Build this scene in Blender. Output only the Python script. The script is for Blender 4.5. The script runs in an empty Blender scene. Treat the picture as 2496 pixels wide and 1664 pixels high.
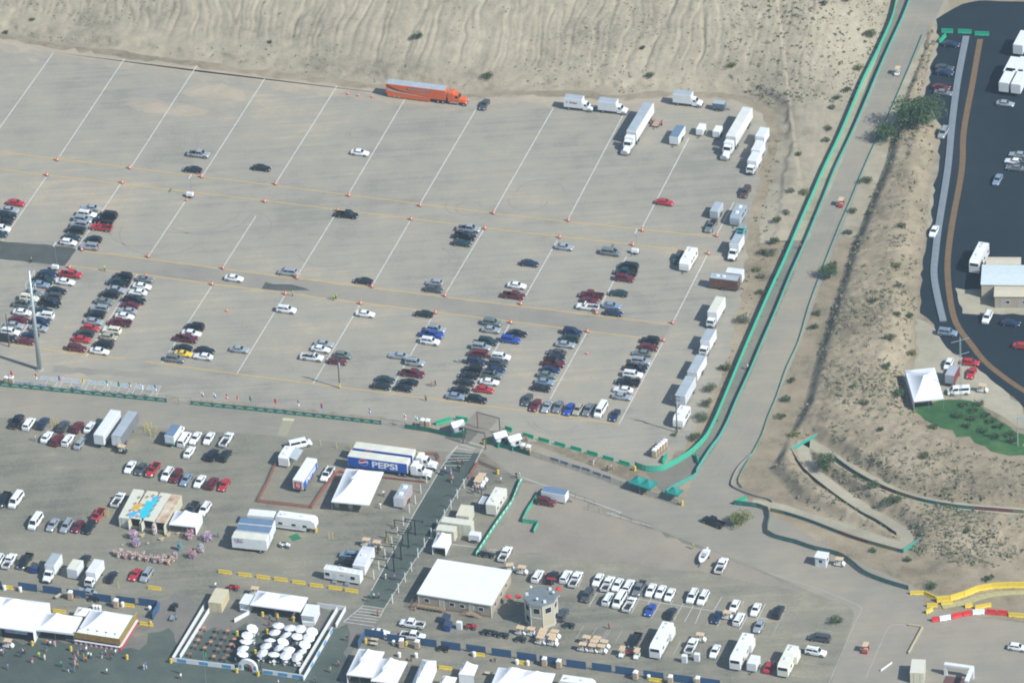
import bpy, bmesh, math, random
import numpy as np
from mathutils import Vector, Matrix
random.seed(7); rng = np.random.default_rng(7)
SC = bpy.context.scene
COL = SC.collection
PI = math.pi
R = math.radians

# ------------------------------------------------------------ camera, sky, sun, exposure
TH, RO, F, HC = R(33.18), R(3.45), 15395.0, 842.0     # depression, roll, focal length in photo pixels, height
fw = Vector((0, math.cos(TH), -math.sin(TH))); r0 = Vector((1, 0, 0)); u0 = r0.cross(fw)
rt = r0*math.cos(RO) - u0*math.sin(RO); up = r0*math.sin(RO) + u0*math.cos(RO)
YC = -HC/math.tan(TH)
cam = bpy.data.cameras.new('camera'); co = bpy.data.objects.new('camera', cam); COL.objects.link(co)
cam.sensor_width = 36; cam.lens = F/2496*36; cam.clip_start = 5; cam.clip_end = 20000
co.matrix_world = Matrix(((rt.x, up.x, -fw.x, 0), (rt.y, up.y, -fw.y, YC), (rt.z, up.z, -fw.z, HC), (0, 0, 0, 1)))
SC.camera = co
SUN_EL, SUN_AZ = R(42), R(-34.5)      # SUN_AZ: direction towards the sun in the ground plane, from +x
w = bpy.data.worlds.new('World'); SC.world = w; w.use_nodes = True
nt = w.node_tree; bg = nt.nodes['Background']; sk = nt.nodes.new('ShaderNodeTexSky')
sk.sky_type = 'NISHITA'; sk.sun_disc = False; sk.sun_elevation = SUN_EL; sk.sun_rotation = PI/2 - SUN_AZ
sk.air_density = 1.0; sk.dust_density = 0.6; sk.ozone_density = 1.6
nt.links.new(sk.outputs[0], bg.inputs[0]); bg.inputs[1].default_value = 0.085
sl = bpy.data.lights.new('sun', 'SUN'); sl.energy = 3.6; sl.angle = R(0.53); sl.color = (1.0, .985, .95)
so = bpy.data.objects.new('sun', sl); COL.objects.link(so); so.location = (0, 0, 500)
sd = Vector((math.cos(SUN_EL)*math.cos(SUN_AZ), math.cos(SUN_EL)*math.sin(SUN_AZ), math.sin(SUN_EL)))
so.rotation_euler = sd.to_track_quat('Z', 'Y').to_euler()
vs = SC.view_settings; vs.view_transform = 'Standard'; vs.look = 'None'; vs.exposure = 0.76; vs.gamma = 1.0; vs.use_curve_mapping = False
SC.cycles.max_bounces = 5; SC.cycles.diffuse_bounces = 2; SC.cycles.glossy_bounces = 2; SC.cycles.transparent_max_bounces = 8
SC.cycles.use_denoising = True; SC.cycles.volume_bounces = 0; SC.cycles.filter_width = 1.9

# ------------------------------------------------------------ survey: photo positions read off the ground plane
def G(q, z=0.0):
    d = fw + rt*((q[0]-1248)/F) - up*((q[1]-832)/F)
    t = (z-HC)/d.z
    return Vector((d.x*t, YC+d.y*t, z))
def T(r, c, x, y, z=0.0): return G((c*624+x*.265306, r*416+y*.265306), z)
def O(x, y, z=0.0): return G((x*1.061224, y*1.061224), z)
A_U = R(-18.9)                     # direction of the lot's yellow lines
A_V = A_U + PI/2                   # direction of the white stall lines
U = Vector((math.cos(A_U), math.sin(A_U), 0)); V = Vector((math.cos(A_V), math.sin(A_V), 0))
def ang(a, b): d = b-a; return math.atan2(d.y, d.x)

# ------------------------------------------------------------ materials
MATS = {}
def M(name, col, rough=.65, metal=0., coat=0., var=0., scale=1., bump=0., col2=None, alpha=1., spec=.5):
    if name in MATS: return MATS[name]
    m = bpy.data.materials.new(name); m.use_nodes = True; n = m.node_tree; b = n.nodes['Principled BSDF']
    b.inputs['Roughness'].default_value = rough; b.inputs['Metallic'].default_value = metal
    b.inputs['Coat Weight'].default_value = coat; b.inputs['Coat Roughness'].default_value = .08
    b.inputs['Specular IOR Level'].default_value = spec
    c = (*col, 1); b.inputs['Base Color'].default_value = c
    if var or col2 or bump:
        tc = n.nodes.new('ShaderNodeTexCoord'); nz = n.nodes.new('ShaderNodeTexNoise'); nz.inputs['Scale'].default_value = scale; nz.inputs['Detail'].default_value = 6; nz.inputs['Roughness'].default_value = .62
        n.links.new(tc.outputs['Object'], nz.inputs['Vector'])
        rp = n.nodes.new('ShaderNodeValToRGB'); rp.color_ramp.elements[0].position = .33; rp.color_ramp.elements[1].position = .67
        if col2 is None: a = [x*(1-var) for x in col]; d = [min(1, x*(1+var)) for x in col]
        else: a, d = col, col2
        rp.color_ramp.elements[0].color = (*a, 1); rp.color_ramp.elements[1].color = (*d, 1)
        n.links.new(nz.outputs['Fac'], rp.inputs['Fac']); n.links.new(rp.outputs['Color'], b.inputs['Base Color'])
        if bump:
            bp = n.nodes.new('ShaderNodeBump'); bp.inputs['Strength'].default_value = bump; bp.inputs['Distance'].default_value = .1
            n.links.new(nz.outputs['Fac'], bp.inputs['Height']); n.links.new(bp.outputs[0], b.inputs['Normal'])
    if alpha < 1:
        b.inputs['Alpha'].default_value = alpha
    MATS[name] = m; return m
def mesh_cloth(name, col, hole=.4, scale=60., col2=None, pscale=.35):
    """woven screen: strands with holes between them"""
    if name in MATS: return MATS[name]
    m = M(name, col, .8, var=.12, scale=.8)
    n = m.node_tree; b = n.nodes['Principled BSDF']
    tc = n.nodes.new('ShaderNodeTexCoord'); ck = n.nodes.new('ShaderNodeTexNoise'); ck.inputs['Scale'].default_value = scale
    n.links.new(tc.outputs['Object'], ck.inputs['Vector'])
    th = n.nodes.new('ShaderNodeMath'); th.operation = 'GREATER_THAN'; th.inputs[1].default_value = .5+.35*(hole-.5)
    n.links.new(ck.outputs['Fac'], th.inputs[0]); n.links.new(th.outputs[0], b.inputs['Alpha'])
    return m
def ground_mat(name, stops, tint=(1.06, .995, .965), big=.02, fine=1.2, mid=.15, rough=.92, bump=.25, streak=None, contrast=1.6):
    """weathered ground: three scales of noise blended through a colour ramp"""
    m = bpy.data.materials.new(name); m.use_nodes = True; n = m.node_tree; b = n.nodes['Principled BSDF']; L = n.links.new
    b.inputs['Roughness'].default_value = rough; b.inputs['Specular IOR Level'].default_value = .2
    tc = n.nodes.new('ShaderNodeTexCoord')
    def noise(s, det, vec=None):
        z = n.nodes.new('ShaderNodeTexNoise'); z.inputs['Scale'].default_value = s; z.inputs['Detail'].default_value = det; z.inputs['Roughness'].default_value = .6
        L(vec or tc.outputs['Object'], z.inputs['Vector']); return z.outputs['Fac']
    def math_(op, a, c):
        q = n.nodes.new('ShaderNodeMath'); q.operation = op
        for i, x in enumerate((a, c)):
            if isinstance(x, (int, float)): q.inputs[i].default_value = x
            else: L(x, q.inputs[i])
        return q.outputs[0]
    f = math_('ADD', math_('MULTIPLY', noise(big, 5), .9), math_('MULTIPLY', noise(mid, 6), .55))
    f = math_('ADD', f, math_('MULTIPLY', noise(fine, 5), .45))
    if streak:
        mp = n.nodes.new('ShaderNodeMapping'); mp.inputs['Rotation'].default_value = (0, 0, -streak[0]); mp.inputs['Scale'].default_value = (streak[1], streak[2], 1)
        L(tc.outputs['Object'], mp.inputs['Vector']); f = math_('ADD', f, math_('MULTIPLY', math_('SUBTRACT', noise(1., 5, mp.outputs[0]), .5), streak[3]))
    f = math_('ADD', math_('MULTIPLY', math_('SUBTRACT', f, .95), contrast), .5)
    rp = n.nodes.new('ShaderNodeValToRGB'); cr = rp.color_ramp
    while len(cr.elements) < len(stops): cr.elements.new(.5)
    for e, (p, c) in zip(cr.elements, stops): e.position = p; e.color = (*[a*b for a, b in zip(c, tint)], 1)
    L(f, rp.inputs['Fac']); L(rp.outputs['Color'], b.inputs['Base Color'])
    bp = n.nodes.new('ShaderNodeBump'); bp.inputs['Strength'].default_value = bump; bp.inputs['Distance'].default_value = .15
    L(noise(fine*3, 5), bp.inputs['Height']); L(bp.outputs[0], b.inputs['Normal'])
    MATS[name] = m; return m

# ------------------------------------------------------------ mesh helpers
class MB:
    def __init__(s): s.v = []; s.f = []; s.m = []
    def add(s, vs_, fs, m=0):
        n = len(s.v); s.v += [tuple(p) for p in vs_]; s.f += [tuple(i+n for i in f) for f in fs]; s.m += [m]*len(fs); return s
    def box(s, x0, x1, y0, y1, z0, z1, m=0): return s.fru((x0, x1, y0, y1), (x0, x1, y0, y1), z0, z1, m)
    def fru(s, a, b, z0, z1, m=0, tm=None):
        v = [(a[0], a[2], z0), (a[1], a[2], z0), (a[1], a[3], z0), (a[0], a[3], z0), (b[0], b[2], z1), (b[1], b[2], z1), (b[1], b[3], z1), (b[0], b[3], z1)]
        s.add(v, [(3, 2, 1, 0), (0, 1, 5, 4), (1, 2, 6, 5), (2, 3, 7, 6), (3, 0, 4, 7)], m); n = len(s.v)
        s.f.append((n-4, n-3, n-2, n-1)); s.m.append(m if tm is None else tm); return s
    def quad(s, *p, m=0): return s.add(p, [tuple(range(len(p)))], m)
    def cyl(s, p0, p1, r0_, r1_=None, n=8, m=0, caps=True):
        p0 = Vector(p0); p1 = Vector(p1); r1_ = r0_ if r1_ is None else r1_
        d = (p1-p0).normalized(); a = d.orthogonal().normalized(); b = d.cross(a)
        v = [p0+(a*math.cos(2*PI*i/n)+b*math.sin(2*PI*i/n))*r0_ for i in range(n)]+[p1+(a*math.cos(2*PI*i/n)+b*math.sin(2*PI*i/n))*r1_ for i in range(n)]
        fs = [(i, (i+1) % n, n+(i+1) % n, n+i) for i in range(n)]
        if caps: fs += [tuple(range(n))[::-1], tuple(range(n, 2*n))]
        return s.add(v, fs, m)
    def bar(s, p0, p1, wd, ht, m=0):
        p0 = Vector(p0); p1 = Vector(p1); d = (p1-p0).normalized(); a = d.cross(Vector((0, 0, 1)))
        a = a.normalized() if a.length > 1e-4 else Vector((1, 0, 0)); b = a.cross(d)
        v = [p+a*wd/2*i+b*ht/2*j for p in (p0, p1) for i, j in ((-1, -1), (1, -1), (1, 1), (-1, 1))]
        return s.add(v, [(0, 1, 2, 3), (7, 6, 5, 4), (0, 4, 5, 1), (1, 5, 6, 2), (2, 6, 7, 3), (3, 7, 4, 0)], m)
    def loft(s, rings, m=0, caps=True):
        n = len(rings[0]); v = [p for r_ in rings for p in r_]; fs = []
        for k in range(len(rings)-1):
            for i in range(n): fs.append((k*n+i, k*n+(i+1) % n, (k+1)*n+(i+1) % n, (k+1)*n+i))
        if caps: fs += [tuple(range(n))[::-1], tuple(range((len(rings)-1)*n, len(rings)*n))]
        return s.add(v, fs, m)
    def prism(s, pts, y0, y1, m=0):
        """profile of (x, z) points run from y0 to y1"""
        n = len(pts); v = [(x, y0, z) for x, z in pts]+[(x, y1, z) for x, z in pts]
        return s.add(v, [tuple(range(n)), tuple(range(n, 2*n))[::-1]]+[((i+1) % n, i, n+i, n+(i+1) % n) for i in range(n)], m)
    def mesh(s, name, mats, smooth=False):
        me = bpy.data.meshes.new(name); me.from_pydata(s.v, [], s.f)
        for x in mats: me.materials.append(x)
        if len(mats) > 1: me.polygons.foreach_set('material_index', s.m)
        if smooth: me.polygons.foreach_set('use_smooth', [True]*len(me.polygons))
        me.update(); return me
def obj(name, mb, mats=None, parent=None, loc=None, rz=0., smooth=False, link=True):
    if isinstance(mats, bpy.types.Material): mats = [mats]
    me = mb.mesh(name, mats, smooth) if isinstance(mb, MB) else mb
    o = bpy.data.objects.new(name, me)
    if link: COL.objects.link(o)
    if parent: o.parent = parent
    if loc is not None: o.location = loc
    if rz: o.rotation_euler = (0, 0, rz)
    return o
LABELS = {}
def tag(o, label, cat, group=None, kind=None):
    if label in LABELS and not group: print('DUPLICATE LABEL', label)
    LABELS[label] = 1
    if label: o['label'] = label
    if cat: o['category'] = cat
    if group: o['group'] = group
    if kind: o['kind'] = kind
    return o
def empty(name, loc=(0, 0, 0), rz=0., link=True):
    o = bpy.data.objects.new(name, None); o.location = loc; o.rotation_euler = (0, 0, rz); o.empty_display_size = .3
    if link: COL.objects.link(o)
    return o
def thing(name, label, cat, loc=(0, 0, 0), rz=0., group=None): return tag(empty(name, loc, rz), label, cat, group)
def copy_tree(o, loc=None, rz=None, parent=None, swap=None, scale=None):
    c = o.copy(); COL.objects.link(c); c.parent = parent
    if loc is not None: c.location = loc
    if rz is not None: c.rotation_euler = (0, 0, rz)
    if scale: c.scale = scale
    if swap:
        for s in c.material_slots:
            if s.material and s.material.name in swap: m = swap[s.material.name]; s.link = 'OBJECT'; s.material = m
    for ch in KIDS.get(o.name, ()): copy_tree(ch, parent=c, swap=swap)
    return c
KIDS = {}                          # patterns of things that repeat; they never enter the scene themselves
TPLS = []
def tpl(name): o = empty(name, link=False); TPLS.append(o); return o
def tpart(name, mb, mats, parent, smooth=False, loc=None, rz=0.):
    o = obj(name, mb, mats, None, loc, rz, smooth, link=False); KIDS.setdefault(parent.name, []).append(o); TPLS.append(o); return o
def put(t, label, cat, loc, rz=0., group=None, swap=None, name=None, scale=None):
    o = copy_tree(t, loc, rz, None, swap, scale)
    if name: o.name = name
    return tag(o, label, cat, group)
ORD = 'first second third fourth fifth sixth seventh eighth ninth tenth eleventh twelfth thirteenth fourteenth fifteenth sixteenth seventeenth eighteenth nineteenth twentieth'.split()
ORD += ['twenty-'+x for x in ORD[:9]]+['thirtieth']+['thirty-'+x for x in ORD[:9]]
def struct(name, mb, mats, parent=None, smooth=False):
    o = obj(name, mb, mats, parent, smooth=smooth); o['kind'] = 'structure'; return o
def text_mesh(s, size, mat, name='lettering', bold=.0, spacing=1.):
    cu = bpy.data.curves.new(name, 'FONT'); cu.body = s; cu.size = size; cu.align_x = 'CENTER'; cu.align_y = 'CENTER'; cu.offset = bold; cu.space_character = spacing; cu.resolution_u = 3; cu.extrude = .004
    o = bpy.data.objects.new(name, cu); COL.objects.link(o); dg = bpy.context.evaluated_depsgraph_get(); me = bpy.data.meshes.new_from_object(o.evaluated_get(dg))
    bpy.data.objects.remove(o); bpy.data.curves.remove(cu); me.name = name; me.materials.clear(); me.materials.append(mat); return me
def lettering(s, size, mat, parent, loc, face, bold=.0, shear=0., width=None, name='lettering', tilt=90.):
    """flat lettering standing upright, its front turned towards the local angle `face`"""
    me = text_mesh(s, size, mat, name, bold)
    if shear: me.transform(Matrix(((1, shear, 0, 0), (0, 1, 0, 0), (0, 0, 1, 0), (0, 0, 0, 1))))
    if width:
        xs = [v.co.x for v in me.vertices]; k = width/(max(xs)-min(xs)); me.transform(Matrix.Diagonal((k, 1, 1, 1)))
    me.transform(Matrix.Rotation(face+PI/2, 4, 'Z') @ Matrix.Rotation(R(tilt), 4, 'X'))
    return obj(name, me, None, parent, loc)
# ------------------------------------------------------------ lettering and figures that repeat, made while the scene is still empty
TEXTS = {}
_tm = text_mesh
for s_ in ('RELIABLE', 'Carriers, Inc.', 'Budget', 'PEPSI', 'G', 'YRC'): TEXTS[s_] = {b_: _tm(s_, 1.0, None, 'lettering', b_) for b_ in (0., .03, .06)}
def text_mesh(s, size, mat, name='lettering', bold=0., spacing=1.):
    k = min((0., .03, .06), key=lambda q: abs(q-bold/max(size, .1))); me = TEXTS[s][k].copy(); me.transform(Matrix.Diagonal((size, size, 1, 1))); me.materials.clear(); me.materials.append(mat); return me
def figure(pose):
    """one continuous body grown over a joint skeleton, facing +x; returns body, shirt, trousers, shoes and hair meshes"""
    f = {'stand': 0, 'walk': 1, 'reach': 2}[pose]; sw = .22 if f == 1 else .03
    P = {'pelvis': (0, 0, .95, .125), 'waist': (0, 0, 1.1, .115), 'chest': (.01, 0, 1.32, .14), 'neck': (.01, 0, 1.49, .055), 'jaw': (.03, 0, 1.57, .075), 'skull': (.015, 0, 1.66, .088), 'top': (.01, 0, 1.73, .06), 'nose': (.125, 0, 1.625, .016)}
    E_ = [('pelvis', 'waist'), ('waist', 'chest'), ('chest', 'neck'), ('neck', 'jaw'), ('jaw', 'skull'), ('skull', 'top'), ('skull', 'nose')]
    for s, n in ((1, 'l'), (-1, 'r')):
        k = sw*s; ar = (.38, 1.12) if f == 2 else (-k*.9+.05, .88)
        P.update({n+'sh': (.0, .19*s, 1.41, .062), n+'el': (-k*.35 if f != 2 else .12, .25*s, 1.14, .046), n+'wr': (ar[0], .25*s, ar[1], .033), n+'pa': (ar[0]+.03, .25*s, ar[1]-.09, .034), n+'f1': (ar[0]+.06, .262*s, ar[1]-.17, .011), n+'f2': (ar[0]+.05, .242*s, ar[1]-.18, .011), n+'f3': (ar[0]+.035, .225*s, ar[1]-.16, .01), n+'th': (ar[0]+.09, .23*s, ar[1]-.1, .012),
            n+'hi': (0, .095*s, .9, .095), n+'kn': (k*.75+.03, .105*s, .5, .062), n+'an': (k*1.15-.02, .105*s, .1, .042), n+'to': (k*1.15+.14, .12*s, .045, .036)})
        E_ += [('chest', n+'sh'), (n+'sh', n+'el'), (n+'el', n+'wr'), (n+'wr', n+'pa'), (n+'pa', n+'f1'), (n+'pa', n+'f2'), (n+'pa', n+'f3'), (n+'wr', n+'th'), ('pelvis', n+'hi'), (n+'hi', n+'kn'), (n+'kn', n+'an'), (n+'an', n+'to')]
    bm = bmesh.new(); lay = bm.verts.layers.skin.verify(); V_ = {}
    for n, (x, y, z, r_) in P.items(): v = bm.verts.new((x, y, z)); v[lay].radius = (r_, r_*(1.25 if n in ('chest', 'pelvis', 'waist') else 1)); V_[n] = v
    V_['pelvis'][lay].use_root = True
    for a, b in E_: bm.edges.new((V_[a], V_[b]))
    me = bpy.data.meshes.new('body'); bm.to_mesh(me); bm.free(); o = bpy.data.objects.new('body', me); COL.objects.link(o); o.modifiers.new('Skin', 'SKIN').use_smooth_shade = True; sb = o.modifiers.new('Sub', 'SUBSURF'); sb.levels = sb.render_levels = 1
    dg = bpy.context.evaluated_depsgraph_get(); body = bpy.data.meshes.new_from_object(o.evaluated_get(dg)); bpy.data.objects.remove(o)
    body.name = 'body'
    def cover(test, off, name):
        b2 = bmesh.new(); b2.from_mesh(body); b2.normal_update()
        bmesh.ops.delete(b2, geom=[q for q in b2.faces if not test(q.calc_center_median())], context='FACES')
        for v in b2.verts: v.co += v.normal*off
        m2 = bpy.data.meshes.new(name); b2.to_mesh(m2); b2.free(); return m2
    arm = lambda c: abs(c.y) > .2 and c.z > .68
    return dict(body=body, shirt=cover(lambda c: .92 < c.z < 1.49 and not (arm(c) and (c.z < 1.16 if f != 2 else c.x > .16)), .018, 'shirt'), trousers=cover(lambda c: .1 < c.z <= 1.03 and not arm(c), .014, 'trousers'), shoes=cover(lambda c: c.z <= .11, .012, 'shoes'), hair=cover(lambda c: c.z > 1.69 or (c.z > 1.56 and c.x < -.01 and abs(c.y) < .15), .014, 'hair'))
FIGS = {k: figure(k) for k in ('stand', 'walk', 'reach')}
# ============================================================ ground, roads, markings
SAND = [(.25, (.2, .185, .14)), (.42, (.3, .27, .2)), (.6, (.36, .325, .24)), (.8, (.43, .39, .3))]
M_SAND = ground_mat('desert sand', SAND, (.78, .725, .665), big=.03, mid=.25, fine=2.2, bump=.5)
M_HILL = ground_mat('hillside soil', [(.22, (.2, .185, .145)), (.42, (.3, .28, .215)), (.6, (.36, .335, .255)), (.8, (.43, .4, .31))], (.96, .91, .86), big=.035, mid=.3, fine=2.5, bump=.5, contrast=1.2)
M_LOT = ground_mat('worn lot asphalt', [(.2, (.215, .22, .19)), (.45, (.265, .265, .222)), (.65, (.285, .28, .228)), (.9, (.36, .325, .245))], big=.022, mid=.14, fine=1.6, bump=.2, streak=(A_U+R(8), .03, .6, .6))
M_ROAD = ground_mat('road asphalt', [(.2, (.2, .205, .175)), (.5, (.24, .235, .195)), (.8, (.28, .265, .21))], big=.02, mid=.15, fine=2, bump=.15, streak=(A_U+R(6), .02, .8, .35))
M_LOW = ground_mat('lower lot asphalt', [(.18, (.105, .108, .093)), (.45, (.15, .148, .122)), (.65, (.165, .16, .13)), (.88, (.21, .195, .155))], (1.34, 1.3, 1.21), big=.022, mid=.13, fine=1.5, bump=.25, streak=(A_U+R(6), .03, .4, .5), contrast=1.9)
M_DARK = ground_mat('dark asphalt', [(.2, (.05, .062, .062)), (.5, (.068, .08, .078)), (.8, (.092, .1, .094))], (1.12, 1.2, 1.04), big=.03, mid=.2, fine=2, bump=.15)
M_TAR = ground_mat('fresh tar', [(.2, (.05, .066, .064)), (.5, (.07, .084, .08)), (.8, (.1, .11, .1))], big=.05, mid=.3, fine=2, bump=.15)
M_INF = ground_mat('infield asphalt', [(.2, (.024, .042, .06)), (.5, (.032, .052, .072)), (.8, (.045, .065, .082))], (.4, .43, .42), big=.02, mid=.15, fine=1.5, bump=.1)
M_PATH = ground_mat('packed path', tint=(.93, .94, .89), stops=[(.2, (.29, .265, .21)), (.5, (.35, .32, .25)), (.8, (.41, .37, .29))], big=.05, mid=.3, fine=2, bump=.2)
M_GRASS = ground_mat('lawn', [(.2, (.02, .075, .03)), (.5, (.035, .11, .04)), (.8, (.07, .15, .06))], (1.35, 1.1, 1.05), big=.06, mid=.4, fine=3, bump=.5)
M_SEAL0 = ground_mat('lane asphalt', [(.2, (.13, .135, .118)), (.5, (.165, .165, .14)), (.8, (.2, .195, .16))], big=.03, mid=.2, fine=1.5)
LINEW = M('road paint white', (.62, .63, .6), .8, col2=(.4, .4, .36), scale=1.2)
LINEY = M('road paint yellow', (.56, .34, .06), .8, col2=(.44, .3, .1), scale=.8)
LINEF = M('faded yellow paint', (.3, .25, .14), .8, col2=(.25, .235, .17), scale=.8)
def jag(pts, amp=.6, step=2.5, seed=1, close=True):
    """polygon edge broken up the way dust creeps over paving"""
    rd = random.Random(seed); out = []
    for i in range(len(pts) if close else len(pts)-1):
        a, b = pts[i], pts[(i+1) % len(pts)]; n = max(1, int((b-a).length/step)); d = (b-a); nn = Vector((-d.y, d.x, 0)).normalized() if d.length else Vector((0, 1, 0))
        for k in range(n): out.append(a+d*(k/n)+nn*rd.gauss(0, amp)*(1 if n > 1 else 0))
    return out
def sheet(name, pts, z, mat, amp=0., seed=1, parent=None):
    if amp: pts = jag(pts, amp, 2.2, seed)
    return struct(name, MB().add([(p.x, p.y, z) for p in pts], [tuple(range(len(pts)))]), [mat], parent)
def strip(name, pts, wd, z, mat, parent=None, kind=True):
    """ribbon along a line of ground points"""
    mb = MB(); v = []
    for i, p in enumerate(pts):
        d = (pts[min(i+1, len(pts)-1)]-pts[max(i-1, 0)]).normalized(); n = Vector((-d.y, d.x, 0))*wd/2
        v += [(p.x+n.x, p.y+n.y, z), (p.x-n.x, p.y-n.y, z)]
    mb.add(v, [(2*i, 2*i+1, 2*i+3, 2*i+2) for i in range(len(pts)-1)])
    o = obj(name, mb, [mat], parent); o['kind'] = 'structure'; return o
def smooth_line(pts, n=6):
    out = []
    for i in range(len(pts)-1):
        p0, p1, p2, p3 = pts[max(i-1, 0)], pts[i], pts[i+1], pts[min(i+2, len(pts)-1)]
        for k in range(n):
            t_ = k/n; out.append(.5*((2*p1)+(p2-p0)*t_+(2*p0-5*p1+4*p2-p3)*t_*t_+(3*p1-p0-3*p2+p3)*t_**3))
    return out+[pts[-1]]
struct('ground', MB().add([(-9000, -3000, -.03), (9000, -3000, -.03), (9000, 15000, -.03), (-9000, 15000, -.03)], [(0, 1, 2, 3)]), [M_SAND])
TOPE = [(-220, 66), (0, 92), (110, 109), (300, 137), (450, 156), (620, 178), (780, 197), (890, 210), (1100, 228), (1200, 222), (1290, 222), (1400, 232), (1540, 222), (1700, 232), (1752, 262), (1762, 330), (1740, 420), (1722, 520), (1708, 640), (1690, 740), (1665, 840), (1632, 920), (1600, 980), (1570, 1030), (1530, 1062)]
lot = sheet('parking_lot', [O(*p) for p in TOPE]+[O(1480, 1076), O(1380, 1052), O(1200, 1003), O(1120, 990), O(1000, 974), O(700, 940), O(400, 916), O(0, 888), O(-220, 868)], 0.0, M_LOT, .55, 3)
ROADL = [(1570, 1150), (1600, 1085), (1650, 1015), (1700, 915), (1766, 765), (1852, 565), (1952, 330), (2052, 85), (2100, -60)]
ROADR = [(2200, -60), (2142, 55), (2085, 165), (2000, 355), (1945, 500), (1890, 640), (1850, 755), (1820, 830), (1740, 1010), (1692, 1085), (1690, 1110), (1712, 1140), (1800, 1195), (1960, 1285), (2110, 1352), (2150, 1400), (2440, 1440)]
low = sheet('lower_lot', [O(-220, 945), O(600, 985), O(1050, 1015), O(1200, 1100), O(1500, 1200), O(1960, 1380), O(2460, 1440), O(2460, 1700), O(-220, 1700)], -.008, M_LOW)
road = sheet('road', [O(-220, 872), O(0, 891), O(400, 919), O(700, 943), O(1000, 977), O(1120, 994), O(1200, 1010), O(1430, 1098)]+smooth_line([O(*p) for p in ROADL], 4)+smooth_line([O(*p) for p in ROADR], 4)+[O(2460, 1700), O(1860, 1700), O(1935, 1500), O(1962, 1412), O(1955, 1392), O(1880, 1366), O(1700, 1288), O(1500, 1212), O(1300, 1127), O(1190, 1100), O(1110, 1040), O(1000, 1036), O(650, 1004), O(600, 998), O(0, 958), O(-220, 945)], 0.004, M_ROAD)
sheet('sandy_corner_lot', [O(1200, 1105), O(1300, 1130), O(1500, 1215), O(1700, 1292), O(1850, 1362), O(1700, 1330), O(1500, 1300), O(1330, 1285), O(1190, 1270), O(1110, 1275), O(1195, 1120)], .001, ground_mat('dusty asphalt', [(.2, (.2, .19, .16)), (.5, (.235, .222, .182)), (.8, (.275, .252, .2))], big=.03, mid=.15, fine=1.5), .5, 9)
wk = sheet('walkway', [T(2, 1, 1830, 1000), T(2, 1, 2060, 1030), T(2, 1, 1950, 1220), T(2, 1, 1740, 1568), T(3, 1, 1740, 0), T(3, 1, 1180, 880), T(3, 1, 985, 850), T(3, 1, 1060, 720), T(3, 1, 1460, 0), T(2, 1, 1710, 1145)], .008, M_DARK)
sheet('plaza_asphalt', [O(-60, 1462), O(150, 1475), O(320, 1492), O(350, 1460), O(392, 1440), O(420, 1500), O(450, 1455), O(560, 1440), O(700, 1460), O(740, 1450), O(800, 1432), O(800, 1470), O(780, 1540), O(780, 1640), O(-60, 1640)], .003, M_DARK, .8, 5)
M_WORN = ground_mat('worn asphalt', [(.2, (.11, .12, .112)), (.5, (.145, .15, .135)), (.8, (.18, .178, .155))], big=.03, mid=.2, fine=1.5)
sheet('worn_paving', [O(-60, 1420), O(120, 1440), O(335, 1455), O(350, 1400), O(400, 1360), O(560, 1400), O(640, 1390), O(745, 1395), O(815, 1400), O(870, 1430), O(810, 1500), O(800, 1640), O(-60, 1640)], -.002, M_WORN, .9, 15)
INF = [T(0, 3, 2700, 0), T(0, 3, 2352, 14), T(0, 3, 1950, 10), T(0, 3, 1780, 40), T(0, 3, 1650, 100), T(0, 3, 1540, 180), T(0, 3, 1575, 380), T(0, 3, 1500, 580), T(0, 3, 1480, 760), T(0, 3, 1430, 880), T(0, 3, 1590, 1180), T(0, 3, 1555, 1568), T(1, 3, 1490, 500), T(1, 3, 1425, 800), T(1, 3, 1400, 1100), T(1, 3, 1415, 1300), T(1, 3, 1510, 1410), T(1, 3, 1600, 1568), T(2, 3, 1700, 110), T(2, 3, 1850, 180), T(2, 3, 2352, 600), T(2, 3, 2700, 850)]
infield = sheet('infield_road', INF, .006, M_INF, .25, 8)
sheet('infield_apron', [T(1, 3, 1350, 1350), T(1, 3, 1510, 1420), T(1, 3, 1600, 1568), T(2, 3, 1700, 110), T(2, 3, 1850, 180), T(2, 3, 2352, 600), T(2, 3, 2352, 820), T(2, 3, 1980, 600), T(2, 3, 1760, 530), T(2, 3, 1340, 570), T(2, 3, 1300, 300), T(2, 3, 1390, 120)], .002, M_PATH, .5, 4)
sheet('infield_yard', [T(1, 3, 1720, 1080), T(1, 3, 2700, 1100), T(1, 3, 2700, 1330), T(1, 3, 1790, 1310)], .01, M_PATH, .3, 6)
sheet('lawn', [T(2, 3, 1340, 580), T(2, 3, 1500, 552), T(2, 3, 1760, 530), T(2, 3, 1870, 545), T(2, 3, 1960, 590), T(2, 3, 2290, 820), T(2, 3, 2420, 900), T(2, 3, 2420, 1060), T(2, 3, 2230, 1045), T(2, 3, 2050, 1010), T(2, 3, 1830, 890), T(2, 3, 1600, 800), T(2, 3, 1450, 720), T(2, 3, 1340, 640)], .005, M_GRASS, .7, 2)
strip('infield_edge_line', smooth_line([T(0, 3, 1950, 360), T(0, 3, 1880, 760), T(0, 3, 1800, 1200), T(1, 3, 1780, 0), T(1, 3, 1690, 500), T(1, 3, 1650, 850), T(1, 3, 1670, 1150), T(1, 3, 1730, 1400), T(2, 3, 1870, 30), T(2, 3, 2000, 190), T(2, 3, 2200, 350), T(2, 3, 2400, 480)]), 1.5, .012, M('ochre road paint', (.15, .095, .045), .8, var=.15, scale=.6), infield)
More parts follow.
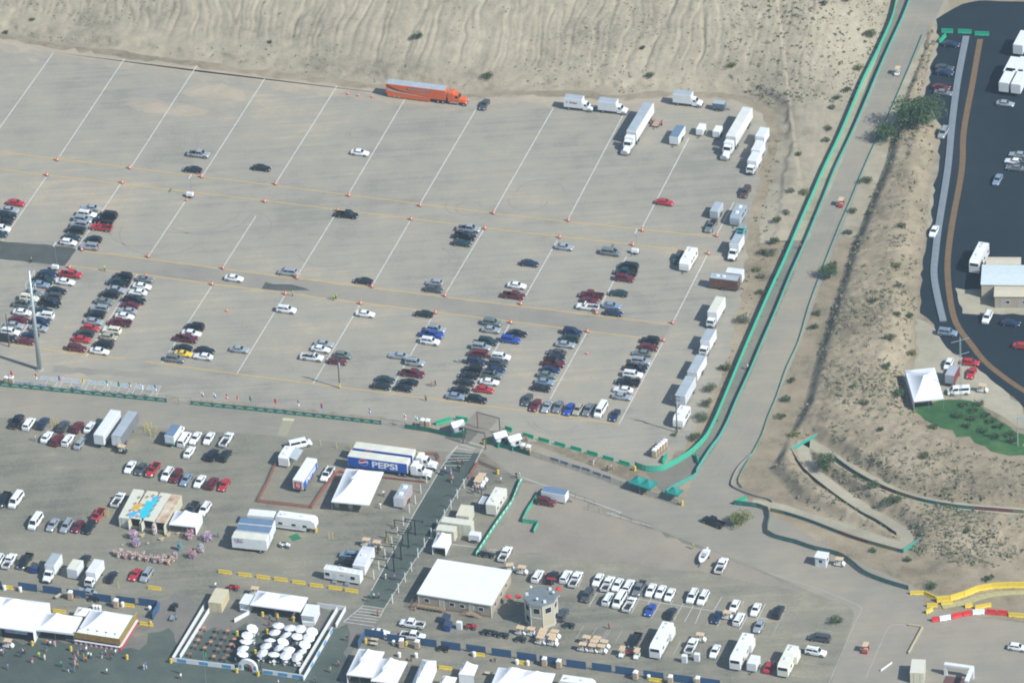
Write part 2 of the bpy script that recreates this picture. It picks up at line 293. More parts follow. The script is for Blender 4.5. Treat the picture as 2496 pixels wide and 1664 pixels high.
LANE_A = [T(2, 2, 1230, 1200), T(2, 2, 1460, 1160), T(2, 2, 1660, 1035), T(2, 2, 1780, 910), T(2, 2, 1900, 670), T(2, 2, 2100, 190), T(1, 3, 5, 1165), T(1, 3, 293, 515), T(1, 3, 515, 8), T(0, 3, 875, 765), T(0, 3, 1190, 10), T(0, 3, 1220, -80)]; LANE_B = [T(2, 2, 1400, 1410), T(2, 2, 1680, 1248), T(2, 2, 1702, 1190), T(2, 2, 1830, 990), T(2, 2, 1900, 900), T(2, 2, 2060, 560), T(2, 2, 2290, 42), T(1, 3, 335, 688), T(1, 3, 615, 0), T(0, 3, 1005, 692), T(0, 3, 1305, 0), T(0, 3, 1345, -80)]
sheet('screened_lane', LANE_A+LANE_B[::-1], .002, M_SEAL0)
# stall lines and lanes, each line its own part of the lot
WL = [(T(0, 0, -60, 1254), T(0, 0, 490, 487)), (T(0, 0, 1145, 540), T(0, 0, 545, 1440)), (T(0, 0, 1808, 605), T(0, 0, 1205, 1535)), (O(608, 181), O(466, 403)), (O(774, 198), O(634, 420)), (O(930, 228), O(801, 445)), (O(1093, 252), O(965, 468)), (O(1270, 250), O(1134, 487)), (O(1440, 248), O(1305, 503)), (O(1582, 318), O(1475, 523)), (T(1, 2, 2040, 290), T(1, 2, 1885, 580)),
 (T(1, 0, 425, 58), T(1, 0, 20, 645)), (T(1, 0, 1110, 120), T(1, 0, 700, 725)), (T(1, 0, 1700, 285), T(1, 0, 1375, 770)), (T(1, 0, 2352, 415), T(1, 0, 2060, 870)), (T(1, 1, 715, 425), T(1, 1, 390, 950)), (T(1, 1, 1420, 455), T(1, 1, 1080, 1035)), (T(1, 1, 2090, 545), T(1, 1, 1745, 1120)), (T(1, 2, 415, 640), T(1, 2, 100, 1195)), (T(1, 2, 1050, 790), T(1, 2, 800, 1270)), (T(1, 2, 1795, 770), T(1, 2, 1490, 1370)),
 (T(1, 0, 525, 980), T(1, 0, 200, 1500)), (T(1, 0, 1260, 955), T(2, 0, 790, 140)), (T(1, 0, 1945, 1060), T(2, 0, 1490, 195)), (T(1, 1, 262, 1150), T(2, 0, 2180, 290)), (T(1, 1, 955, 1230), T(2, 1, 525, 385)), (T(1, 1, 1635, 1315), T(2, 1, 1225, 465)), (T(1, 1, 2335, 1400), T(2, 1, 1930, 560)), (T(1, 2, 690, 1480), T(2, 2, 350, 530)), (T(2, 2, 1390, 0), T(2, 2, 985, 755))]
for a, b in WL: strip('stall_line', [a, b], .24, .006, LINEW, lot)
YL = [[T(0, 0, -60, 1388), T(0, 0, 1420, 1568), T(1, 1, 0, 115), T(1, 1, 2352, 412), T(1, 2, 515, 468), T(1, 2, 1870, 608)], [T(1, 0, 0, -14), T(1, 0, 430, 40), T(1, 0, 2352, 265), T(1, 1, 2352, 555), T(1, 2, 1800, 755)], [T(1, 0, 760, 735), T(1, 1, 0, 940), T(1, 1, 2352, 1235), T(1, 2, 1470, 1412)], [T(1, 0, 620, 870), T(1, 0, 1260, 950), T(1, 1, 740, 1185), T(1, 1, 2300, 1380), T(1, 2, 1390, 1560)], [T(2, 0, 80, 30), T(2, 0, 1150, 160)], [T(2, 0, 1340, 185), T(2, 1, 0, 320), T(2, 1, 2352, 620), T(2, 2, 1000, 762)]]
for l in YL: strip('lane_line', l, .3, .01, LINEY, lot)
sheet('tar_patch', [T(1, 0, -80, 640), T(1, 0, 0, 648), T(1, 0, 640, 700), T(1, 0, 700, 722), T(1, 0, 590, 878), T(1, 0, 0, 812), T(1, 0, -80, 800)], .004, M_TAR, .12, 3, lot)
sheet('tar_patch', [T(1, 1, 85, 1025), T(1, 1, 330, 1045), T(1, 1, 440, 1075), T(1, 1, 500, 1100), T(1, 1, 400, 1108), T(1, 1, 200, 1100), T(1, 1, 50, 1085)], .004, M_TAR, .3, 6, lot)
M_SEAL = ground_mat('seal coat', [(.2, (.2, .205, .18)), (.5, (.235, .235, .2)), (.8, (.27, .262, .215))], big=.03, mid=.15, fine=1.5, streak=(A_U, .04, .5, .4))
sheet('seal_coat', [T(2, 0, 500, 225), T(2, 0, 1350, 290), T(2, 0, 2000, 345), T(2, 0, 1960, 418), T(2, 0, 1300, 340), T(2, 0, 480, 280)], .003, M_SEAL, .35, 3, lot)
sheet('seal_coat', [T(1, 0, 720, 725), T(1, 1, 0, 950), T(1, 1, 2352, 1245), T(1, 2, 1450, 1420), T(1, 2, 1380, 1545), T(1, 1, 2300, 1370), T(1, 1, 740, 1175), T(1, 0, 1260, 940), T(1, 0, 600, 870)], .002, M_SEAL, .3, 7, lot)
M_DUST = ground_mat('dusty lot', [(.2, (.265, .258, .213)), (.5, (.295, .28, .225)), (.85, (.345, .315, .24))], big=.05, mid=.2, fine=1.5); M_DUST2 = ground_mat('sandy lot dust', [(.2, (.3, .28, .22)), (.5, (.335, .305, .235)), (.85, (.38, .34, .255))], big=.05, mid=.2, fine=1.5)
for k, pts in enumerate(([(1080, 960), (1350, 915), (1700, 960), (2050, 1020), (2000, 1080), (1700, 1080), (1350, 1040)], [(1650, 850), (1850, 770), (2050, 760), (2300, 830), (2350, 960), (2000, 900), (1750, 890)], [(220, 535), (330, 535), (390, 565), (300, 585)])):
    q = [T(0, 0, *p) for p in pts]; c = sum(q, Vector())/len(q); sheet('dust_patch', q, .0025, M_DUST, .5, 40+k, lot); sheet('dust_patch', [c+(p-c)*.72 for p in q], .0033, M_DUST2, .5, 50+k, lot)
tp_ = [O(*p) for p in TOPE[:15]]
for k, (wd, m_) in enumerate(((5.5, M_DUST), (2.6, M_DUST2))): sheet('dust_edge', tp_+[p+Vector((0, -wd, 0)) for p in reversed(tp_)], .0021+k*.001, m_, .6, 60+k, lot)
# tyre marks
MARK = M('tyre scuffs', (.2, .185, .16), .9, col2=(.25, .24, .205), scale=1.)
def arc(c, r_, a0, a1, wd=.28, z=.005):
    strip('tyre_mark', [c+Vector((math.cos(a0+(a1-a0)*i/28), math.sin(a0+(a1-a0)*i/28), 0))*r_ for i in range(29)], wd, z, MARK, lot)
arc(T(0, 1, 965, 1220), 3.0, 0, 2*PI); arc(T(0, 1, 965, 1225), 3.9, 2.8, 5.4)
for (x, y, r_, a0, a1) in ((700, 700, 9, 3.4, 5.2), (560, 470, 10, .2, 1.9), (1600, 800, 5, -1.2, .9), (1620, 840, 6.6, -1.0, 1.2), (1950, 345, 3.2, 0, 6), (1900, 320, 4.4, 2, 4), (760, 560, 4, -1.5, .6)): arc(T(1, 1, x, y), r_, a0, a1)
for (x, y, r_, a0, a1) in ((1330, 520, 9, 2.6, 4.6), (1500, 560, 11, 2.8, 5.6), (1900, 350, 12, 3.9, 6.0), (1750, 300, 14, 4.0, 5.8), (2200, 520, 8, -.9, 1.0)): arc(T(1, 0, x, y), r_, a0, a1)
for (x, y, r_, a0, a1) in ((150, 270, 5, 2.8, 6), (260, 200, 6, 0, 3)): arc(T(1, 2, x, y), r_, a0, a1)
arc(T(2, 2, 420, 700), 6, 3.3, 5.6); arc(T(2, 2, 430, 690), 7.5, 3.3, 5.4)
# road centre lines and edges
CLN = [T(2, 0, -60, 512), T(2, 0, 2352, 772), T(2, 1, 1770, 995)]
strip('centre_line', CLN, .2, .012, LINEF, road); strip('centre_line', [T(2, 1, 2050, 1062), T(2, 2, 0, 1140), T(2, 2, 700, 1340), T(2, 2, 1250, 1545)], .2, .012, LINEF, road)
strip('centre_line', smooth_line([O(2120, 20), O(2062, 160), O(1962, 405), O(1872, 620), O(1785, 850), O(1700, 1000), O(1640, 1090)]), .22, .012, LINEF, road)
strip('edge_line', [T(2, 2, 90, 1245), T(2, 2, 1010, 1572), T(3, 2, 870, 5), T(3, 2, 1285, 130)], .16, .012, LINEW, road)
strip('edge_line', smooth_line([T(3, 3, 0, 555), T(3, 3, 400, 680), T(3, 3, 760, 820), T(3, 3, 840, 860), T(3, 3, 855, 910), T(3, 3, 800, 1010), T(3, 3, 680, 1290), T(3, 3, 560, 1568)]), .16, .012, M('faded white paint', (.33, .33, .3), .8, var=.15), road)
strip('edge_line', smooth_line([T(3, 3, 900, 1520), T(3, 3, 1020, 1240), T(3, 3, 1100, 1070), T(3, 3, 1180, 1030), T(3, 3, 1400, 1045)]), .16, .012, MATS['faded white paint'], road)
sheet('yellow_crossing', [T(2, 1, 250, 715), T(2, 1, 350, 722), T(2, 1, 280, 870), T(2, 1, 195, 860)], .013, M('worn yellow paint', (.3, .28, .18), .85, col2=(.26, .25, .19), scale=1.5), parent=road)
strip('yellow_bar', [T(2, 1, 245, 712), T(2, 1, 350, 720)], 1.0, .017, M('chalky yellow paint', (.5, .46, .28), .8, var=.1), road)
# hatched crossings at both ends of the walkway
def hatch(edge, bars, parent, wd=.16):
    for a, b in zip(edge, edge[1:]): strip('crossing_line', [a, b], wd, .014, LINEW, parent)
    for a, b in bars: strip('crossing_line', [a, b], wd, .014, LINEW, parent)
e1 = [T(2, 1, 1710, 1143), T(2, 1, 1890, 910), T(2, 1, 2095, 960), T(2, 1, 2010, 1120)]
hatch(e1, [(T(2, 1, 1710+1*x, 1143-1.29*x), T(2, 1, 1945+.45*x if x > 10 else 1880, (1110 if x > 10 else 1145)-.85*x*.95)) for x in (5, 30, 55, 80, 105, 130, 155)], wk)
strip('crossing_line', [T(2, 1, 1740, 1075), T(2, 1, 1880, 925)], .14, .014, LINEW, wk)
hatch([T(3, 1, 985, 855), T(3, 1, 805, 1005), T(3, 1, 1085, 1045)], [(T(3, 1, 985-x, 855+x*.83), T(3, 1, 1180-x*.5, 885+x*.85)) for x in (0, 30, 60, 90, 120, 150)], wk)
strip('walkway_edge', [T(2, 1, 1710, 1145), T(2, 1, 1460, 1568), T(3, 1, 1060, 720)], .16, .014, LINEW, wk)
strip('walkway_edge', [T(2, 1, 1950, 1220), T(2, 1, 1740, 1568), T(3, 1, 1180, 880), T(3, 1, 1140, 960)], .16, .014, LINEW, wk)
# reserved stalls by the fence
BLUEP = M('reserved stall blue', (.16, .26, .36), .8, var=.12, scale=1.5)
for x, y in ((400, 335), (495, 345), (630, 358), (715, 367), (845, 380), (935, 385), (1070, 397), (1155, 405), (1285, 418), (1380, 425)):
    c = T(2, 0, x, y); v = [c+U*i*.75+V*j*.8 for i, j in ((-1, -1), (1, -1), (1, 1), (-1, 1))]
    sheet('stall_symbol_border', v, .01, LINEW, parent=lot); sheet('stall_symbol', [c+(p-c)*.8 for p in v], .014, BLUEP, parent=lot)
    strip('wheelchair_mark', [c+U*.1+V*.42, c+U*.02+V*.05, c-U*.2-V*.1], .14, .018, LINEW, lot); strip('wheelchair_mark', [c+(U*math.cos(a)+V*math.sin(a))*.3-V*.15 for a in [k*.6 for k in range(1, 11)]], .1, .018, LINEW, lot)
for x in (500, 735, 940, 1165, 1385):
    dy = (x-500)*.088; a, b, c, d = T(2, 0, x+95, 330+dy), T(2, 0, x+50, 328+dy), T(2, 0, x-5, 425+dy), T(2, 0, x+45, 432+dy)
    for p, q in ((a, d), (b, c), (a, b)): strip('stall_line', [p, q], .13, .01, LINEW, lot)
    for k in range(5): strip('stall_line', [b+(c-b)*(k+.9)/5.5, a+(d-a)*(k+.2)/5.5], .12, .01, LINEW, lot)
for x in (685, 905, 1125, 1340, 460): strip('stall_line', [T(2, 0, x, 340+(x-685)*.09), T(2, 0, x-55, 435+(x-685)*.09)], .13, .01, LINEW, lot)
# staff lot stall lines
for (x0, y0, x1, y1) in ((660, 575, 605, 685), (795, 715, 705, 865), (1190, 755, 1095, 925), (1290, 770, 1250, 840), (1370, 815, 1280, 970), (1475, 805, 1460, 840), (1575, 835, 1490, 985), (1665, 860, 1585, 1005), (1800, 745, 1685, 1020), (1930, 775, 1850, 905), (1800, 1005, 1785, 1035), (1915, 990, 1885, 1050), (2005, 1030, 1990, 1065), (2130, 810, 2110, 850), (2180, 920, 2090, 1080), (2330, 835, 2200, 1090), (660, 1040, 585, 1165), (780, 1055, 740, 1120), (905, 1075, 850, 1165), (885, 1070, 830, 1160), (1015, 1080, 950, 1190), (1550, 1180, 1480, 1310), (415, 1005, 370, 1075), (435, 1010, 400, 1075), (280, 1040, 255, 1075), (80, 1000, 55, 1040)):
    strip('stall_line', [T(3, 2, x0, y0), T(3, 2, x1, y1)], .13, .002, MATS['faded white paint'] if y0 > 1000 else LINEW, low)
strip('stall_line', [T(3, 2, 780, 735), T(3, 2, 1850, 905)], .13, .002, LINEW, low); strip('stall_line', [T(3, 2, 2150, 945), T(3, 2, 2352, 980)], .13, .002, LINEW, low)
strip('stall_line', [T(3, 1, 1800, 292), T(3, 1, 2040, 322)], .16, .002, LINEW, low); strip('stall_line', [T(3, 1, 2145, 340), T(3, 1, 2225, 348)], .16, .002, LINEW, low)
for (x0, y0, x1, y1) in ((30, 965, 110, 995), (170, 870, 40, 1130), (470, 1010, 520, 1018), (440, 1075, 600, 1098), (420, 1190, 580, 1220), (340, 1385, 490, 1410), (200, 1490, 340, 1515)): strip('stall_line', [T(3, 3, x0, y0), T(3, 3, x1, y1)], .13, .012, MATS['faded white paint'], low)

# ============================================================ hillside and desert mounds
def seg_dist(P, poly):
    best = np.full(len(P), 1e9); side = np.zeros(len(P))
    for a, b in zip(poly, poly[1:]):
        d = b-a; l2 = max(1e-9, d@d); t_ = np.clip(((P-a)@d)/l2, 0, 1); q = a+t_[:, None]*d; e = np.hypot(*(P-q).T)
        s = d[0]*(P[:, 1]-a[1])-d[1]*(P[:, 0]-a[0]); up_ = e < best; best = np.where(up_, e, best); side = np.where(up_, s, side)
    return np.where(side >= 0, best, -best)
A2 = lambda pts: np.array([[p.x, p.y] for p in pts])
LAT = rng.random((256, 256))
def vn(x, y):
    xi = np.floor(x).astype(int); yi = np.floor(y).astype(int); fx = x-xi; fy = y-yi; fx = fx*fx*(3-2*fx); fy = fy*fy*(3-2*fy)
    g = lambda i, j: LAT[i % 256, j % 256]
    return (g(xi, yi)*(1-fx)+g(xi+1, yi)*fx)*(1-fy)+(g(xi, yi+1)*(1-fx)+g(xi+1, yi+1)*fx)*fy
def fbm(x, y, o=4):
    s = 0; a = .5
    for k in range(o): s = s+a*vn(x*2**k+17*k, y*2**k+31*k); a *= .5
    return s
ss = lambda a, b, x: np.clip((x-a)/(b-a), 0, 1)**2*(3-2*np.clip((x-a)/(b-a), 0, 1))
EDGE = A2([O(-600, 20)]+[O(*p) for p in TOPE[:17]]+[O(1722, 520), O(1700, 760)])
GREENW = A2([O(1600, 1075), O(1650, 995), O(1690, 900), O(1742, 780), O(1825, 580), O(1920, 340), O(2020, 75), O(2075, -80), O(2160, -300)])
FLOW = (T(0, 1, 1500, 600)-T(0, 1, 1640, 60)).normalized()       # direction the rills run down the slope
def hill_z(x, y):
    P = np.stack([x, y], 1); d = seg_dist(P, EDGE); g = seg_dist(P, GREENW)
    tt_ = x*FLOW.y-y*FLOW.x; al = -(x*FLOW.x+y*FLOW.y)
    wob = fbm(x*.05, y*.05, 3)*6
    base = ss(1.5, 9, d+fbm(x*.12, y*.12)*3-1.5)*.9+np.clip(d-6, 0, None)*.16
    scarp = ss(5.5, 6.6, d+fbm(x*.25+5, y*.25, 3)*4-2)*.7*(x < 75)
    rid = lambda f, o: np.abs(2*vn(tt_*f+wob*f*1.5+o, al*.03+o)-1)
    cut = lambda f, o, w_, a_: -a_*np.exp(-(rid(f, o)/w_)**2)
    rl = (cut(.21, 3., .09, .26)+cut(.37, 9., .12, .22)+cut(.8, 40., .2, .14)+cut(1.7, 70., .3, .08)+np.power(1-rid(.1, 21.), 1.2)*.15)*ss(6, 18, d)
    bumps = (fbm(x*.5, y*.5, 4)-.5)*.32*ss(0, 6, d)
    h = (base+scarp+rl+bumps-.1)*ss(0, 22, g+2)
    return np.where(d > 0, h, -.06)
MOUL = A2([O(2160, -90), O(2120, 120), O(2060, 260), O(2030, 380), O(1990, 480), O(1950, 580), O(1915, 690), O(1880, 800), O(1845, 930), O(1800, 1020), O(1765, 1080), O(1830, 1150), O(2000, 1240), O(2200, 1310), O(2460, 1330)])
MOUR = A2([T(0, 3, 1490, 160), T(0, 3, 1560, 360), T(0, 3, 1480, 600), T(0, 3, 1460, 760), T(0, 3, 1400, 900), T(0, 3, 1570, 1180), T(0, 3, 1520, 1568), T(1, 3, 1470, 500), T(1, 3, 1400, 800), T(1, 3, 1370, 1100), T(1, 3, 1370, 1300), T(2, 3, 1340, 100), T(2, 3, 1240, 250), T(2, 3, 1300, 560), T(2, 3, 1440, 740), T(2, 3, 1640, 850), T(2, 3, 2050, 1040), T(2, 3, 2420, 1110)])
PATHS = [A2(smooth_line([T(2, 3, 330, 905), T(2, 3, 520, 1010), T(2, 3, 700, 1130), T(2, 3, 950, 1270), T(2, 3, 1200, 1390), T(2, 3, 1500, 1470), T(2, 3, 1900, 1530), T(2, 3, 2450, 1570)], 3)), A2(smooth_line([T(2, 3, 330, 905), T(2, 3, 330, 1030), T(2, 3, 420, 1190), T(2, 3, 620, 1350), T(2, 3, 900, 1540), T(3, 3, 1130, 110), T(3, 3, 1270, 215), T(3, 3, 1230, 300), T(3, 3, 1050, 260), T(3, 3, 700, 140), T(3, 3, 300, 20), T(2, 3, 100, 1520), T(2, 2, 2200, 1480)], 3))]
def mound_z(x, y):
    P = np.stack([x, y], 1); l = seg_dist(P, MOUL); r_ = -seg_dist(P, MOUR)
    ins = (l*MOU_SIGN[0] > 0) & (r_*MOU_SIGN[1] > 0)
    a = np.abs(l); b = np.abs(r_)
    h = np.minimum(ss(0, 3.2, a)*2.0+np.clip(a-3, 0, 8)*.06, ss(0, 6.5, b)*2.3)
    dp = np.minimum(*[np.abs(seg_dist(P, q)) for q in PATHS])
    flat = ss(1.6, 5.0, dp)*ss(0, 12, y-T(3, 3, 1200, 480).y)
    h = h*np.maximum(flat, 0)+((fbm(x*.3, y*.3)-.5)*.6+(fbm(x*1.1, y*1.1, 3)-.45)*.45+np.power(vn(x*.8, y*.8), 3)*.3)*ss(.5, 3, np.minimum(a, b))*ss(1.2, 2.6, dp)
    return np.where(ins, h, -.08)
def inside_test():
    p = O(2000, 760); P = np.array([[p.x, p.y]]); return np.sign(seg_dist(P, MOUL)[0]), np.sign(-seg_dist(P, MOUR)[0])
MOU_SIGN = inside_test()
def terrain(name, x0, x1, y0, y1, step, fn, mat, keep):
    xs = np.arange(x0, x1, step); ys = np.arange(y0, y1, step); X, Y = np.meshgrid(xs, ys); z = fn(X.ravel(), Y.ravel()); nx, ny = len(xs), len(ys)
    v = np.stack([X.ravel(), Y.ravel(), z], 1); i = np.arange((ny-1)*(nx-1)); r_ = i//(nx-1); c = i % (nx-1); a = r_*nx+c
    q = np.stack([a, a+1, a+nx+1, a+nx], 1); zz = z[q]; q = q[(zz > keep).any(1)]
    used = np.unique(q); mp = np.zeros(len(v), int); mp[used] = np.arange(len(used))
    me = bpy.data.meshes.new(name); vv = v[used]; qq = mp[q]
    me.vertices.add(len(vv)); me.vertices.foreach_set('co', vv.ravel()); me.loops.add(qq.size); me.loops.foreach_set('vertex_index', qq.ravel())
    me.polygons.add(len(qq)); me.polygons.foreach_set('loop_start', np.arange(0, qq.size, 4)); me.polygons.foreach_set('use_smooth', np.ones(len(qq), bool)); me.materials.append(mat); me.update(); me.validate()
    o = obj(name, me); o['kind'] = 'structure'; return o
pa = O(-30, 40); pb = O(2080, -40)
terrain('hillside', O(-40, 60).x-4, O(2110, 0).x+8, O(1720, 560).y, O(0, -10).y+150, .42, hill_z, M_HILL, -.05)
terrain('desert_mound', O(1760, 1080).x-3, O(2400, 600).x+20, O(2200, 1400).y, O(2160, -20).y+30, .5, mound_z, M_SAND, -.07)
for i, q in enumerate(PATHS): strip('path', [Vector((a, b, 0)) for a, b in q], 3.0, .02, M_PATH)
def ground_at(x, y):
    X = np.array([x]); Y = np.array([y]); return max(0., float(hill_z(X, Y)[0]), float(mound_z(X, Y)[0]))
# ============================================================ vehicles
PAINT = M('paint', (.8, .8, .8), .3, coat=.5)
GLASS = M('car glass', (.012, .022, .028), .12, spec=.6)
TYRE = M('tyre rubber', (.012, .012, .013), .85)
RIM = M('alloy rim', (.45, .46, .47), .35, metal=.7)
TRIM = M('black plastic trim', (.016, .017, .018), .7)
LAMP = M('headlamp lens', (.6, .64, .66), .2)
REDL = M('tail lamp lens', (.35, .02, .02), .3)
CHROME = M('chrome', (.6, .62, .63), .2, metal=.9)
WHITE = M('white panel', (.65, .67, .67), .5, var=.05, scale=.6)
WHITE2 = M('white gelcoat', (.72, .73, .71), .35, coat=.3, var=.03, scale=.4)
PAINTS = {}
for nm, c, me_ in (('white', (.73, .75, .74), 0), ('silver', (.4, .44, .46), .35), ('grey', (.2, .22, .225), .3), ('dark grey', (.07, .08, .085), .2), ('black', (.009, .012, .014), 0),
    ('navy', (.014, .03, .075), .1), ('blue', (.02, .07, .36), .1), ('silver-blue', (.25, .33, .42), .3), ('red', (.42, .02, .025), 0), ('maroon', (.13, .012, .018), .1), ('dark green', (.018, .045, .045), .1),
    ('beige', (.42, .38, .29), .2), ('cream', (.72, .7, .55), 0), ('yellow', (.72, .5, .04), 0), ('grey-green', (.16, .2, .19), .2), ('teal', (.08, .36, .38), .1), ('brown', (.09, .055, .045), .1), ('orange', (.72, .13, .02), 0)):
    PAINTS[nm] = M('paint '+nm, c, .28, metal=me_, coat=.6, var=.03, scale=1.5)
def body_ring(x, w_, zt, zb=.24): return [(x, -w_*.9, zb), (x, -w_, .48), (x, -w_*.985, zt-.13), (x, -w_*.83, zt), (x, w_*.83, zt), (x, w_*.985, zt-.13), (x, w_, .48), (x, w_*.9, zb)]
def on_face(c, u, v, off):
    a, b, d, e = [Vector(p) for p in c]       # bottom-left, bottom-right, top-right, top-left
    n = ((b-a).cross(e-a)).normalized()
    return (a*(1-u)+b*u)*(1-v)+(e*(1-u)+d*u)*v+n*off
def pane(c, us, vs_, off=.012):
    mb = MB(); (u0_, u1_), (v0_, v1_) = us, vs_
    p = [on_face(c, u, v, o) for o in (off, -.02) for u, v in ((u0_, v0_), (u1_, v0_), (u1_, v1_), (u0_, v1_))]
    return mb.add(p, [(0, 1, 2, 3), (0, 4, 5, 1), (1, 5, 6, 2), (2, 6, 7, 3), (3, 7, 4, 0)])
wheel_cache = {}
def wheel(t, x, y, r, wd, name='wheel'):
    k = (r, wd, y > 0)
    if k not in wheel_cache:
        mb = MB(); s = 1 if y > 0 else -1
        mb.cyl((0, -wd/2, 0), (0, wd/2, 0), r, n=12, m=0); mb.cyl((0, s*(wd/2-.03), 0), (0, s*(wd/2+.012), 0), r*.62, r*.55, n=10, m=1)
        wheel_cache[k] = mb.mesh('wheel', [TYRE, RIM])
    tpart(name, wheel_cache[k], None, t, loc=(x, y-(wd/2-.02)*(1 if y > 0 else -1), r))
def car(name, L, W, st, gh, H, wr=.33, axle=(.79, -.78), bed=None, split=.52, rails=False):
    """st: (x, top, half-width) stations of the lower body; gh: greenhouse base rear, base front, top rear, top front x"""
    t = tpl(name); mb = MB(); hw = W/2
    mb.loft([body_ring(x*L/2, w_*hw, z) for x, z, w_ in st])
    zb = max(z for x, z, w_ in st)-.05; b0, b1, t0, t1 = [g*L/2 for g in gh]
    bw, tw = hw*.9, hw*.72
    q = [(b0, -bw, zb), (b1, -bw, zb), (b1, bw, zb), (b0, bw, zb), (t0, -tw, H-.05), (t1, -tw, H-.05), (t1, tw, H-.05), (t0, tw, H-.05)]
    mb.add(q, [(0, 1, 5, 4), (1, 2, 6, 5), (2, 3, 7, 6), (3, 0, 4, 7)])
    mb.fru((t0, t1, -tw, tw), (t0+.18, t1-.2, -tw+.13, tw-.13), H-.05, H)
    for s in (-1, 1):                 # dark wheel housings
        for ax in axle:
            c0 = (ax*L/2*.8, s*(hw-.03)); mb.cyl((c0[0], s*(hw-.2), wr+.01), (c0[0], s*(hw+.006), wr+.01), wr*1.18, n=12, m=1)
    mb.box(-L/2+.05, L/2-.05, -hw*.8, hw*.8, .16, .26, m=1)
    tpart('body', mb, [PAINT, TRIM], t)
    fr = (q[1], q[2], q[6], q[5]); rr = (q[3], q[0], q[4], q[7]); rs = (q[0], q[1], q[5], q[4]); ls = (q[2], q[3], q[7], q[6])
    tpart('windscreen', pane(fr, (.05, .95), (.1, .95)), [GLASS], t); tpart('rear_window', pane(rr, (.08, .92), (.22, .93)), [GLASS], t)
    for f, flip in ((rs, 0), (ls, 1)):
        a = (.06, split-.02); b = (split+.02, .92)
        if flip: a, b = (1-a[1], 1-a[0]), (1-b[1], 1-b[0])
        tpart('side_window', pane(f, a, (.2, .9)), [GLASS], t); tpart('side_window', pane(f, b, (.2, .9)), [GLASS], t)
    for s in (-1, 1):
        for ax in axle: wheel(t, ax*L/2*.8, s*hw, wr, .22)
        z1, zr = st[-2][1], st[1][1]
        tpart('headlight', MB().box(L/2-.2, L/2+.004, s*hw*.66-.2*(s > 0), s*hw*.66+.2*(s < 0)+.0, z1-.2, z1-.06) if False else MB().box(L/2-.22, L/2+.004, min(s*hw*.5, s*hw*.8), max(s*hw*.5, s*hw*.8), .56, .7), [LAMP], t)
        tpart('tail_light', MB().box(-L/2-.004, -L/2+.2, min(s*hw*.58, s*hw*.84), max(s*hw*.58, s*hw*.84), zr-.32, zr-.14), [REDL], t)
    if rails:
        for s in (-1, 1): tpart('roof_rail', MB().bar((t0+.25, s*(tw-.16), H+.05), (t1-.35, s*(tw-.16), H+.05), .05, .05).box(t0+.3, t0+.36, s*(tw-.16)-.02, s*(tw-.16)+.02, H-.03, H+.04).box(t1-.45, t1-.39, s*(tw-.16)-.02, s*(tw-.16)+.02, H-.03, H+.04), [TRIM], t)
    return t
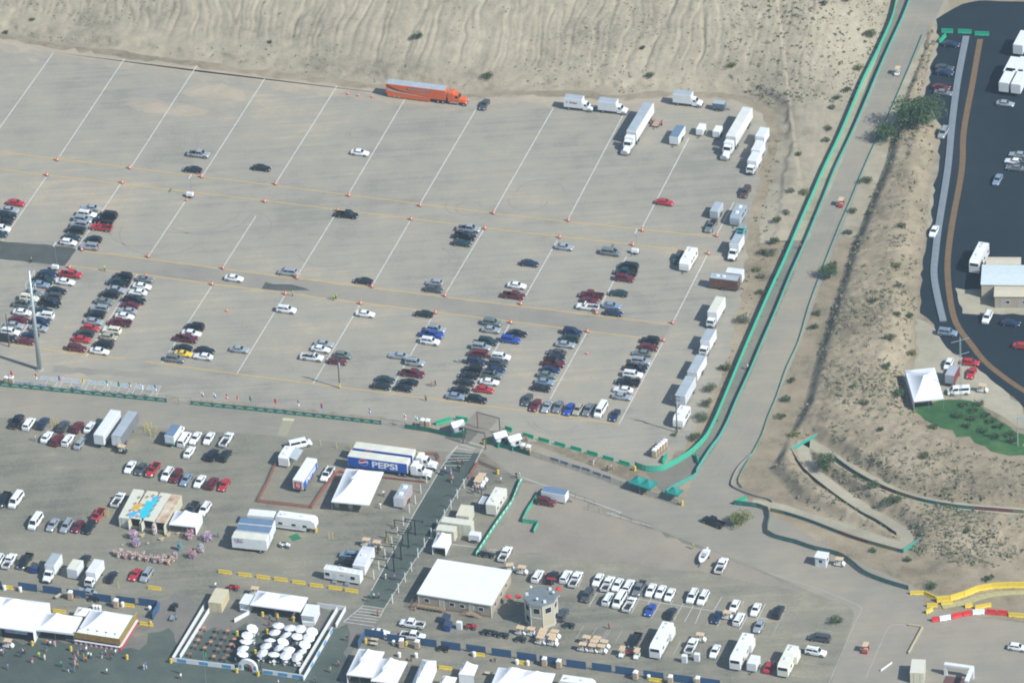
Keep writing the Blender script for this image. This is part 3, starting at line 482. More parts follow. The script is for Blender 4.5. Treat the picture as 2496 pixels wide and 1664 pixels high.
def pickup(name, L, W, cab_rear, H):
    t = tpl(name); mb = MB(); hw = W/2; xb = cab_rear; zt = 1.1
    mb.loft([body_ring(x, w_*hw, z, .36) for x, z, w_ in ((xb, zt, .97), (L/2-1.55, zt, .98), (L/2-1.4, zt-.02, .98), (L/2-.3, zt-.1, .95), (L/2-.06, zt-.22, .9), (L/2, .7, .86))])
    bw, tw = hw*.9, hw*.74; b0, b1, t0, t1 = xb+.02, L/2-1.3, xb+.14, L/2-2.0; zb = zt-.05
    q = [(b0, -bw, zb), (b1, -bw, zb), (b1, bw, zb), (b0, bw, zb), (t0, -tw, H-.05), (t1, -tw, H-.05), (t1, tw, H-.05), (t0, tw, H-.05)]
    mb.add(q, [(0, 1, 5, 4), (1, 2, 6, 5), (2, 3, 7, 6), (3, 0, 4, 7)]).fru((t0, t1, -tw, tw), (t0+.1, t1-.15, -tw+.12, tw-.12), H-.05, H)
    ax = (L/2-.95, -L/2+1.15); wr = .39
    for s in (-1, 1): mb.cyl((ax[0], s*(hw-.2), wr+.03), (ax[0], s*(hw+.006), wr+.03), wr*1.18, n=12, m=1)
    mb.box(-L/2+.2, L/2-.1, -hw*.75, hw*.75, .3, .4, m=1).box(L/2-.05, L/2+.06, -hw*.85, hw*.85, .42, .62, m=2)
    tpart('body', mb, [PAINT, TRIM, CHROME], t)
    bb = MB(); x0, x1 = -L/2, xb-.06
    for s in (-1, 1):
        bb.box(x0, x1, min(s*hw*.97, s*hw*.82), max(s*hw*.97, s*hw*.82), .42, 1.08); bb.cyl((ax[1], s*(hw-.2), wr+.03), (ax[1], s*(hw*.97+.006), wr+.03), wr*1.18, n=12, m=1)
    bb.box(x0, x0+.08, -hw*.82, hw*.82, .45, 1.06).box(x1-.07, x1, -hw*.82, hw*.82, .45, 1.08).box(x0-.1, x0-.005, -hw*.9, hw*.9, .42, .58, m=2)
    tpart('bed', bb, [PAINT, TRIM, CHROME], t); tpart('bed_liner', MB().box(x0+.08, x1-.07, -hw*.815, hw*.815, .5, .62), [TRIM], t)
    fr = (q[1], q[2], q[6], q[5]); rr = (q[3], q[0], q[4], q[7]); rs = (q[0], q[1], q[5], q[4]); ls = (q[2], q[3], q[7], q[6])
    tpart('windscreen', pane(fr, (.05, .95), (.1, .95)), [GLASS], t); tpart('rear_window', pane(rr, (.08, .92), (.3, .92)), [GLASS], t)
    long = b1-b0 > 2.2
    for f, flip in ((rs, 0), (ls, 1)):
        for a in (((.05, .46), (.5, .9)) if long else ((.1, .85),)):
            if flip: a = (1-a[1], 1-a[0])
            tpart('side_window', pane(f, a, (.2, .9)), [GLASS], t)
    for s in (-1, 1):
        for x in ax: wheel(t, x, s*hw, wr, .27)
        tpart('headlight', MB().box(L/2-.2, L/2+.01, min(s*hw*.5, s*hw*.82), max(s*hw*.5, s*hw*.82), .72, .9), [LAMP], t)
        tpart('tail_light', MB().box(x0-.008, x0+.1, min(s*hw*.84, s*hw*.98), max(s*hw*.84, s*hw*.98), .7, 1.02), [REDL], t)
    return t
CARS = {
 'sedan': car('sedan', 4.75, 1.82, [(-1, .74, .78), (-.95, .93, .86), (-.68, .98, .97), (.3, .95, 1), (.45, .93, .99), (.85, .78, .94), (.97, .66, .84), (1, .5, .76)], (-.78, .42, -.46, .12), 1.43),
 'coupe': car('coupe', 4.5, 1.84, [(-1, .74, .8), (-.95, .9, .88), (-.68, .93, .98), (.2, .9, 1), (.35, .88, .99), (.85, .72, .94), (.97, .6, .84), (1, .48, .76)], (-.75, .32, -.36, .02), 1.3, split=.38),
 'hatchback': car('hatchback', 4.25, 1.78, [(-1, .8, .84), (-.97, .98, .92), (-.6, 1.0, .98), (.35, .98, 1), (.5, .95, .99), (.88, .78, .93), (.98, .66, .84), (1, .5, .76)], (-.97, .5, -.72, .16), 1.5),
 'suv': car('suv', 4.75, 1.9, [(-1, .9, .9), (-.98, 1.08, .95), (-.6, 1.1, .99), (.4, 1.08, 1), (.52, 1.06, .99), (.9, .95, .95), (.985, .8, .88), (1, .55, .82)], (-.97, .5, -.88, .24), 1.76, wr=.37, split=.56, rails=True),
 'minivan': car('minivan', 5.0, 1.95, [(-1, .85, .9), (-.98, 1.04, .95), (-.6, 1.06, .99), (.5, 1.02, 1), (.62, 1.0, .99), (.92, .84, .93), (.985, .7, .86), (1, .5, .8)], (-.97, .68, -.84, .3), 1.74, wr=.34, split=.55),
 'van': car('van', 5.5, 2.02, [(-1, .95, .94), (-.99, 1.18, .97), (-.6, 1.2, 1), (.5, 1.18, 1), (.66, 1.14, .98), (.94, 1.0, .93), (.985, .86, .88), (1, .55, .84)], (-.99, .72, -.97, .5), 2.1, wr=.37, split=.62),
 'pickup': pickup('pickup_truck', 5.6, 1.98, .35, 1.82),
 'crew': pickup('pickup_truck_crew_cab', 5.85, 2.02, -.62, 1.9),
}
CARS['sedan'].name = 'sedan'
TYPEN = {'sedan': ('sedan', 'sedan'), 'coupe': ('coupe', 'coupe'), 'hatchback': ('hatchback', 'hatchback'), 'suv': ('sport_utility', 'SUV'), 'minivan': ('minivan', 'minivan'), 'van': ('passenger_van', 'van'), 'pickup': ('pickup_truck', 'pickup'), 'crew': ('crew_cab_pickup', 'crew-cab pickup')}
CC = dict(w='white', s='silver', g='grey', d='dark grey', k='black', n='navy', b='blue', l='silver-blue', r='red', m='maroon', t='dark green', e='beige', c='cream', y='yellow', q='grey-green', a='teal', o='brown')
KT = dict(S='sedan', C='coupe', H='hatchback', U='suv', M='minivan', V='van', P='pickup', D='crew')
HEAD = {'R': A_U, 'L': A_U+PI, 'U': A_V-R(2), 'D': A_V-R(2)+PI}
NCAR = [0]
def place_car(p, kind, color, rz, label, group=None):
    nm, ty = TYPEN[kind]; NCAR[0] += 1
    jig = (rng.random()-.5)*.05; sc = 1+(rng.random()-.5)*.05
    o = put(CARS[kind], label, 'pickup truck' if kind in ('pickup', 'crew') else 'van' if kind in ('van', 'minivan') else 'car', (p.x, p.y, 0), rz+jig, group, {'paint': PAINTS[color]}, nm, (sc, 1+(rng.random()-.5)*.03, 1+(rng.random()-.5)*.05))
    return o
def column(r, c, phrase, text, group):
    """cars of one row: 'x y kindcolour heading' read off the photo, in order"""
    for i, e in enumerate(text.split(';')):
        x, y, kc, h = e.split(); k, cc = KT[kc[0]], CC[kc[1]]
        z = {'V': 1.05, 'U': .85, 'M': .85, 'D': .85, 'P': .8}.get(kc[0], .68)
        place_car(T(r, c, float(x), float(y), z), k, cc, HEAD[h], f'{cc} {TYPEN[k][1]}, {ORD[i]} {phrase}', group)
def solo(r, c, x, y, kc, h, label):
    k, cc = KT[kc[0]], CC[kc[1]]; z = {'V': 1.05, 'U': .85, 'M': .85, 'D': .85, 'P': .8}.get(kc[0], .68)
    return place_car(T(r, c, x, y, z), k, cc, HEAD[h] if isinstance(h, str) else h, label)
GF = 'cars parked in the open lot below the hillside'
column(1, 0, 'from the hillside in the cut-off column above the tar strip', '145 293 Sr R;88 358 Ss R;65 408 Uk R;35 462 Sk L;10 528 Uw R;-15 578 St R', GF)
column(1, 0, 'from the hillside in the silver-headed column above the tar strip', '830 340 Ss L;800 395 Uw R;765 443 Us R;730 490 Us L;690 540 Mk L;660 608 St R;630 655 Hw R', GF)
column(1, 0, 'from the hillside in the red pickup column above the tar strip', '990 402 Mk L;945 455 Pk L;930 517 Pr L;860 628 Hk L;820 690 Us L', GF)
column(1, 0, 'from the lane in the column behind the tall steel pole', '440 940 Sn R;400 1000 Pt R;370 1042 Sl R;300 1120 Sq R;268 1165 Uc R;225 1225 Pq R;205 1298 Sw R;180 1362 Sm R;130 1418 Ss R;95 1475 Uw R;50 1535 Uk R', GF)
column(1, 0, 'from the lane in the column headed by the red crew-cab pickup', '650 945 Dr R;600 1018 Sw R;525 1098 Sk R;480 1150 Ud L;460 1212 Dk R;400 1282 St R;410 1324 Uw L;370 1382 Un R;355 1445 Ss R;275 1505 Sn L;230 1562 Sm R', GF)
column(1, 0, 'from the lane in the column headed by the green-black SUV', '1130 965 Uk L;1090 1022 Dt L;1070 1090 Ss R;1005 1130 Mk L;955 1200 Sq R;915 1260 Us L;875 1315 Uk L;860 1382 Ss R;835 1442 Hr R;775 1492 Ut L;750 1545 Sr R;705 1623 Um R', GF)
column(1, 0, 'from the lane in the column headed by the grey coupe', '1330 992 Cg R;1305 1060 Sw R;1265 1115 Sw L;1235 1182 Dk R;1190 1230 Sm L;1170 1285 Ss L;1145 1335 Sw R;1100 1390 Dm L;1025 1460 Uc L;1000 1525 He R;950 1590 Mk L;915 1654 Sw R', GF)
column(1, 0, 'from the lane in the short column with the yellow car', '1790 1427 Uk L;1760 1490 Sw R;1710 1537 Dm R;1680 1623 Sk L;1685 1676 Cy R;1610 1722 Ug R', GF)
column(2, 0, 'from the lane in the pair beside the yellow car', '1885 78 Sk R;1865 135 Sw L', GF)
solo(2, 0, 2200, 70, 'Ss', 'R', 'silver sedan alone on a white line beyond the yellow car')
solo(1, 0, 2150, 985, 'Sw', 'R', 'white sedan driving in the lane past the tar strip')
solo(0, 0, 1825, 1410, 'Ds', 'R', 'silver pickup truck above a black sedan in the empty upper lot')
solo(0, 0, 1770, 1555, 'Sk', 'L', 'black sedan below the silver pickup in the upper lot')
solo(0, 1, 50, 1540, 'Sk', 'R', 'black sedan parked alone between two bare stall lines in the upper lot')
solo(0, 1, 955, 1400, 'Sw', 'R', 'white sedan with dark sunroof below a ring of tyre marks')
solo(0, 1, 2100, 958, 'Sd', 'D', 'dark grey sedan nose to nose with the orange semi truck')
solo(1, 1, 835, 398, 'Dk', 'R', 'black crew-cab pickup stopped at an orange barrel on the lane')
column(1, 1, 'of three stacked vehicles above an empty stall line', '1955 528 Ds R;1920 597 Dk R;1890 662 St R', GF)
solo(1, 1, 290, 925, 'Ms', 'L', 'silver minivan parked at the lane edge beside a barrel')
solo(1, 1, 985, 1010, 'Sk', 'L', 'black sedan beside a barrel, one stall line past the silver minivan')
column(1, 1, 'of two cars at the lane under a long stall line', '1640 1025 Hs L;1630 1085 Sd R', GF)
solo(1, 1, 280, 1270, 'Uw', 'R', 'white SUV with roof rack below the two men in yellow vests')
solo(1, 1, 1005, 1312, 'Sw', 'R', 'white sedan alone on a stall line below the lane')
solo(1, 1, 1540, 1312, 'Sk', 'L', 'black sedan with its nose by a barrel below the lane')
column(1, 1, 'from the lane in the column with the bright blue SUV', '1655 1450 Us R;1615 1500 Db R;1600 1560 Uw R', GF)
column(2, 1, 'from the lane in the sparse column beside the maroon pickup', '1310 128 Ss L;1460 187 Us R;1440 287 Dm R', GF)
column(2, 1, 'of four dark cars bunched at the yellow line', '1190 347 St R;1150 407 Sk R;1400 370 Sk L;1355 427 Hk R', GF)
column(2, 1, 'from the lane in the column left of the utility pole', '625 20 Ss R;595 67 Sw R;515 140 Pw R', GF)
column(2, 1, 'of two cars behind the wooden utility pole', '800 122 Hq R;745 180 Sm R', GF)
column(1, 1, 'from the lane in the long column headed by a grey-green SUV', '2170 1390 Uq R;2160 1457 Ss R;2130 1562 Ut R;2070 1613 Us R;2035 1673 Mm L;2020 1745 Un R;1990 1820 Uk L;1950 1878 Sk L;1920 1940 Sk R;1870 2008 Sk L;1835 2070 Sl R', GF)
column(1, 2, 'from the lane in the long column headed by a black sedan', '50 1490 Sk R;-15 1546 Ub R;-102 1703 Uw R;-127 1758 Ud R;-150 1823 Sn R;-187 1870 Pq R;-207 1936 Sw R;-257 2006 Sr R;-322 2092 Uk R', GF)
column(1, 2, 'from the lane in the column headed by a navy SUV', '555 1475 Un R;530 1538 Ut L;490 1592 Ss R;410 1666 Sd L;400 1713 Sk R;385 1765 Pm R;355 1823 Sn R;320 1873 Sq R;300 1935 Sl R;265 1993 Sk R', GF)
column(2, 2, 'from the lane in the column by the row of trucks', '1268 -14 Uk L;1255 48 Sm R;1195 105 Sq L;1185 175 Us R;1140 240 Pk R;1110 297 Uw R;1065 367 Dk L;1020 440 Sw L;1010 502 Ss R', GF)
column(2, 2, 'along in the row nosed up to the lowest yellow line', '140 530 Sd D;215 580 Sm D;320 595 Cs D;425 594 Sg D;525 617 Sb D;605 622 He D;700 622 Sg D;815 618 Vw D;945 672 Cn D', GF)
solo(1, 2, 1400, 287, 'Sr', 'R', 'bright red sedan alone in the upper lot near the trucks')
solo(1, 2, 480, 698, 'Ss', 'R', 'silver sedan below a barrel on the second yellow line')
solo(1, 2, 905, 742, 'Mg', 'R', 'grey minivan under the shadow of a mobile light mast')
solo(1, 2, 160, 848, 'Sn', 'R', 'navy sedan alone beside a long bare stall line')
column(1, 2, 'of three below the white light-tower trailer', '1070 870 Mk L;1045 928 Dt L;1035 982 Um R', GF)
column(1, 2, 'of three with a white pickup in front', '730 1137 Dm L;715 1187 Cm R;695 1245 Pw L', GF)
column(1, 2, 'of three beside the white pickup trio', '975 1122 St L;915 1237 Sl R;930 1302 Sn R', GF)
column(1, 2, 'of two by the column with a maroon pickup', '45 1052 Sw R;15 1140 Dm R', GF)
solo(1, 2, 2145, 190, 'Uo', 'D', 'dark brown SUV at the sandy lot edge above the camper')
solo(1, 2, 1830, 500, 'Pg', 'D', 'grey pickup hitched in front of a flat grey trailer')
solo(1, 2, 1530, 795, 'Ud', 'D', 'dark grey SUV tight beside a white travel trailer')
solo(1, 2, 2095, 568, 'Pa', 'U', 'teal pickup parked behind the white-cab box truck')
# lower lot beside the road
GL = 'cars parked in the lot below the road'
column(2, 0, 'in the back row beside the road', '155 725 Dk U;265 748 Mw U;395 745 Un U;580 772 Ud U;710 780 Um U;825 782 Sw U', GL)
column(2, 0, 'in the short row before the white box trailer', '430 872 Sw U;525 897 Um U;625 898 Uw U;735 932 Ss U', GL)
column(2, 0, 'beside the green-striped box truck', '1695 888 Vw U;1795 884 Sw D;1920 887 Sw D;2080 895 Pw U', GL)
solo(2, 0, 1740, 1012, 'Sw', 'U', 'white sedan alone in front of the white van row')
column(2, 0, 'of two black SUVs below the white pickup', '1950 1033 Uk U;2070 1040 Uk U', GL)
column(2, 0, 'in the row with a red pickup facing the camera', '1195 1150 Sw D;1295 1167 Sd D;1405 1172 Pr D;1535 1215 Uw D;1620 1230 Um D;1710 1264 Sl D;1835 1282 Sw D;1950 1294 Um U;2060 1312 Sr D', GL)
column(2, 0, 'of two at the lower lot edge', '30 1445 Dk D;145 1447 Vw D', GL)
solo(2, 0, 1085, 1447, 'Pw', 'U', 'white pickup beside the painted container block')
column(3, 0, 'in the row with a maroon sedan by yellow poles', '325 78 Vw D;485 112 Ss D;610 120 Us D;715 124 Sm D;820 132 Uk D;895 25 Pr D', GL)
column(3, 0, 'in the row with two white box trucks', '85 440 Dw U;230 442 Dk D;775 440 Uk U;1025 587 Sk U;1240 567 Cr D;1345 572 Us D', GL)
solo(3, 0, -25, 445, 'Uw', 'D', 'white SUV cut off beside the white crew-cab pickup')
solo(3, 0, 800, 728, 'Ss', A_U+R(172), 'silver sedan wedged among the blue screens behind the tents')
column(2, 0, 'behind the small white tent of the container stall', '1762 1530 Pd D;1880 1535 Uw D', GL)
column(3, 1, 'beside the two office trailers', '860 385 Ul L;835 452 Uk L', GL)
solo(3, 1, 1435, 1018, 'Dw', 'L', 'white crew-cab pickup facing the patio below the site office')
solo(3, 1, 1140, 1097, 'Cw', 'R', 'white coupe parked tight against the blue screens')
solo(3, 1, 1440, 1127, 'Dw', 'R', 'white pickup with open bed behind two portable toilets')
solo(3, 1, 2290, 375, 'Dw', 'U', 'white pickup with empty dark bed above the site office roof')
GP = 'vehicles in the staff lot around the tower'
column(3, 2, 'in the back row behind the tower', '235 578 Uw U;370 590 Uk U;495 582 Uw U;585 607 Dw U;790 617 Sw D;880 650 Dw U;970 662 Sw D;1070 668 Uw U;1170 690 Dg D;1275 712 Sw D;1365 727 Sw D;1450 755 Sw D;1655 765 Uw D;1755 782 Uw D;2045 860 Hw D;2240 890 Sw D', GP)
column(3, 2, 'in the second row from the tower', '690 757 Ud D;885 787 Uw U;985 797 Vw D;1080 840 Pw U;1270 892 Cb D;1460 922 Sk U;1880 962 Hn D;2085 972 Uw U;2270 1042 Ss D', GP)
solo(3, 2, 465, 932, 'Ud', 'U', 'dark SUV in the lee of the tan tower')
solo(3, 2, 1130, 1172, 'Pk', 'D', 'black pickup with white nose beside the golf carts')
solo(3, 2, 1650, 1217, 'Dw', 'U', 'white pickup with black bed behind two white utility cabinets')
solo(3, 2, 1865, 1272, 'Sw', 'D', 'white sedan with sunroof between two motorhomes')
solo(3, 2, 1925, 482, 'Dw', 'U', 'white pickup with black bed beside the white boat')
solo(3, 2, 1850, 82, 'Dk', A_U+R(160), 'black pickup truck pulled up against the roadside bush')
solo(3, 3, 95, 907, 'Uk', 'U', 'black SUV alone near the staff lot corner')
solo(3, 3, 475, 1145, 'Md', 'L', 'dark grey minivan at the staff lot edge by the curved kerb')
solo(3, 3, 440, 1275, 'Uw', A_U-R(4), 'white SUV facing the curved kerb beside a motorhome')
solo(3, 3, 10, 1412, 'Cr', 'U', 'dark red car mostly hidden beside a motorhome')
solo(3, 3, 2290, 1237, 'Hw', 'R', 'white car alone on the wide paved corner')
solo(1, 3, 1525, 555, 'Sw', 'D', 'white sedan at the wall of the infield road')
solo(1, 3, 2015, 1340, 'Uw', 'D', 'white SUV in front of the infield buildings')
solo(1, 3, 2110, 80, 'Sl', 'D', 'silver-blue car in the dark infield near the yellow cones')
solo(1, 3, 2230, 1395, 'Sn', 'R', 'dark navy car behind the white SUV at the infield')
solo(1, 3, 1650, 1480, 'Ul', 'R', 'blue-grey SUV under the slim steel mast')
column(0, 3, 'beside the infield wall under the green barriers', '1680 405 Sn R;1620 620 Sd R;1620 665 Sn R;1590 800 Sm R;1610 850 Sg R;1610 1215 Us D', 'cars in the shade beside the infield wall')
solo(2, 3, 1860, 190, 'Hr', 'R', 'red hatchback, upper of the two red cars by the mast')
solo(2, 3, 1870, 285, 'Cr', 'D', 'red coupe, lower of the two red cars by the mast')
solo(2, 3, 2340, 40, 'Sr', 'R', 'red sedan at the picture edge on the infield road')

# ------------------------------------------------------------ trucks and trailers
def truck_wheels(t, xs, hw, r=.5, wd=.3):
    for x in xs:
        for s in (-1, 1): wheel(t, x, s*hw, r, wd)
def part_box(t, name, mats, *a): return tpart(name, MB().box(*a), mats, t)
BOXW = M('truck box aluminium', (.62, .65, .66), .5, var=.06, scale=.5)
BOXG = M('trailer roof grey', (.33, .38, .41), .5, var=.1, scale=.4)
BOXC = M('trailer roof cream', (.6, .6, .5), .55, var=.1, scale=.4)
BLUEROOF = M('trailer roof blue-grey', (.12, .19, .28), .55, var=.08, scale=.4)
def box_body(mb, x0, x1, hw, z0, z1, m=0, tm=1):
    mb.box(x0, x1, -hw, hw, z0, z1-.06, m); mb.fru((x0, x1, -hw, hw), (x0+.05, x1-.05, -hw+.05, hw-.05), z1-.06, z1, m, tm)
    return mb
def ribbed(mb, x0, x1, hw, z0, z1, m, step=1.2):
    n = max(2, int((x1-x0)/step))
    for i in range(n+1):
        x = x0+.03+(x1-x0-.06)*i/n
        for s in (-1, 1): mb.box(x-.025, x+.025, min(s*hw, s*(hw+.018)), max(s*hw, s*(hw+.018)), z0+.05, z1-.1, m)
def trailer_t(name, L, H, roof, side=WHITE, base=1.15, doors=True, whe=True):
    t = tpl(name); hw = 1.28; mb = box_body(MB(), -L/2, L/2, hw, base, H); ribbed(mb, -L/2, L/2, hw, base, H, 0)
    mb.box(-L/2-.02, -L/2+.1, -hw, hw, base, base+.12, 2).box(-L/2, L/2, -.5, .5, base-.22, base, 2)
    tpart('box', mb, [side, roof, TRIM], t)
    for s in (-1, 1): tpart('rear_door', MB().box(-L/2-.035, -L/2-.003, min(.03*s, s*(hw-.08)), max(.03*s, s*(hw-.08)), base+.14, H-.14), [BOXW], t)
    if whe:
        truck_wheels(t, (-L/2+1.6, -L/2+2.9) if L > 10 else (-L/2+1.6,), hw-.02)
        for s in (-1, 1): tpart('landing_leg', MB().box(L/2-2.9, L/2-2.75, s*.8-.07, s*.8+.07, .05, base-.2).box(L/2-3.0, L/2-2.65, s*.8-.14, s*.8+.14, 0, .05), [TRIM], t)
    return t
def cab_conv(t, x0, paint, sleeper=True, scale=1.):
    """conventional tractor cab; x0 = rear of the cab, nose towards +x"""
    hw = 1.15; k = scale; zf = .95
    mb = MB()
    sl_ = 1.5 if sleeper else 0
    if sleeper: mb.box(x0, x0+1.5, -hw*1.02, hw*1.02, zf, 3.35).fru((x0, x0+1.5, -hw*1.02, hw*1.02), (x0+.25, x0+1.35, -hw*.85, hw*.85), 3.35, 3.62)
    c0 = x0+sl_+.02; mb.box(c0, c0+1.5, -hw*.94, hw*.94, zf, 1.95).fru((c0, c0+1.5, -hw*.94, hw*.94), (c0, c0+1.0, -hw*.8, hw*.8), 1.95, 2.85)
    h0 = c0+1.5
    mb.loft([[(x, -w_, .75), (x, -w_, z-.25), (x, -w_*.75, z), (x, w_*.75, z), (x, w_, z-.25), (x, w_, .75)] for x, w_, z in ((h0, .78, 1.92), (h0+1.2, .72, 1.82), (h0+1.75, .66, 1.68), (h0+1.85, .62, 1.45))])
    for s in (-1, 1): mb.loft([[(x, min(s*.62, s*1.15), zz), (x, max(s*.62, s*1.15), zz), (x, max(s*.62, s*1.15), zz+.14), (x, min(s*.62, s*1.15), zz+.14)] for x, zz in ((h0+.45, .75), (h0+.75, 1.05), (h0+1.4, 1.05), (h0+1.8, .7))])
    tpart('cab', mb, [paint], t)
    q = [(c0, -hw*.94, 1.95), (c0+1.5, -hw*.94, 1.95), (c0+1.5, hw*.94, 1.95), (c0, hw*.94, 1.95), (c0, -hw*.8, 2.85), (c0+1.0, -hw*.8, 2.85), (c0+1.0, hw*.8, 2.85), (c0, hw*.8, 2.85)]
    tpart('windscreen', pane((q[1], q[2], q[6], q[5]), (.05, .95), (.1, .9)), [GLASS], t)
    tpart('side_window', pane((q[0], q[1], q[5], q[4]), (.2, .85), (.1, .85)), [GLASS], t); tpart('side_window', pane((q[2], q[3], q[7], q[6]), (.15, .8), (.1, .85)), [GLASS], t)
    tpart('grille', MB().box(h0+1.84, h0+1.88, -.5, .5, .85, 1.4), [CHROME], t); tpart('bumper', MB().box(h0+1.82, h0+2.02, -1.1, 1.1, .4, .72), [CHROME], t)
    for s in (-1, 1):
        tpart('headlight', MB().box(h0+1.7, h0+1.86, min(s*.68, s*1.05), max(s*.68, s*1.05), .82, 1.05), [LAMP], t)
        tpart('exhaust_stack', MB().cyl((x0-.12, s*.95, .9), (x0-.12, s*.95, 3.8), .075, n=8), [CHROME], t)
        tpart('fuel_tank', MB().cyl((x0+.3, s*.9, .72), (c0+1.2, s*.9, .72), .3, n=10), [CHROME], t)
    return h0+1.1
def semi_t(name, L, H, side, roof, paint, sleeper=True, deco=None, skirt=None):
    """tractor and trailer coupled; trailer rear at -x"""
    t = tpl(name); hw = 1.3; mb = box_body(MB(), 0, L, hw, 1.15, H); ribbed(mb, 0, L, hw, 1.15, H, 0, 2.4)
    mb.box(0, L, -.5, .5, .9, 1.15, 2)
    tpart('trailer_box', mb, [side, roof, TRIM], t)
    for s in (-1, 1): tpart('rear_door', MB().box(-.035, -.003, min(.03*s, s*(hw-.08)), max(.03*s, s*(hw-.08)), 1.3, H-.14), [BOXW], t)
    if skirt:
        for s in (-1, 1): tpart('side_skirt', MB().box(.3, L-4.2, min(s*(hw-.03), s*(hw+.01)), max(s*(hw-.03), s*(hw+.01)), .3, 1.14), [skirt], t)
    truck_wheels(t, (2.2, 3.5), hw-.02)
    x0 = L+.75; tpart('chassis', MB().box(L-3.0, L+5.0, -.45, .45, .6, .88), [TRIM], t)
    fx = cab_conv(t, x0, paint, sleeper)
    truck_wheels(t, (L-2.1, L-.75), 1.25); truck_wheels(t, (fx,), 1.12)
    return t
def box_truck_t(name, Lb, Hb, side, roof, paint, cabover=False):
    t = tpl(name); hw = 1.2; mb = box_body(MB(), 0, Lb, hw, .95, Hb)
    tpart('box', mb, [side, roof], t); tpart('rear_door', MB().box(-.03, -.003, -hw+.1, hw-.1, 1.05, Hb-.15), [BOXW], t)
    tpart('chassis', MB().box(0, Lb+2.2, -.45, .45, .5, .78), [TRIM], t)
    c0 = Lb+.12; cb = MB(); ln = 1.7 if cabover else 1.45
    cb.box(c0, c0+ln, -1.0, 1.0, .5, 1.5).fru((c0, c0+ln, -1.0, 1.0), (c0+.05, c0+ln-(.25 if cabover else .6), -.85, .85), 1.5, 2.25)
    if not cabover: cb.loft([[(x, -w_, .5), (x, -w_, z-.15), (x, -w_*.8, z), (x, w_*.8, z), (x, w_, z-.15), (x, w_, .5)] for x, w_, z in ((c0+ln, .98, 1.45), (c0+ln+.9, .93, 1.25), (c0+ln+1.15, .85, 1.0))])
    tpart('cab', cb, [paint], t)
    q = [(c0, -1.0, 1.5), (c0+ln, -1.0, 1.5), (c0+ln, 1.0, 1.5), (c0, 1.0, 1.5)]; e = c0+ln-(.25 if cabover else .6); q += [(c0+.05, -.85, 2.25), (e, -.85, 2.25), (e, .85, 2.25), (c0+.05, .85, 2.25)]
    tpart('windscreen', pane((q[1], q[2], q[6], q[5]), (.05, .95), (.06, .9)), [GLASS], t)
    tpart('side_window', pane((q[0], q[1], q[5], q[4]), (.25, .9), (.1, .85)), [GLASS], t); tpart('side_window', pane((q[2], q[3], q[7], q[6]), (.1, .75), (.1, .85)), [GLASS], t)
    nose = c0+ln+(0 if cabover else 1.15)
    tpart('bumper', MB().box(nose-.05, nose+.1, -1.0, 1.0, .35, .6), [TRIM], t); tpart('grille', MB().box(nose-.02, nose+.015, -.5, .5, .62, .88), [TRIM], t)
    for s in (-1, 1): tpart('headlight', MB().box(nose-.1, nose+.02, min(s*.58, s*.86), max(s*.58, s*.86), .65, .88), [LAMP], t)
    truck_wheels(t, (1.3, nose-1.0), 1.12, .42, .28)
    return t
def rv_t(name, L, H, tow=True, fifth=False, slide=False):
    """travel trailer, fifth-wheel trailer or motorhome; front towards +x"""
    t = tpl(name); hw = 1.25; z0 = .55; mb = MB()
    prof = [(-L/2, z0), (-L/2, H-.35), (-L/2+.35, H), (L/2-.9, H), (L/2-.1, H-.55), (L/2, H-1.3)]
    if fifth: prof += [(L/2, 1.55), (L/2-2.3, 1.5), (L/2-2.4, z0)]
    else: prof += [(L/2, z0)]
    mb.prism(prof, -hw, hw)
    tpart('body', mb, [WHITE2], t)
    for x in (-L/2+1.2, -.4, L/2-2.6):
        for s in (-1, 1): tpart('window', MB().box(x-.5, x+.5, min(s*hw, s*(hw+.02)), max(s*hw, s*(hw+.02)), 1.55, 2.15), [GLASS], t)
    tpart('door', MB().box(.65, 1.35, -hw-.025, -hw-.002, z0+.1, 2.4), [BOXW], t)
    tpart('stripe', MB().box(-L/2+.1, L/2-2.5 if fifth else L/2-.3, -hw-.012, -hw-.001, 1.2, 1.32), [M('rv stripe', (.25, .27, .3), .5)], t)
    for x in (-L/4, L/6): tpart('air_conditioner', MB().fru((x-.55, x+.55, -.4, .4), (x-.4, x+.4, -.3, .3), H, H+.28), [WHITE], t)
    tpart('roof_vent', MB().box(-L/2+.9, -L/2+1.4, -.5, 0, H, H+.12), [BOXG], t)
    if not tow:
        tpart('windscreen', MB().add([(L/2+.01, -1.05, H-1.3), (L/2+.01, 1.05, H-1.3), (L/2-.085, 1.05, H-.56), (L/2-.085, -1.05, H-.56)], [(0, 1, 2, 3)]), [GLASS], t)
        truck_wheels(t, (-L/2+2.3, L/2-1.4), hw-.02, .45, .28)
        if slide: tpart('slide_out', MB().box(-L/2+1.2, -L/2+4.2, hw, hw+.75, 1.1, H-.35), [WHITE2], t)
    else:
        truck_wheels(t, (-.8, .15), hw-.02, .36, .24)
        tpart('hitch', MB().bar((L/2-.1, 0, .5), (L/2+1.0, 0, .45), .12, .12).box(L/2+.9, L/2+1.0, -.05, .05, 0, .45) if not fifth else MB().box(L/2-1.1, L/2-.8, -.2, .2, .9, 1.56).box(L/2-.7, L/2-.55, -.9, -.75, 0, 1.6).box(L/2-.7, L/2-.55, .75, .9, 0, 1.6), [TRIM], t)
    return t
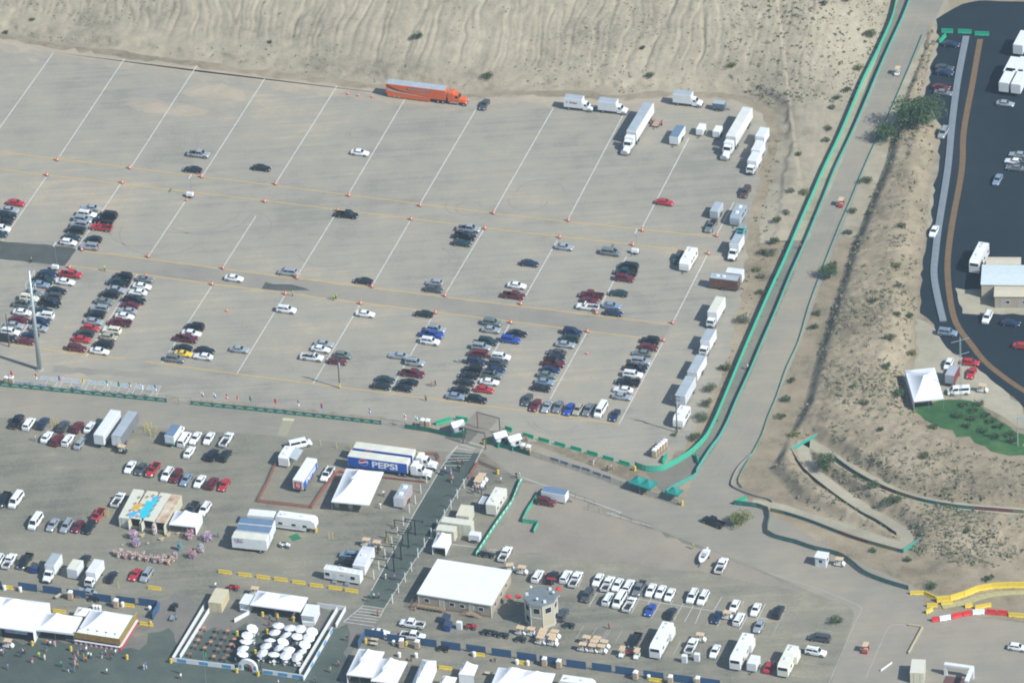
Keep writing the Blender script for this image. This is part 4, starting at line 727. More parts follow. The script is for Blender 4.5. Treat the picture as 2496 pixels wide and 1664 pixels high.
def cargo_trailer_t(name, L, H, side, roof, W=2.1):
    t = tpl(name); hw = W/2; tpart('box', box_body(MB(), -L/2, L/2, hw, .45, H), [side, roof], t)
    for s in (-1, 1): tpart('rear_door', MB().box(-L/2-.03, -L/2-.002, min(.02*s, s*(hw-.08)), max(.02*s, s*(hw-.08)), .55, H-.15), [BOXW], t); tpart('mudguard', MB().box(-.75, .75, min(s*hw, s*(hw+.2)), max(s*hw, s*(hw+.2)), .72, .8), [TRIM], t)
    truck_wheels(t, (-.35, .35), hw+.16, .33, .2); tpart('drawbar', MB().bar((L/2, -.4, .4), (L/2+1.1, 0, .4), .08, .08).bar((L/2, .4, .4), (L/2+1.1, 0, .4), .08, .08).box(L/2+1.0, L/2+1.1, -.05, .05, 0, .42), [TRIM], t)
    return t
SIDEPANEL = M('grey van side', (.55, .58, .6), .5, var=.04, scale=.4)
ORANGE = M('orange livery', (.62, .115, .02), .4, coat=.4, var=.04, scale=.4)
PEPSIB = M('blue livery', (.015, .1, .45), .4, coat=.3, var=.04, scale=.4)
LIVW = M('livery white', (.8, .81, .8), .5); LIVR = M('livery red', (.55, .02, .03), .5); LIVK = M('livery dark', (.03, .03, .04), .5); LIVS = M('livery silver', (.5, .52, .54), .4, metal=.3)
def at_rz(p, rz, dx, dy=0): return p+Vector((math.cos(rz)*dx-math.sin(rz)*dy, math.sin(rz)*dx+math.cos(rz)*dy, 0))
# orange car-hauler semi
t = semi_t('semi_truck', 16.2, 4.1, ORANGE, BOXG, ORANGE, True, skirt=ORANGE)
p0 = T(0, 1, 1200, 893); p0 = at_rz(p0, A_U, 0, 1.3)
rig = put(t, 'orange semi truck with grey-roofed trailer parked along the foot of the hillside', 'semi truck', p0, A_U-R(1))
sw = MB(); n = 14
for zz, th, a0, a1, mm in ((2.2, .42, .35, 11.5, 0), (2.5, .5, .3, 7.5, 1)):
    for i in range(n):
        xa, xb_ = a0+(a1-a0)*i/n, a0+(a1-a0)*(i+1)/n
        f = lambda x: zz-.55*math.sqrt((x-a0)/(a1-a0))-(.35*((x-a0)/(a1-a0)) if mm == 0 else -.9*(1-(x-a0)/(a1-a0))**3); g = lambda x: th*(1-((x-a0)/(a1-a0)))+.03
        sw.quad((xa, -1.33-.002*mm, f(xa)), (xb_, -1.33-.002*mm, f(xb_)), (xb_, -1.33-.002*mm, f(xb_)+g(xb_)), (xa, -1.33-.002*mm, f(xa)+g(xa)), m=mm)
obj('swoosh', sw, [LIVS, LIVK], rig)
lettering('RELIABLE', 1.05, LIVK, rig, (9.0, -1.336, 3.28), -PI/2, .03, .35, 6.6); lettering('RELIABLE', .95, LIVS, rig, (9.05, -1.345, 3.28), -PI/2, .0, .35, 6.2)
lettering('Carriers, Inc.', .5, LIVS, rig, (10.6, -1.336, 2.45), -PI/2, 0, .2)
wt = semi_t('semi_truck_white', 14.6, 4.1, WHITE2, M('white trailer roof', (.6, .62, .58), .5, var=.08, scale=.4), PAINTS['white'])
def rig_at(tm, rear, z, rz, label, name='semi_truck', swap=None): p = rear.copy(); p.z = 0; return put(tm, label, 'semi truck', p, rz, None, swap, name)
aD = HEAD['D']
wt2 = semi_t('semi_truck_grey', 14.6, 4.1, WHITE2, BOXG, PAINTS['white'])
a1 = ang(T(0, 2, 1250, 1060, 2), T(0, 2, 1130, 1370, 1)); rig_at(wt2, T(0, 2, 1258, 940, 4.1), 0, aD, 'white semi truck with plain trailer backed up to the hillside')
rig_at(wt, T(0, 2, 2165, 985, 4.1), 0, aD, 'white car-carrier semi truck parked beside the small trailers')
bt = box_truck_t('box_truck', 4.9, 3.5, WHITE, BOXG, PAINTS['white']); bt2 = box_truck_t('box_truck_flat_nose', 4.6, 3.3, WHITE, BOXW, PAINTS['white'], True)
btl = box_truck_t('box_truck_long', 7.2, 3.7, WHITE, BOXC, PAINTS['white'], True)
def boxt(tm, p, rz, label, dx=0., swap=None): q = at_rz(p, rz, dx); q.z = 0; return put(tm, label, 'truck', q, rz, None, swap, 'box_truck')
b1 = boxt(bt, at_rz(T(0, 2, 478, 1010), A_U, 0, 1.2), A_U, 'white box truck with red-marked side under the hillside')
lettering('Budget', .7, M('livery maroon', (.2, .03, .06), .5), b1, (2.6, -1.212, 2.4), -PI/2, .02); obj('marker', MB().box(.7, 1.0, -1.22, -1.205, 2.25, 2.6), [LIVR], b1)
boxt(bt, at_rz(T(0, 2, 790, 1038), A_U, 0, 1.2), A_U, 'white box truck with dark red sill behind the lettered truck')
boxt(bt, at_rz(T(0, 2, 1478, 970), A_U, 0, 1.2), A_U, 'white box truck with grey roof near the sandy corner')
def carg(tm, p, rz, label): q = p.copy(); q.z = 0; return put(tm, label, 'trailer', q, rz, None, None, 'cargo_trailer')
cs = cargo_trailer_t('cargo_trailer', 4.6, 2.5, M('grey cargo side', (.42, .46, .48), .5), BOXG); cb_ = cargo_trailer_t('cargo_trailer_blue', 6.0, 2.6, WHITE, BLUEROOF, 2.4); cw = cargo_trailer_t('cargo_trailer_small', 3.0, 2.2, WHITE2, WHITE2, 1.8); csd = cargo_trailer_t('cargo_trailer_dark', 3.2, 2.2, M('cargo side dark', (.1, .14, .17), .5), BOXG, 1.9)
carg(csd, T(0, 2, 1905, 970, 1.2), A_U, 'grey cargo trailer alone below the hillside scrub')
carg(cb_, T(0, 2, 1520, 1245, 1.3), aD, 'blue-roofed cargo trailer below the white semi')
carg(cw, T(0, 2, 1738, 1195, 1.1), aD, 'small white cargo trailer with spare wheel on its nose')
carg(cw, T(0, 2, 1890, 1215, 1.1), aD, 'small white cargo trailer beside the car-carrier semi')
# flat red trailer frame
fr_ = thing('flatbed_trailer', 'rusty red flatbed trailer beside the white semi', 'trailer', T(0, 2, 1335, 1135, .4)*1, aD); fr_.location.z = 0
RUST = M('rust red steel', (.28, .09, .05), .8, var=.3, scale=2)
obj('deck', MB().box(-1.6, 1.6, -.95, .95, .5, .58), [M('weathered deck', (.3, .24, .19), .9, var=.2, scale=3)], fr_)
for s in (-1, 1): obj('side_rail', MB().box(-1.6, 1.6, s*.98-.04, s*.98+.04, .42, .85), [RUST], fr_); obj('wheel', MB().cyl((0, s*1.08, .33), (0, s*1.28, .33), .33, n=12), [TYRE], fr_)
obj('drawbar', MB().bar((1.6, 0, .48), (2.7, 0, .42), .1, .1).box(2.6, 2.7, -.05, .05, 0, .42), [RUST], fr_)
# the file of vehicles along the sandy edge
boxt(bt2, T(0, 2, 2300, 1235, 2.5), aD, 'white box truck with yellow stripe, uppermost at the sandy edge', -2.2)
boxt(bt2, T(0, 2, 2275, 1340, 2.5), aD, 'white box truck with yellow sill, second at the sandy edge', -1.0)
boxt(bt2, T(0, 2, 2225, 1480, 2), aD, 'white flat-nosed box truck with cream roof at the sandy edge', -2.6)
tt = rv_t('travel_trailer', 6.5, 2.9); ttw = rv_t('travel_trailer_white', 7.5, 3.0); mh = rv_t('motorhome', 10.5, 3.5, tow=False, slide=True); fw5 = rv_t('fifth_wheel_trailer', 9.8, 3.7, fifth=True)
GREYC = M('grey camper skin', (.3, .36, .4), .45, var=.06, scale=.5); TANC = M('cream camper skin', (.66, .66, .57), .45, var=.05, scale=.5)
def rv(tm, p, rz, label, nm='travel_trailer', cat='trailer', skin=None): q = p.copy(); q.z = 0; return put(tm, label, cat, q, rz, None, {'white gelcoat': skin} if skin else None, nm)
rv(tt, T(1, 2, 2080, 410, 1.4), aD, 'grey travel trailer at the sandy lot edge', skin=GREYC)
carg(cs, T(1, 2, 1880, 375, 1.0), aD, 'open grey trailer hitched behind the grey pickup')
boxt(bt, T(1, 2, 2075, 640, 2.6), aD, 'box truck with grey box and white cab facing the camera', -1.6)
rv(ttw, T(1, 2, 1622, 815, 1.5), aD, 'white travel trailer standing beside a dark grey SUV')
ct = cargo_trailer_t('concession_trailer', 7.2, 3.2, M('brown printed side', (.07, .05, .045), .5, col2=(.16, .09, .06), scale=1.5), BOXG, 2.5)
c_ = carg(ct, T(1, 2, 1955, 1025, 1.6), A_U, 'brown printed concession trailer with grey roof and two roof vents'); c_.name = 'concession_trailer'
for x in (-1.8, -.2): obj('roof_vent', MB().fru((x-.45, x+.45, -.35, .35), (x-.3, x+.3, -.25, .25), 3.2, 3.5), [WHITE], c_)
rng2 = random.Random(3)
obj('side_print', MB().box(-3.2, -.2, -1.27, -1.255, 1.1, 2.7), [M('rust print', (.22, .09, .04), .6, col2=(.06, .04, .04), scale=2.2)], c_); obj('side_print', MB().box(.1, 3.2, -1.27, -1.255, 1.1, 2.7), [M('red print', (.2, .06, .04), .6, col2=(.05, .04, .04), scale=2.6)], c_)
carg(cargo_trailer_t('white_box_trailer', 4.2, 3.0, WHITE, BOXW, 2.3), T(1, 2, 2048, 955, 1.8), A_U, 'pale box trailer standing behind the brown concession trailer')
boxt(btl, T(1, 2, 1918, 1155, 3.7), aD, 'white straight truck with long cream box below the concession trailer', 0)
boxt(box_truck_t('box_truck_grey', 5.6, 3.5, WHITE, BOXG, PAINTS['white'], True), T(1, 2, 1835, 1450, 3.5), aD, 'white truck with grey box roof, next below the long box truck', 0)
carg(cargo_trailer_t('enclosed_trailer', 7.6, 3.0, WHITE, BOXG, 2.5), T(2, 2, 1700, 245, 1.6), aD, 'enclosed white trailer with grey roof below the flat-nosed trucks')
g2 = trailer_t('gooseneck_trailer', 8.5, 3.7, BOXG, SIDEPANEL, 1.0); q = T(2, 2, 1595, 460, 2.0); q.z = 0; put(g2, 'grey-roofed trailer with open rear frame near the utility pole', 'trailer', q, aD, name='gooseneck_trailer')
rv(rv_t('white_camper', 6.2, 2.9), T(2, 2, 1560, 690, 1.5), aD, 'white horse trailer behind the wooden utility pole', 'horse_trailer')
# lower lot trucks
t1 = trailer_t('box_trailer', 13.2, 4.0, BOXW, WHITE); t2 = trailer_t('box_trailer_grey', 13.2, 4.0, BOXG, SIDEPANEL)
def trl(tm, p, rz, label, nm='box_trailer', swap=None): q = p.copy(); q.z = 0; return put(tm, label, 'trailer', q, rz, None, swap, nm)
aU2 = HEAD['U']
trl(trailer_t('box_trailer_white', 11.0, 4.0, BOXW, WHITE), T(2, 0, 988, 800, 2.2), aU2, 'white box trailer with roll door facing the camera')
trl(trailer_t('box_trailer_dark', 11.0, 4.0, BOXG, M('dark van side', (.16, .17, .18), .6, var=.1, scale=.6)), T(2, 0, 1150, 812, 2.2), aU2, 'dark grey box trailer beside the white one')
bg_ = boxt(box_truck_t('box_truck_green', 5.0, 3.4, WHITE, BLUEROOF, PAINTS['white']), T(2, 0, 1553, 945, 1.2), aU2, 'white box truck with green stripe and blue-grey roof', .4)
obj('green_stripe', MB().box(.05, 4.9, -1.215, -1.203, 1.0, 1.5).box(-.045, -.034, -1.1, 1.1, 1.05, 1.35), [M('green stripe', (.02, .25, .16), .5)], bg_)
boxt(bt, T(3, 0, 530, 370, 3.5), HEAD['D'], 'white box truck with cream box in the lower lot', .3)
bz = boxt(box_truck_t('box_truck_lettered', 5.4, 3.4, WHITE, BOXW, PAINTS['white'], True), T(3, 0, 915, 425, 3.4), HEAD['D'], 'white flat-nosed box truck with lettered side by the black sedan', .3)
cbx = trl(trailer_t('small_white_container', 4.0, 2.9, BOXC, WHITE, .15, whe=False), T(3, 0, 693, 525, 1.4), aU2, 'small white storage container between the two box trucks', 'storage_container')
# ============================================================ fences, barriers, buildings, tents
GREENF = M('green screen cloth', (.04, .4, .26), .75, var=.12, scale=1.2)
GREENP = mesh_cloth('green printed screen', (.02, .16, .11), .15)
TEALF = M('teal screen cloth', (.06, .3, .25), .75, var=.12, scale=1.)
POST = M('galvanised post', (.3, .32, .33), .5, metal=.5)
DKPOST = M('dark steel post', (.05, .06, .065), .6)
CHAIN = mesh_cloth('chain link', (.1, .11, .11), 1.0, 45.)
PALEPRINT = M('pale print', (.3, .42, .37), .8, var=.2, scale=3)
ORNET = mesh_cloth('orange netting', (.4, .09, .05), .55, 30.)
def resample(pts, step):
    out = [pts[0]]
    for a, b in zip(pts, pts[1:]):
        n = max(1, round((b-a).length/step))
        for k in range(1, n+1): out.append(a+(b-a)*k/n)
    return out
def fence(name, label, pts, h, cloth, step=3.0, post=POST, cat='fence', post_h=None, post_r=.035, print_=None, rail=True, gap=.05, lean=0.):
    o0 = pts[0].copy(); th_ = thing(name, label, cat, o0); pts = resample(pts, step); ph = post_h or h+.06
    for i, p in enumerate(pts):
        q = p-o0; obj('post', MB().cyl((0, 0, 0), (0, 0, ph), post_r, n=6), [post], th_, q)
    for a, b in zip(pts, pts[1:]):
        d = b-a; mb = MB(); L_ = d.length; n = d.normalized(); s = Vector((-n.y, n.x, 0))*.012
        for sg in (1,): mb.bar((0, 0, gap+(h-gap)/2), (d.x, d.y, gap+(h-gap)/2), .02, h-gap)
        pn = obj('panel', mb, [cloth], th_, a-o0)
        if print_:
            m2 = MB(); s = Vector((n.y, -n.x, 0))*.018; c = d*.5
            pr = [(-.34, .15), (-.3, .5), (-.12, .75), (.1, .78), (.3, .55), (.36, .15), (.2, .35), (0, .45), (-.2, .35)]
            m2.quad(*[(c.x+n.x*u*L_+s.x, c.y+n.y*u*L_+s.y, gap+v*(h-gap)) for u, v in pr]); obj('print', m2, [print_], pn)
        if rail: obj('top_rail', MB().cyl((0, 0, h+.03), (d.x, d.y, h+.03), .022, n=5), [post], th_, a-o0)
    return th_
fence('printed_screen_fence', 'long green printed screen fence between the road and the reserved stalls', [T(2, 0, -40, 405), T(2, 0, 0, 412), T(2, 0, 760, 485), T(2, 0, 1530, 560)], 1.15, GREENP, 2.6, DKPOST, post_h=1.9, print_=PALEPRINT)
fence('chain_link_gate', 'dark chain-link gate in the green screen fence', [T(2, 0, 1530, 562), T(2, 0, 1640, 580), T(2, 0, 1755, 582)], 2.0, CHAIN, 3.0, DKPOST, 'gate', 2.3)
fence('printed_screen_fence', 'green printed screen fence under the row of flags below the utility pole', [T(2, 0, 1755, 582), T(2, 0, 2352, 640), T(2, 1, 620, 705), T(2, 1, 1150, 765)], 1.15, GREENP, 2.6, DKPOST, post_h=1.9, print_=PALEPRINT)
fence('chain_link_fence', 'bare chain-link stretch beside the portable toilets', [T(2, 1, 1150, 765), T(2, 1, 1370, 800)], 1.9, CHAIN, 3., DKPOST)
fence('screen_fence', 'dark green screen fence leading to the gate booths', [T(2, 1, 1370, 800), T(2, 1, 1600, 835), T(2, 1, 1790, 880), T(2, 1, 1920, 890)], 1.3, GREENP, 2.6, DKPOST)
fence('screen_fence', 'low dark screen fence beside the gate booths', [T(2, 1, 2110, 940), T(2, 1, 2352, 1000), T(2, 2, 160, 1050)], 1.3, GREENP, 2.6, DKPOST)
fence('chain_link_fence', 'chain-link fence with green mesh along the road by the green barriers', [T(2, 2, 160, 1050), T(2, 2, 600, 1190), T(2, 2, 1000, 1330), T(2, 2, 1230, 1410), T(2, 2, 1520, 1505)], 1.5, mesh_cloth('dark green mesh', (.04, .1, .085), .75, 40.), 3., DKPOST)
wallL = smooth_line([T(2, 2, 1130, 1158), T(2, 2, 1230, 1192), T(2, 2, 1365, 1192), T(2, 2, 1460, 1152), T(2, 2, 1555, 1100), T(2, 2, 1660, 1028), T(2, 2, 1780, 905), T(2, 2, 1850, 775), T(2, 2, 1900, 665), T(2, 2, 2000, 425), T(2, 2, 2100, 185), T(2, 2, 2172, 15), T(1, 3, 5, 1160), T(1, 3, 155, 835), T(1, 3, 293, 510), T(1, 3, 425, 210), T(1, 3, 515, 5), T(0, 3, 655, 1280), T(0, 3, 765, 1020), T(0, 3, 875, 760), T(0, 3, 1005, 500), T(0, 3, 1135, 210), T(0, 3, 1185, 5), T(0, 3, 1215, -80)], 4)
fence('green_screen_wall', 'tall bright green screen wall running up the hill beside the road', wallL, 1.75, GREENF, 3.2, POST, 'fence', rail=False)
fence('teal_screen_fence', 'teal screen fence along the near edge of the uphill road', smooth_line([T(2, 2, 1390, 1415), T(2, 2, 1500, 1345), T(2, 2, 1680, 1250), T(2, 2, 1702, 1195), T(2, 2, 1830, 995), T(2, 2, 1900, 905), T(2, 2, 1980, 755), T(2, 2, 2060, 565), T(2, 2, 2180, 305), T(2, 2, 2290, 45), T(1, 3, 70, 1310), T(1, 3, 205, 980), T(1, 3, 335, 690), T(1, 3, 505, 280), T(1, 3, 615, 5), T(0, 3, 765, 1255), T(0, 3, 905, 935), T(0, 3, 1005, 695), T(0, 3, 1115, 445), T(0, 3, 1235, 185), T(0, 3, 1305, 5), T(0, 3, 1340, -80)], 3), 1.25, TEALF, 3.2, rail=False)
fence('teal_screen_fence', 'low teal screen fence on the desert side of the uphill road', smooth_line([T(0, 3, 1420, 325), T(0, 3, 1310, 595), T(0, 3, 1190, 875), T(0, 3, 1090, 1105), T(0, 3, 980, 1325), T(0, 3, 870, 1573), T(1, 3, 760, 275), T(1, 3, 660, 505), T(1, 3, 540, 805), T(1, 3, 460, 1015), T(1, 3, 370, 1265), T(1, 3, 280, 1573), T(2, 3, 170, 245), T(2, 3, 80, 505), T(2, 3, 0, 695), T(2, 2, 2290, 875), T(2, 2, 2200, 1045), T(2, 2, 2080, 1265), T(2, 2, 2112, 1345)], 3), .45, TEALF, 3.2, DKPOST, rail=False)
def wall_line(name, label, pts, h, wd, mat, cat='wall', piece='wall_section', step=6., top=None):
    o0 = pts[0].copy(); th_ = thing(name, label, cat, o0); pts = resample(pts, step)
    for a, b in zip(pts, pts[1:]):
        d = b-a; e = d.normalized()*.012; obj(piece, MB().bar((e.x, e.y, h/2), (d.x-e.x, d.y-e.y, h/2), wd, h), [mat], th_, a-o0)
    return th_
CONC = M('concrete', (.36, .36, .33), .85, var=.1, scale=1.); CONCB = M('pale concrete', (.17, .2, .22), .8, var=.1, scale=.6)
wall_line('guard_rail', 'pale guard rail rounding the road corner below the desert', smooth_line([T(2, 2, 2200, 1045), T(2, 2, 2080, 1165), T(2, 2, 2020, 1290), T(2, 2, 2035, 1345), T(2, 2, 2200, 1415), T(2, 2, 2352, 1455), T(2, 3, 40, 1480)], 3), .6, .12, M('rail steel', (.33, .34, .32), .6, metal=.3), 'barrier', 'rail_section', 4.)
wall_line('infield_wall', 'long grey concrete wall curving along the infield road', smooth_line([T(0, 3, 1820, 340), T(0, 3, 1740, 760), T(0, 3, 1690, 1150), T(0, 3, 1650, 1568), T(1, 3, 1570, 500), T(1, 3, 1540, 750), T(1, 3, 1525, 950), T(1, 3, 1555, 1150), T(1, 3, 1610, 1385)], 4), .3, 1.7, CONCB)
fence('mesh_fence', 'green mesh fence along the desert edge above the road bend', smooth_line([T(2, 2, 2040, 1500), T(2, 2, 2352, 1560), T(3, 3, 0, 205), T(3, 3, 250, 290), T(3, 3, 430, 350), T(3, 3, 640, 400), T(3, 3, 760, 470), T(3, 3, 900, 580), T(3, 3, 1100, 660), T(3, 3, 1290, 715)], 3), 1.3, mesh_cloth('teal mesh', (.015, .15, .14), .35, 40.), 3., DKPOST)
MAR = M('maroon screen cloth', (.14, .06, .06), .8, var=.15); OLV = M('olive screen cloth', (.16, .18, .09), .8, var=.15); TEALD = M('dark teal cloth', (.04, .14, .125), .8, var=.15)
def ramp_fence(label, pts, cloths):
    pts = smooth_line(pts, 3); n = len(pts); o0 = pts[0].copy(); th_ = thing('path_fence', label, 'fence', o0); pts = resample(pts, 2.6)
    for i, (a, b) in enumerate(zip(pts, pts[1:])):
        d = b-a; obj('panel', MB().bar((0, 0, .5), (d.x, d.y, .5), .03, .9), [cloths[int(i*len(cloths)/len(pts))]], th_, a-o0); obj('top_rail', MB().cyl((0, 0, 1.0), (d.x, d.y, 1.0), .045, n=5), [POST], th_, a-o0)
        obj('post', MB().cyl((0, 0, 0), (0, 0, 1.0), .035, n=5), [POST], th_, a-o0)
ramp_fence('outer screen fence of the zigzag path, teal and maroon panels', [T(2, 3, 210, 1010), T(2, 3, 330, 1190), T(2, 3, 540, 1370), T(2, 3, 820, 1568), T(3, 3, 1000, 95), T(3, 3, 1180, 215)], [MAR, MAR, OLV, TEALD, TEALD, MAR])
ramp_fence('inner screen fence of the zigzag path with green panels', [T(2, 3, 610, 1080), T(2, 3, 760, 1190), T(2, 3, 950, 1300), T(2, 3, 1180, 1400), T(2, 3, 1450, 1480), T(2, 3, 1750, 1530), T(2, 3, 1980, 1550), T(2, 3, 2352, 1580)], [TEALD, TEALD, MAR, OLV, TEALD, TEALD, MAR, OLV])
ramp_fence('lowest screen fence of the zigzag path beside the mesh fence', [T(2, 3, 20, 1560), T(3, 3, 150, 20), T(3, 3, 400, 100), T(3, 3, 750, 235), T(3, 3, 1000, 310), T(3, 3, 1240, 375)], [OLV, TEALD, TEALD, MAR, OLV, TEALD])
ramp_fence('bright green end screen at the lower turn of the path', [T(3, 3, 1245, 370), T(3, 3, 1430, 245)], [M('turquoise cloth', (.02, .3, .22), .75)]); ramp_fence('green and white end screen at the upper turn of the path', [T(2, 3, 215, 1005), T(2, 3, 490, 855)], [MATS['turquoise cloth']])
# chain-link panels and green screens around the corner lot
fence('printed_screen_fence', 'green and white screen fence slanting up past the cream trailer', [T(3, 1, 2020, 405), T(3, 1, 2200, 130), T(3, 1, 2352, -80), T(2, 2, 70, 1310), T(2, 2, 95, 1275)], 1.15, GREENF, 2.0, DKPOST, print_=M('white print', (.6, .66, .62), .8))
fence('screen_fence', 'green screen fence with a stepped end in the corner lot', [T(2, 2, 310, 1360), T(2, 2, 225, 1440), T(2, 2, 140, 1568), T(3, 2, 95, 95), T(3, 2, 240, 115), T(3, 2, 200, 190)], 1.1, GREENF, 2.4, DKPOST)
fence('chain_link_fence', 'bare chain-link fence along the road beside the corner lot', [T(2, 2, 490, 1410), T(2, 2, 760, 1500), T(3, 2, 700, -20), T(3, 2, 1000, 60), T(3, 2, 1280, 155)], 1.3, CHAIN, 3., DKPOST)
fence('orange_netting', 'orange netting around the white trailer beside the office', [T(2, 1, 195, 1112), T(2, 1, 110, 1310), T(2, 1, 20, 1478), T(2, 1, 515, 1535), T(2, 1, 620, 1370), T(2, 1, 740, 1215), T(2, 1, 800, 1195)], 1.0, ORNET, 3., POST)
fence('orange_netting', 'orange netting behind the cola trucks by the hatched crossing', [T(2, 1, 1490, 1045), T(2, 1, 1655, 1045), T(2, 1, 1690, 1085), T(2, 1, 1625, 1190)], 1.0, ORNET, 2.6, POST)
fence('orange_netting', 'orange netting around the cart yard by the hatched crossing', [T(2, 1, 1955, 1260), T(2, 1, 2045, 1120), T(2, 1, 2235, 1200)], 1.0, ORNET, 2.6, POST)
fence('orange_netting', 'low red netting along the foot of the cola trailers', [T(2, 1, 760, 1205), T(2, 1, 1180, 1258), T(2, 1, 1550, 1300)], .5, M('red netting', (.3, .06, .05), .8), 3., POST)
# ------------------------------------------------------------ jersey barriers
def jersey_t(name, L, h, mat, wd=.6):
    t = tpl(name); k = h/.8; prof = [(-wd/2, 0), (-wd/2, .08*k), (-wd*.28, .3*k), (-wd*.18, .8*k), (wd*.18, .8*k), (wd*.28, .3*k), (wd/2, .08*k), (wd/2, 0)]
    tpart('body', MB().add([(x, y, z) for x in (-L/2, L/2) for y, z in prof], [tuple(range(8)), tuple(range(15, 7, -1))]+[(i, 8+i, 8+(i+1) % 8, (i+1) % 8) for i in range(8)]), [mat], t)
    for s in (-1, 1): tpart('lifting_slot', MB().box(s*L*.28-.2, s*L*.28+.2, -wd/2-.004, wd/2+.004, 0, .09), [TRIM], t)
    for s in (-1, 1): tpart('end_lug', MB().box(min(s*L/2, s*(L/2+.05)), max(s*L/2, s*(L/2+.05)), -.06, .06, .2*k, .6*k), [mat], t)
    return t
YELB = M('yellow barrier paint', (.62, .46, .05), .6, var=.1, scale=1.5); GRNB = M('green barrier plastic', (.01, .3, .16), .5, var=.06, scale=1.5); REDB = M('red barrier plastic', (.55, .03, .03), .5); WHTB = M('white barrier plastic', (.7, .71, .7), .5)
YELM = M('tall yellow barrier', (.62, .46, .05), .6)
jg = jersey_t('green_barrier', 2.9, .95, GRNB); jy = jersey_t('yellow_barrier', 3.1, .8, YELB); jr = jersey_t('red_barrier', 3.0, 1.0, REDB); jw = jersey_t('white_barrier', 2.2, 1.0, WHTB)
def barrier(tm, p, rz, label, group, nm): return put(tm, label, 'barrier', (p.x, p.y, 0), rz, group, None, nm)
gl = [T(2, 2, x, y, .4) for x, y in ((150, 865), (293, 905), (440, 945), (590, 985), (738, 1027), (885, 1073), (1033, 1115))]; ga = ang(gl[0], gl[-1])
for i, p in enumerate(gl): barrier(jg, p, ga, f'green plastic barrier, {ORD[i]} from the gate booths in the spaced line', 'green barriers below the lot', 'green_barrier')
for r_, c, x, y, x2, y2, lb in ((2, 2, 1380, 1110, 1420, 1045, 'green barrier set aslant beside the portable toilets'), (2, 2, 1690, 1040, 1712, 1112, 'short green barrier standing inside the screened lane'), (2, 2, 2040, 1485, 2150, 1440, 'green barrier lying at the road corner'), (2, 1, 1650, 755, 1790, 715, 'long green barrier aslant behind a gate booth'), (2, 1, 1835, 705, 1945, 722, 'green barrier behind the gate booth roof'), (2, 1, 2290, 795, 2352, 815, 'green barrier behind the paired gate booths'), (0, 3, 1595, 285, 1700, 290, 'green barrier, first across the infield road end'), (0, 3, 1745, 290, 1870, 295, 'green barrier, second across the infield road end'), (0, 3, 1900, 310, 2030, 315, 'green barrier, third across the infield road end'), (0, 3, 1570, 390, 1630, 325, 'green barrier set lengthwise at the infield road end')):
    a, b = T(r_, c, x, y, .4), T(r_, c, x2, y2, .4); o = barrier(jg, (a+b)/2, ang(a, b), lb, None, 'green_barrier'); o.scale = ((b-a).length/2.9, 1.15, 1.15)
yb = [T(3, 0, 2067, 545, .4), T(3, 0, 2250, 570, .4)]+[T(3, 1, x, y, .4) for x, y in ((65, 592), (227, 612), (393, 640), (555, 668), (727, 692), (877, 716))]
for i, p in enumerate(yb): barrier(jy, p, A_U, f'yellow concrete barrier, {ORD[i]} in the dashed line below the parked trailers', 'yellow barriers in a dashed line', 'yellow_barrier')
for i, (r_, c, x, y, lb) in enumerate(((3, 0, 1420, 692, 'yellow concrete barrier alone below the silver SUV'), (3, 0, 545, 905, 'yellow barrier behind the big white tent'), (3, 0, 1175, 848, 'yellow barrier by the lidded white drum'), (3, 0, 60, 685, 'yellow barrier behind white drums at the screens'), (3, 1, 2040, 1300, 'yellow barrier with a white drum behind the small tents'), (3, 2, 100, 1378, 'yellow barrier between two white drums'), (3, 2, 1320, 1535, 'yellow barrier under white litter near the toilets'), (3, 1, 1740, 1425, 'thin yellow barrier between the marquee and small tent'), (3, 0, 1345, 1022, 'yellow rail at the corner of the food stand'))):
    o = barrier(jy, T(r_, c, x, y, .4), A_U, lb, None, 'yellow_barrier')
yp = smooth_line([T(3, 3, 1550, 790, 1.), T(3, 3, 1670, 780, 1.), T(3, 3, 1800, 740, 1.), T(3, 3, 1920, 690, 1.), T(3, 3, 2060, 665, 1.), T(3, 3, 2200, 658, 1.), T(3, 3, 2420, 655, 1.)], 1)
jyt = jersey_t('tall_yellow_barrier', 3.6, 1.5, YELB, .8)
for i, (a, b) in enumerate(zip(yp, yp[1:])):
    o = barrier(jyt, (a+b)/2, ang(a, b), f'tall yellow barrier, {ORD[i]} along the curve above the red and white barriers', 'tall yellow barriers in a curve', 'yellow_barrier'); o.scale = ((b-a).length/3.65, 1, 1)
for i, (x, y, x2, y2, lb) in enumerate(((1305, 735, 1435, 735, 'yellow barrier ending the green mesh fence'), (1445, 740, 1545, 785, 'slanting yellow barrier joining the curve'), (1460, 850, 1560, 850, 'yellow barrier at the mouth of the curve'), (1450, 915, 1510, 885, 'short yellow barrier pointing at the road'), (1810, 858, 1880, 848, 'short yellow barrier inside the curve'), (1900, 870, 2050, 845, 'yellow barrier above the red and white line'), (2210, 935, 2400, 950, 'yellow barrier continuing the red and white line'), (1590, 830, 1700, 825, 'pale yellow barrier behind the mouth of the curve'))):
    a, b = T(3, 3, x, y, .5), T(3, 3, x2, y2, .5); o = barrier(jy, (a+b)/2, ang(a, b), lb, None, 'yellow_barrier'); o.scale = ((b-a).length/3.15, 1.2, 1.2)
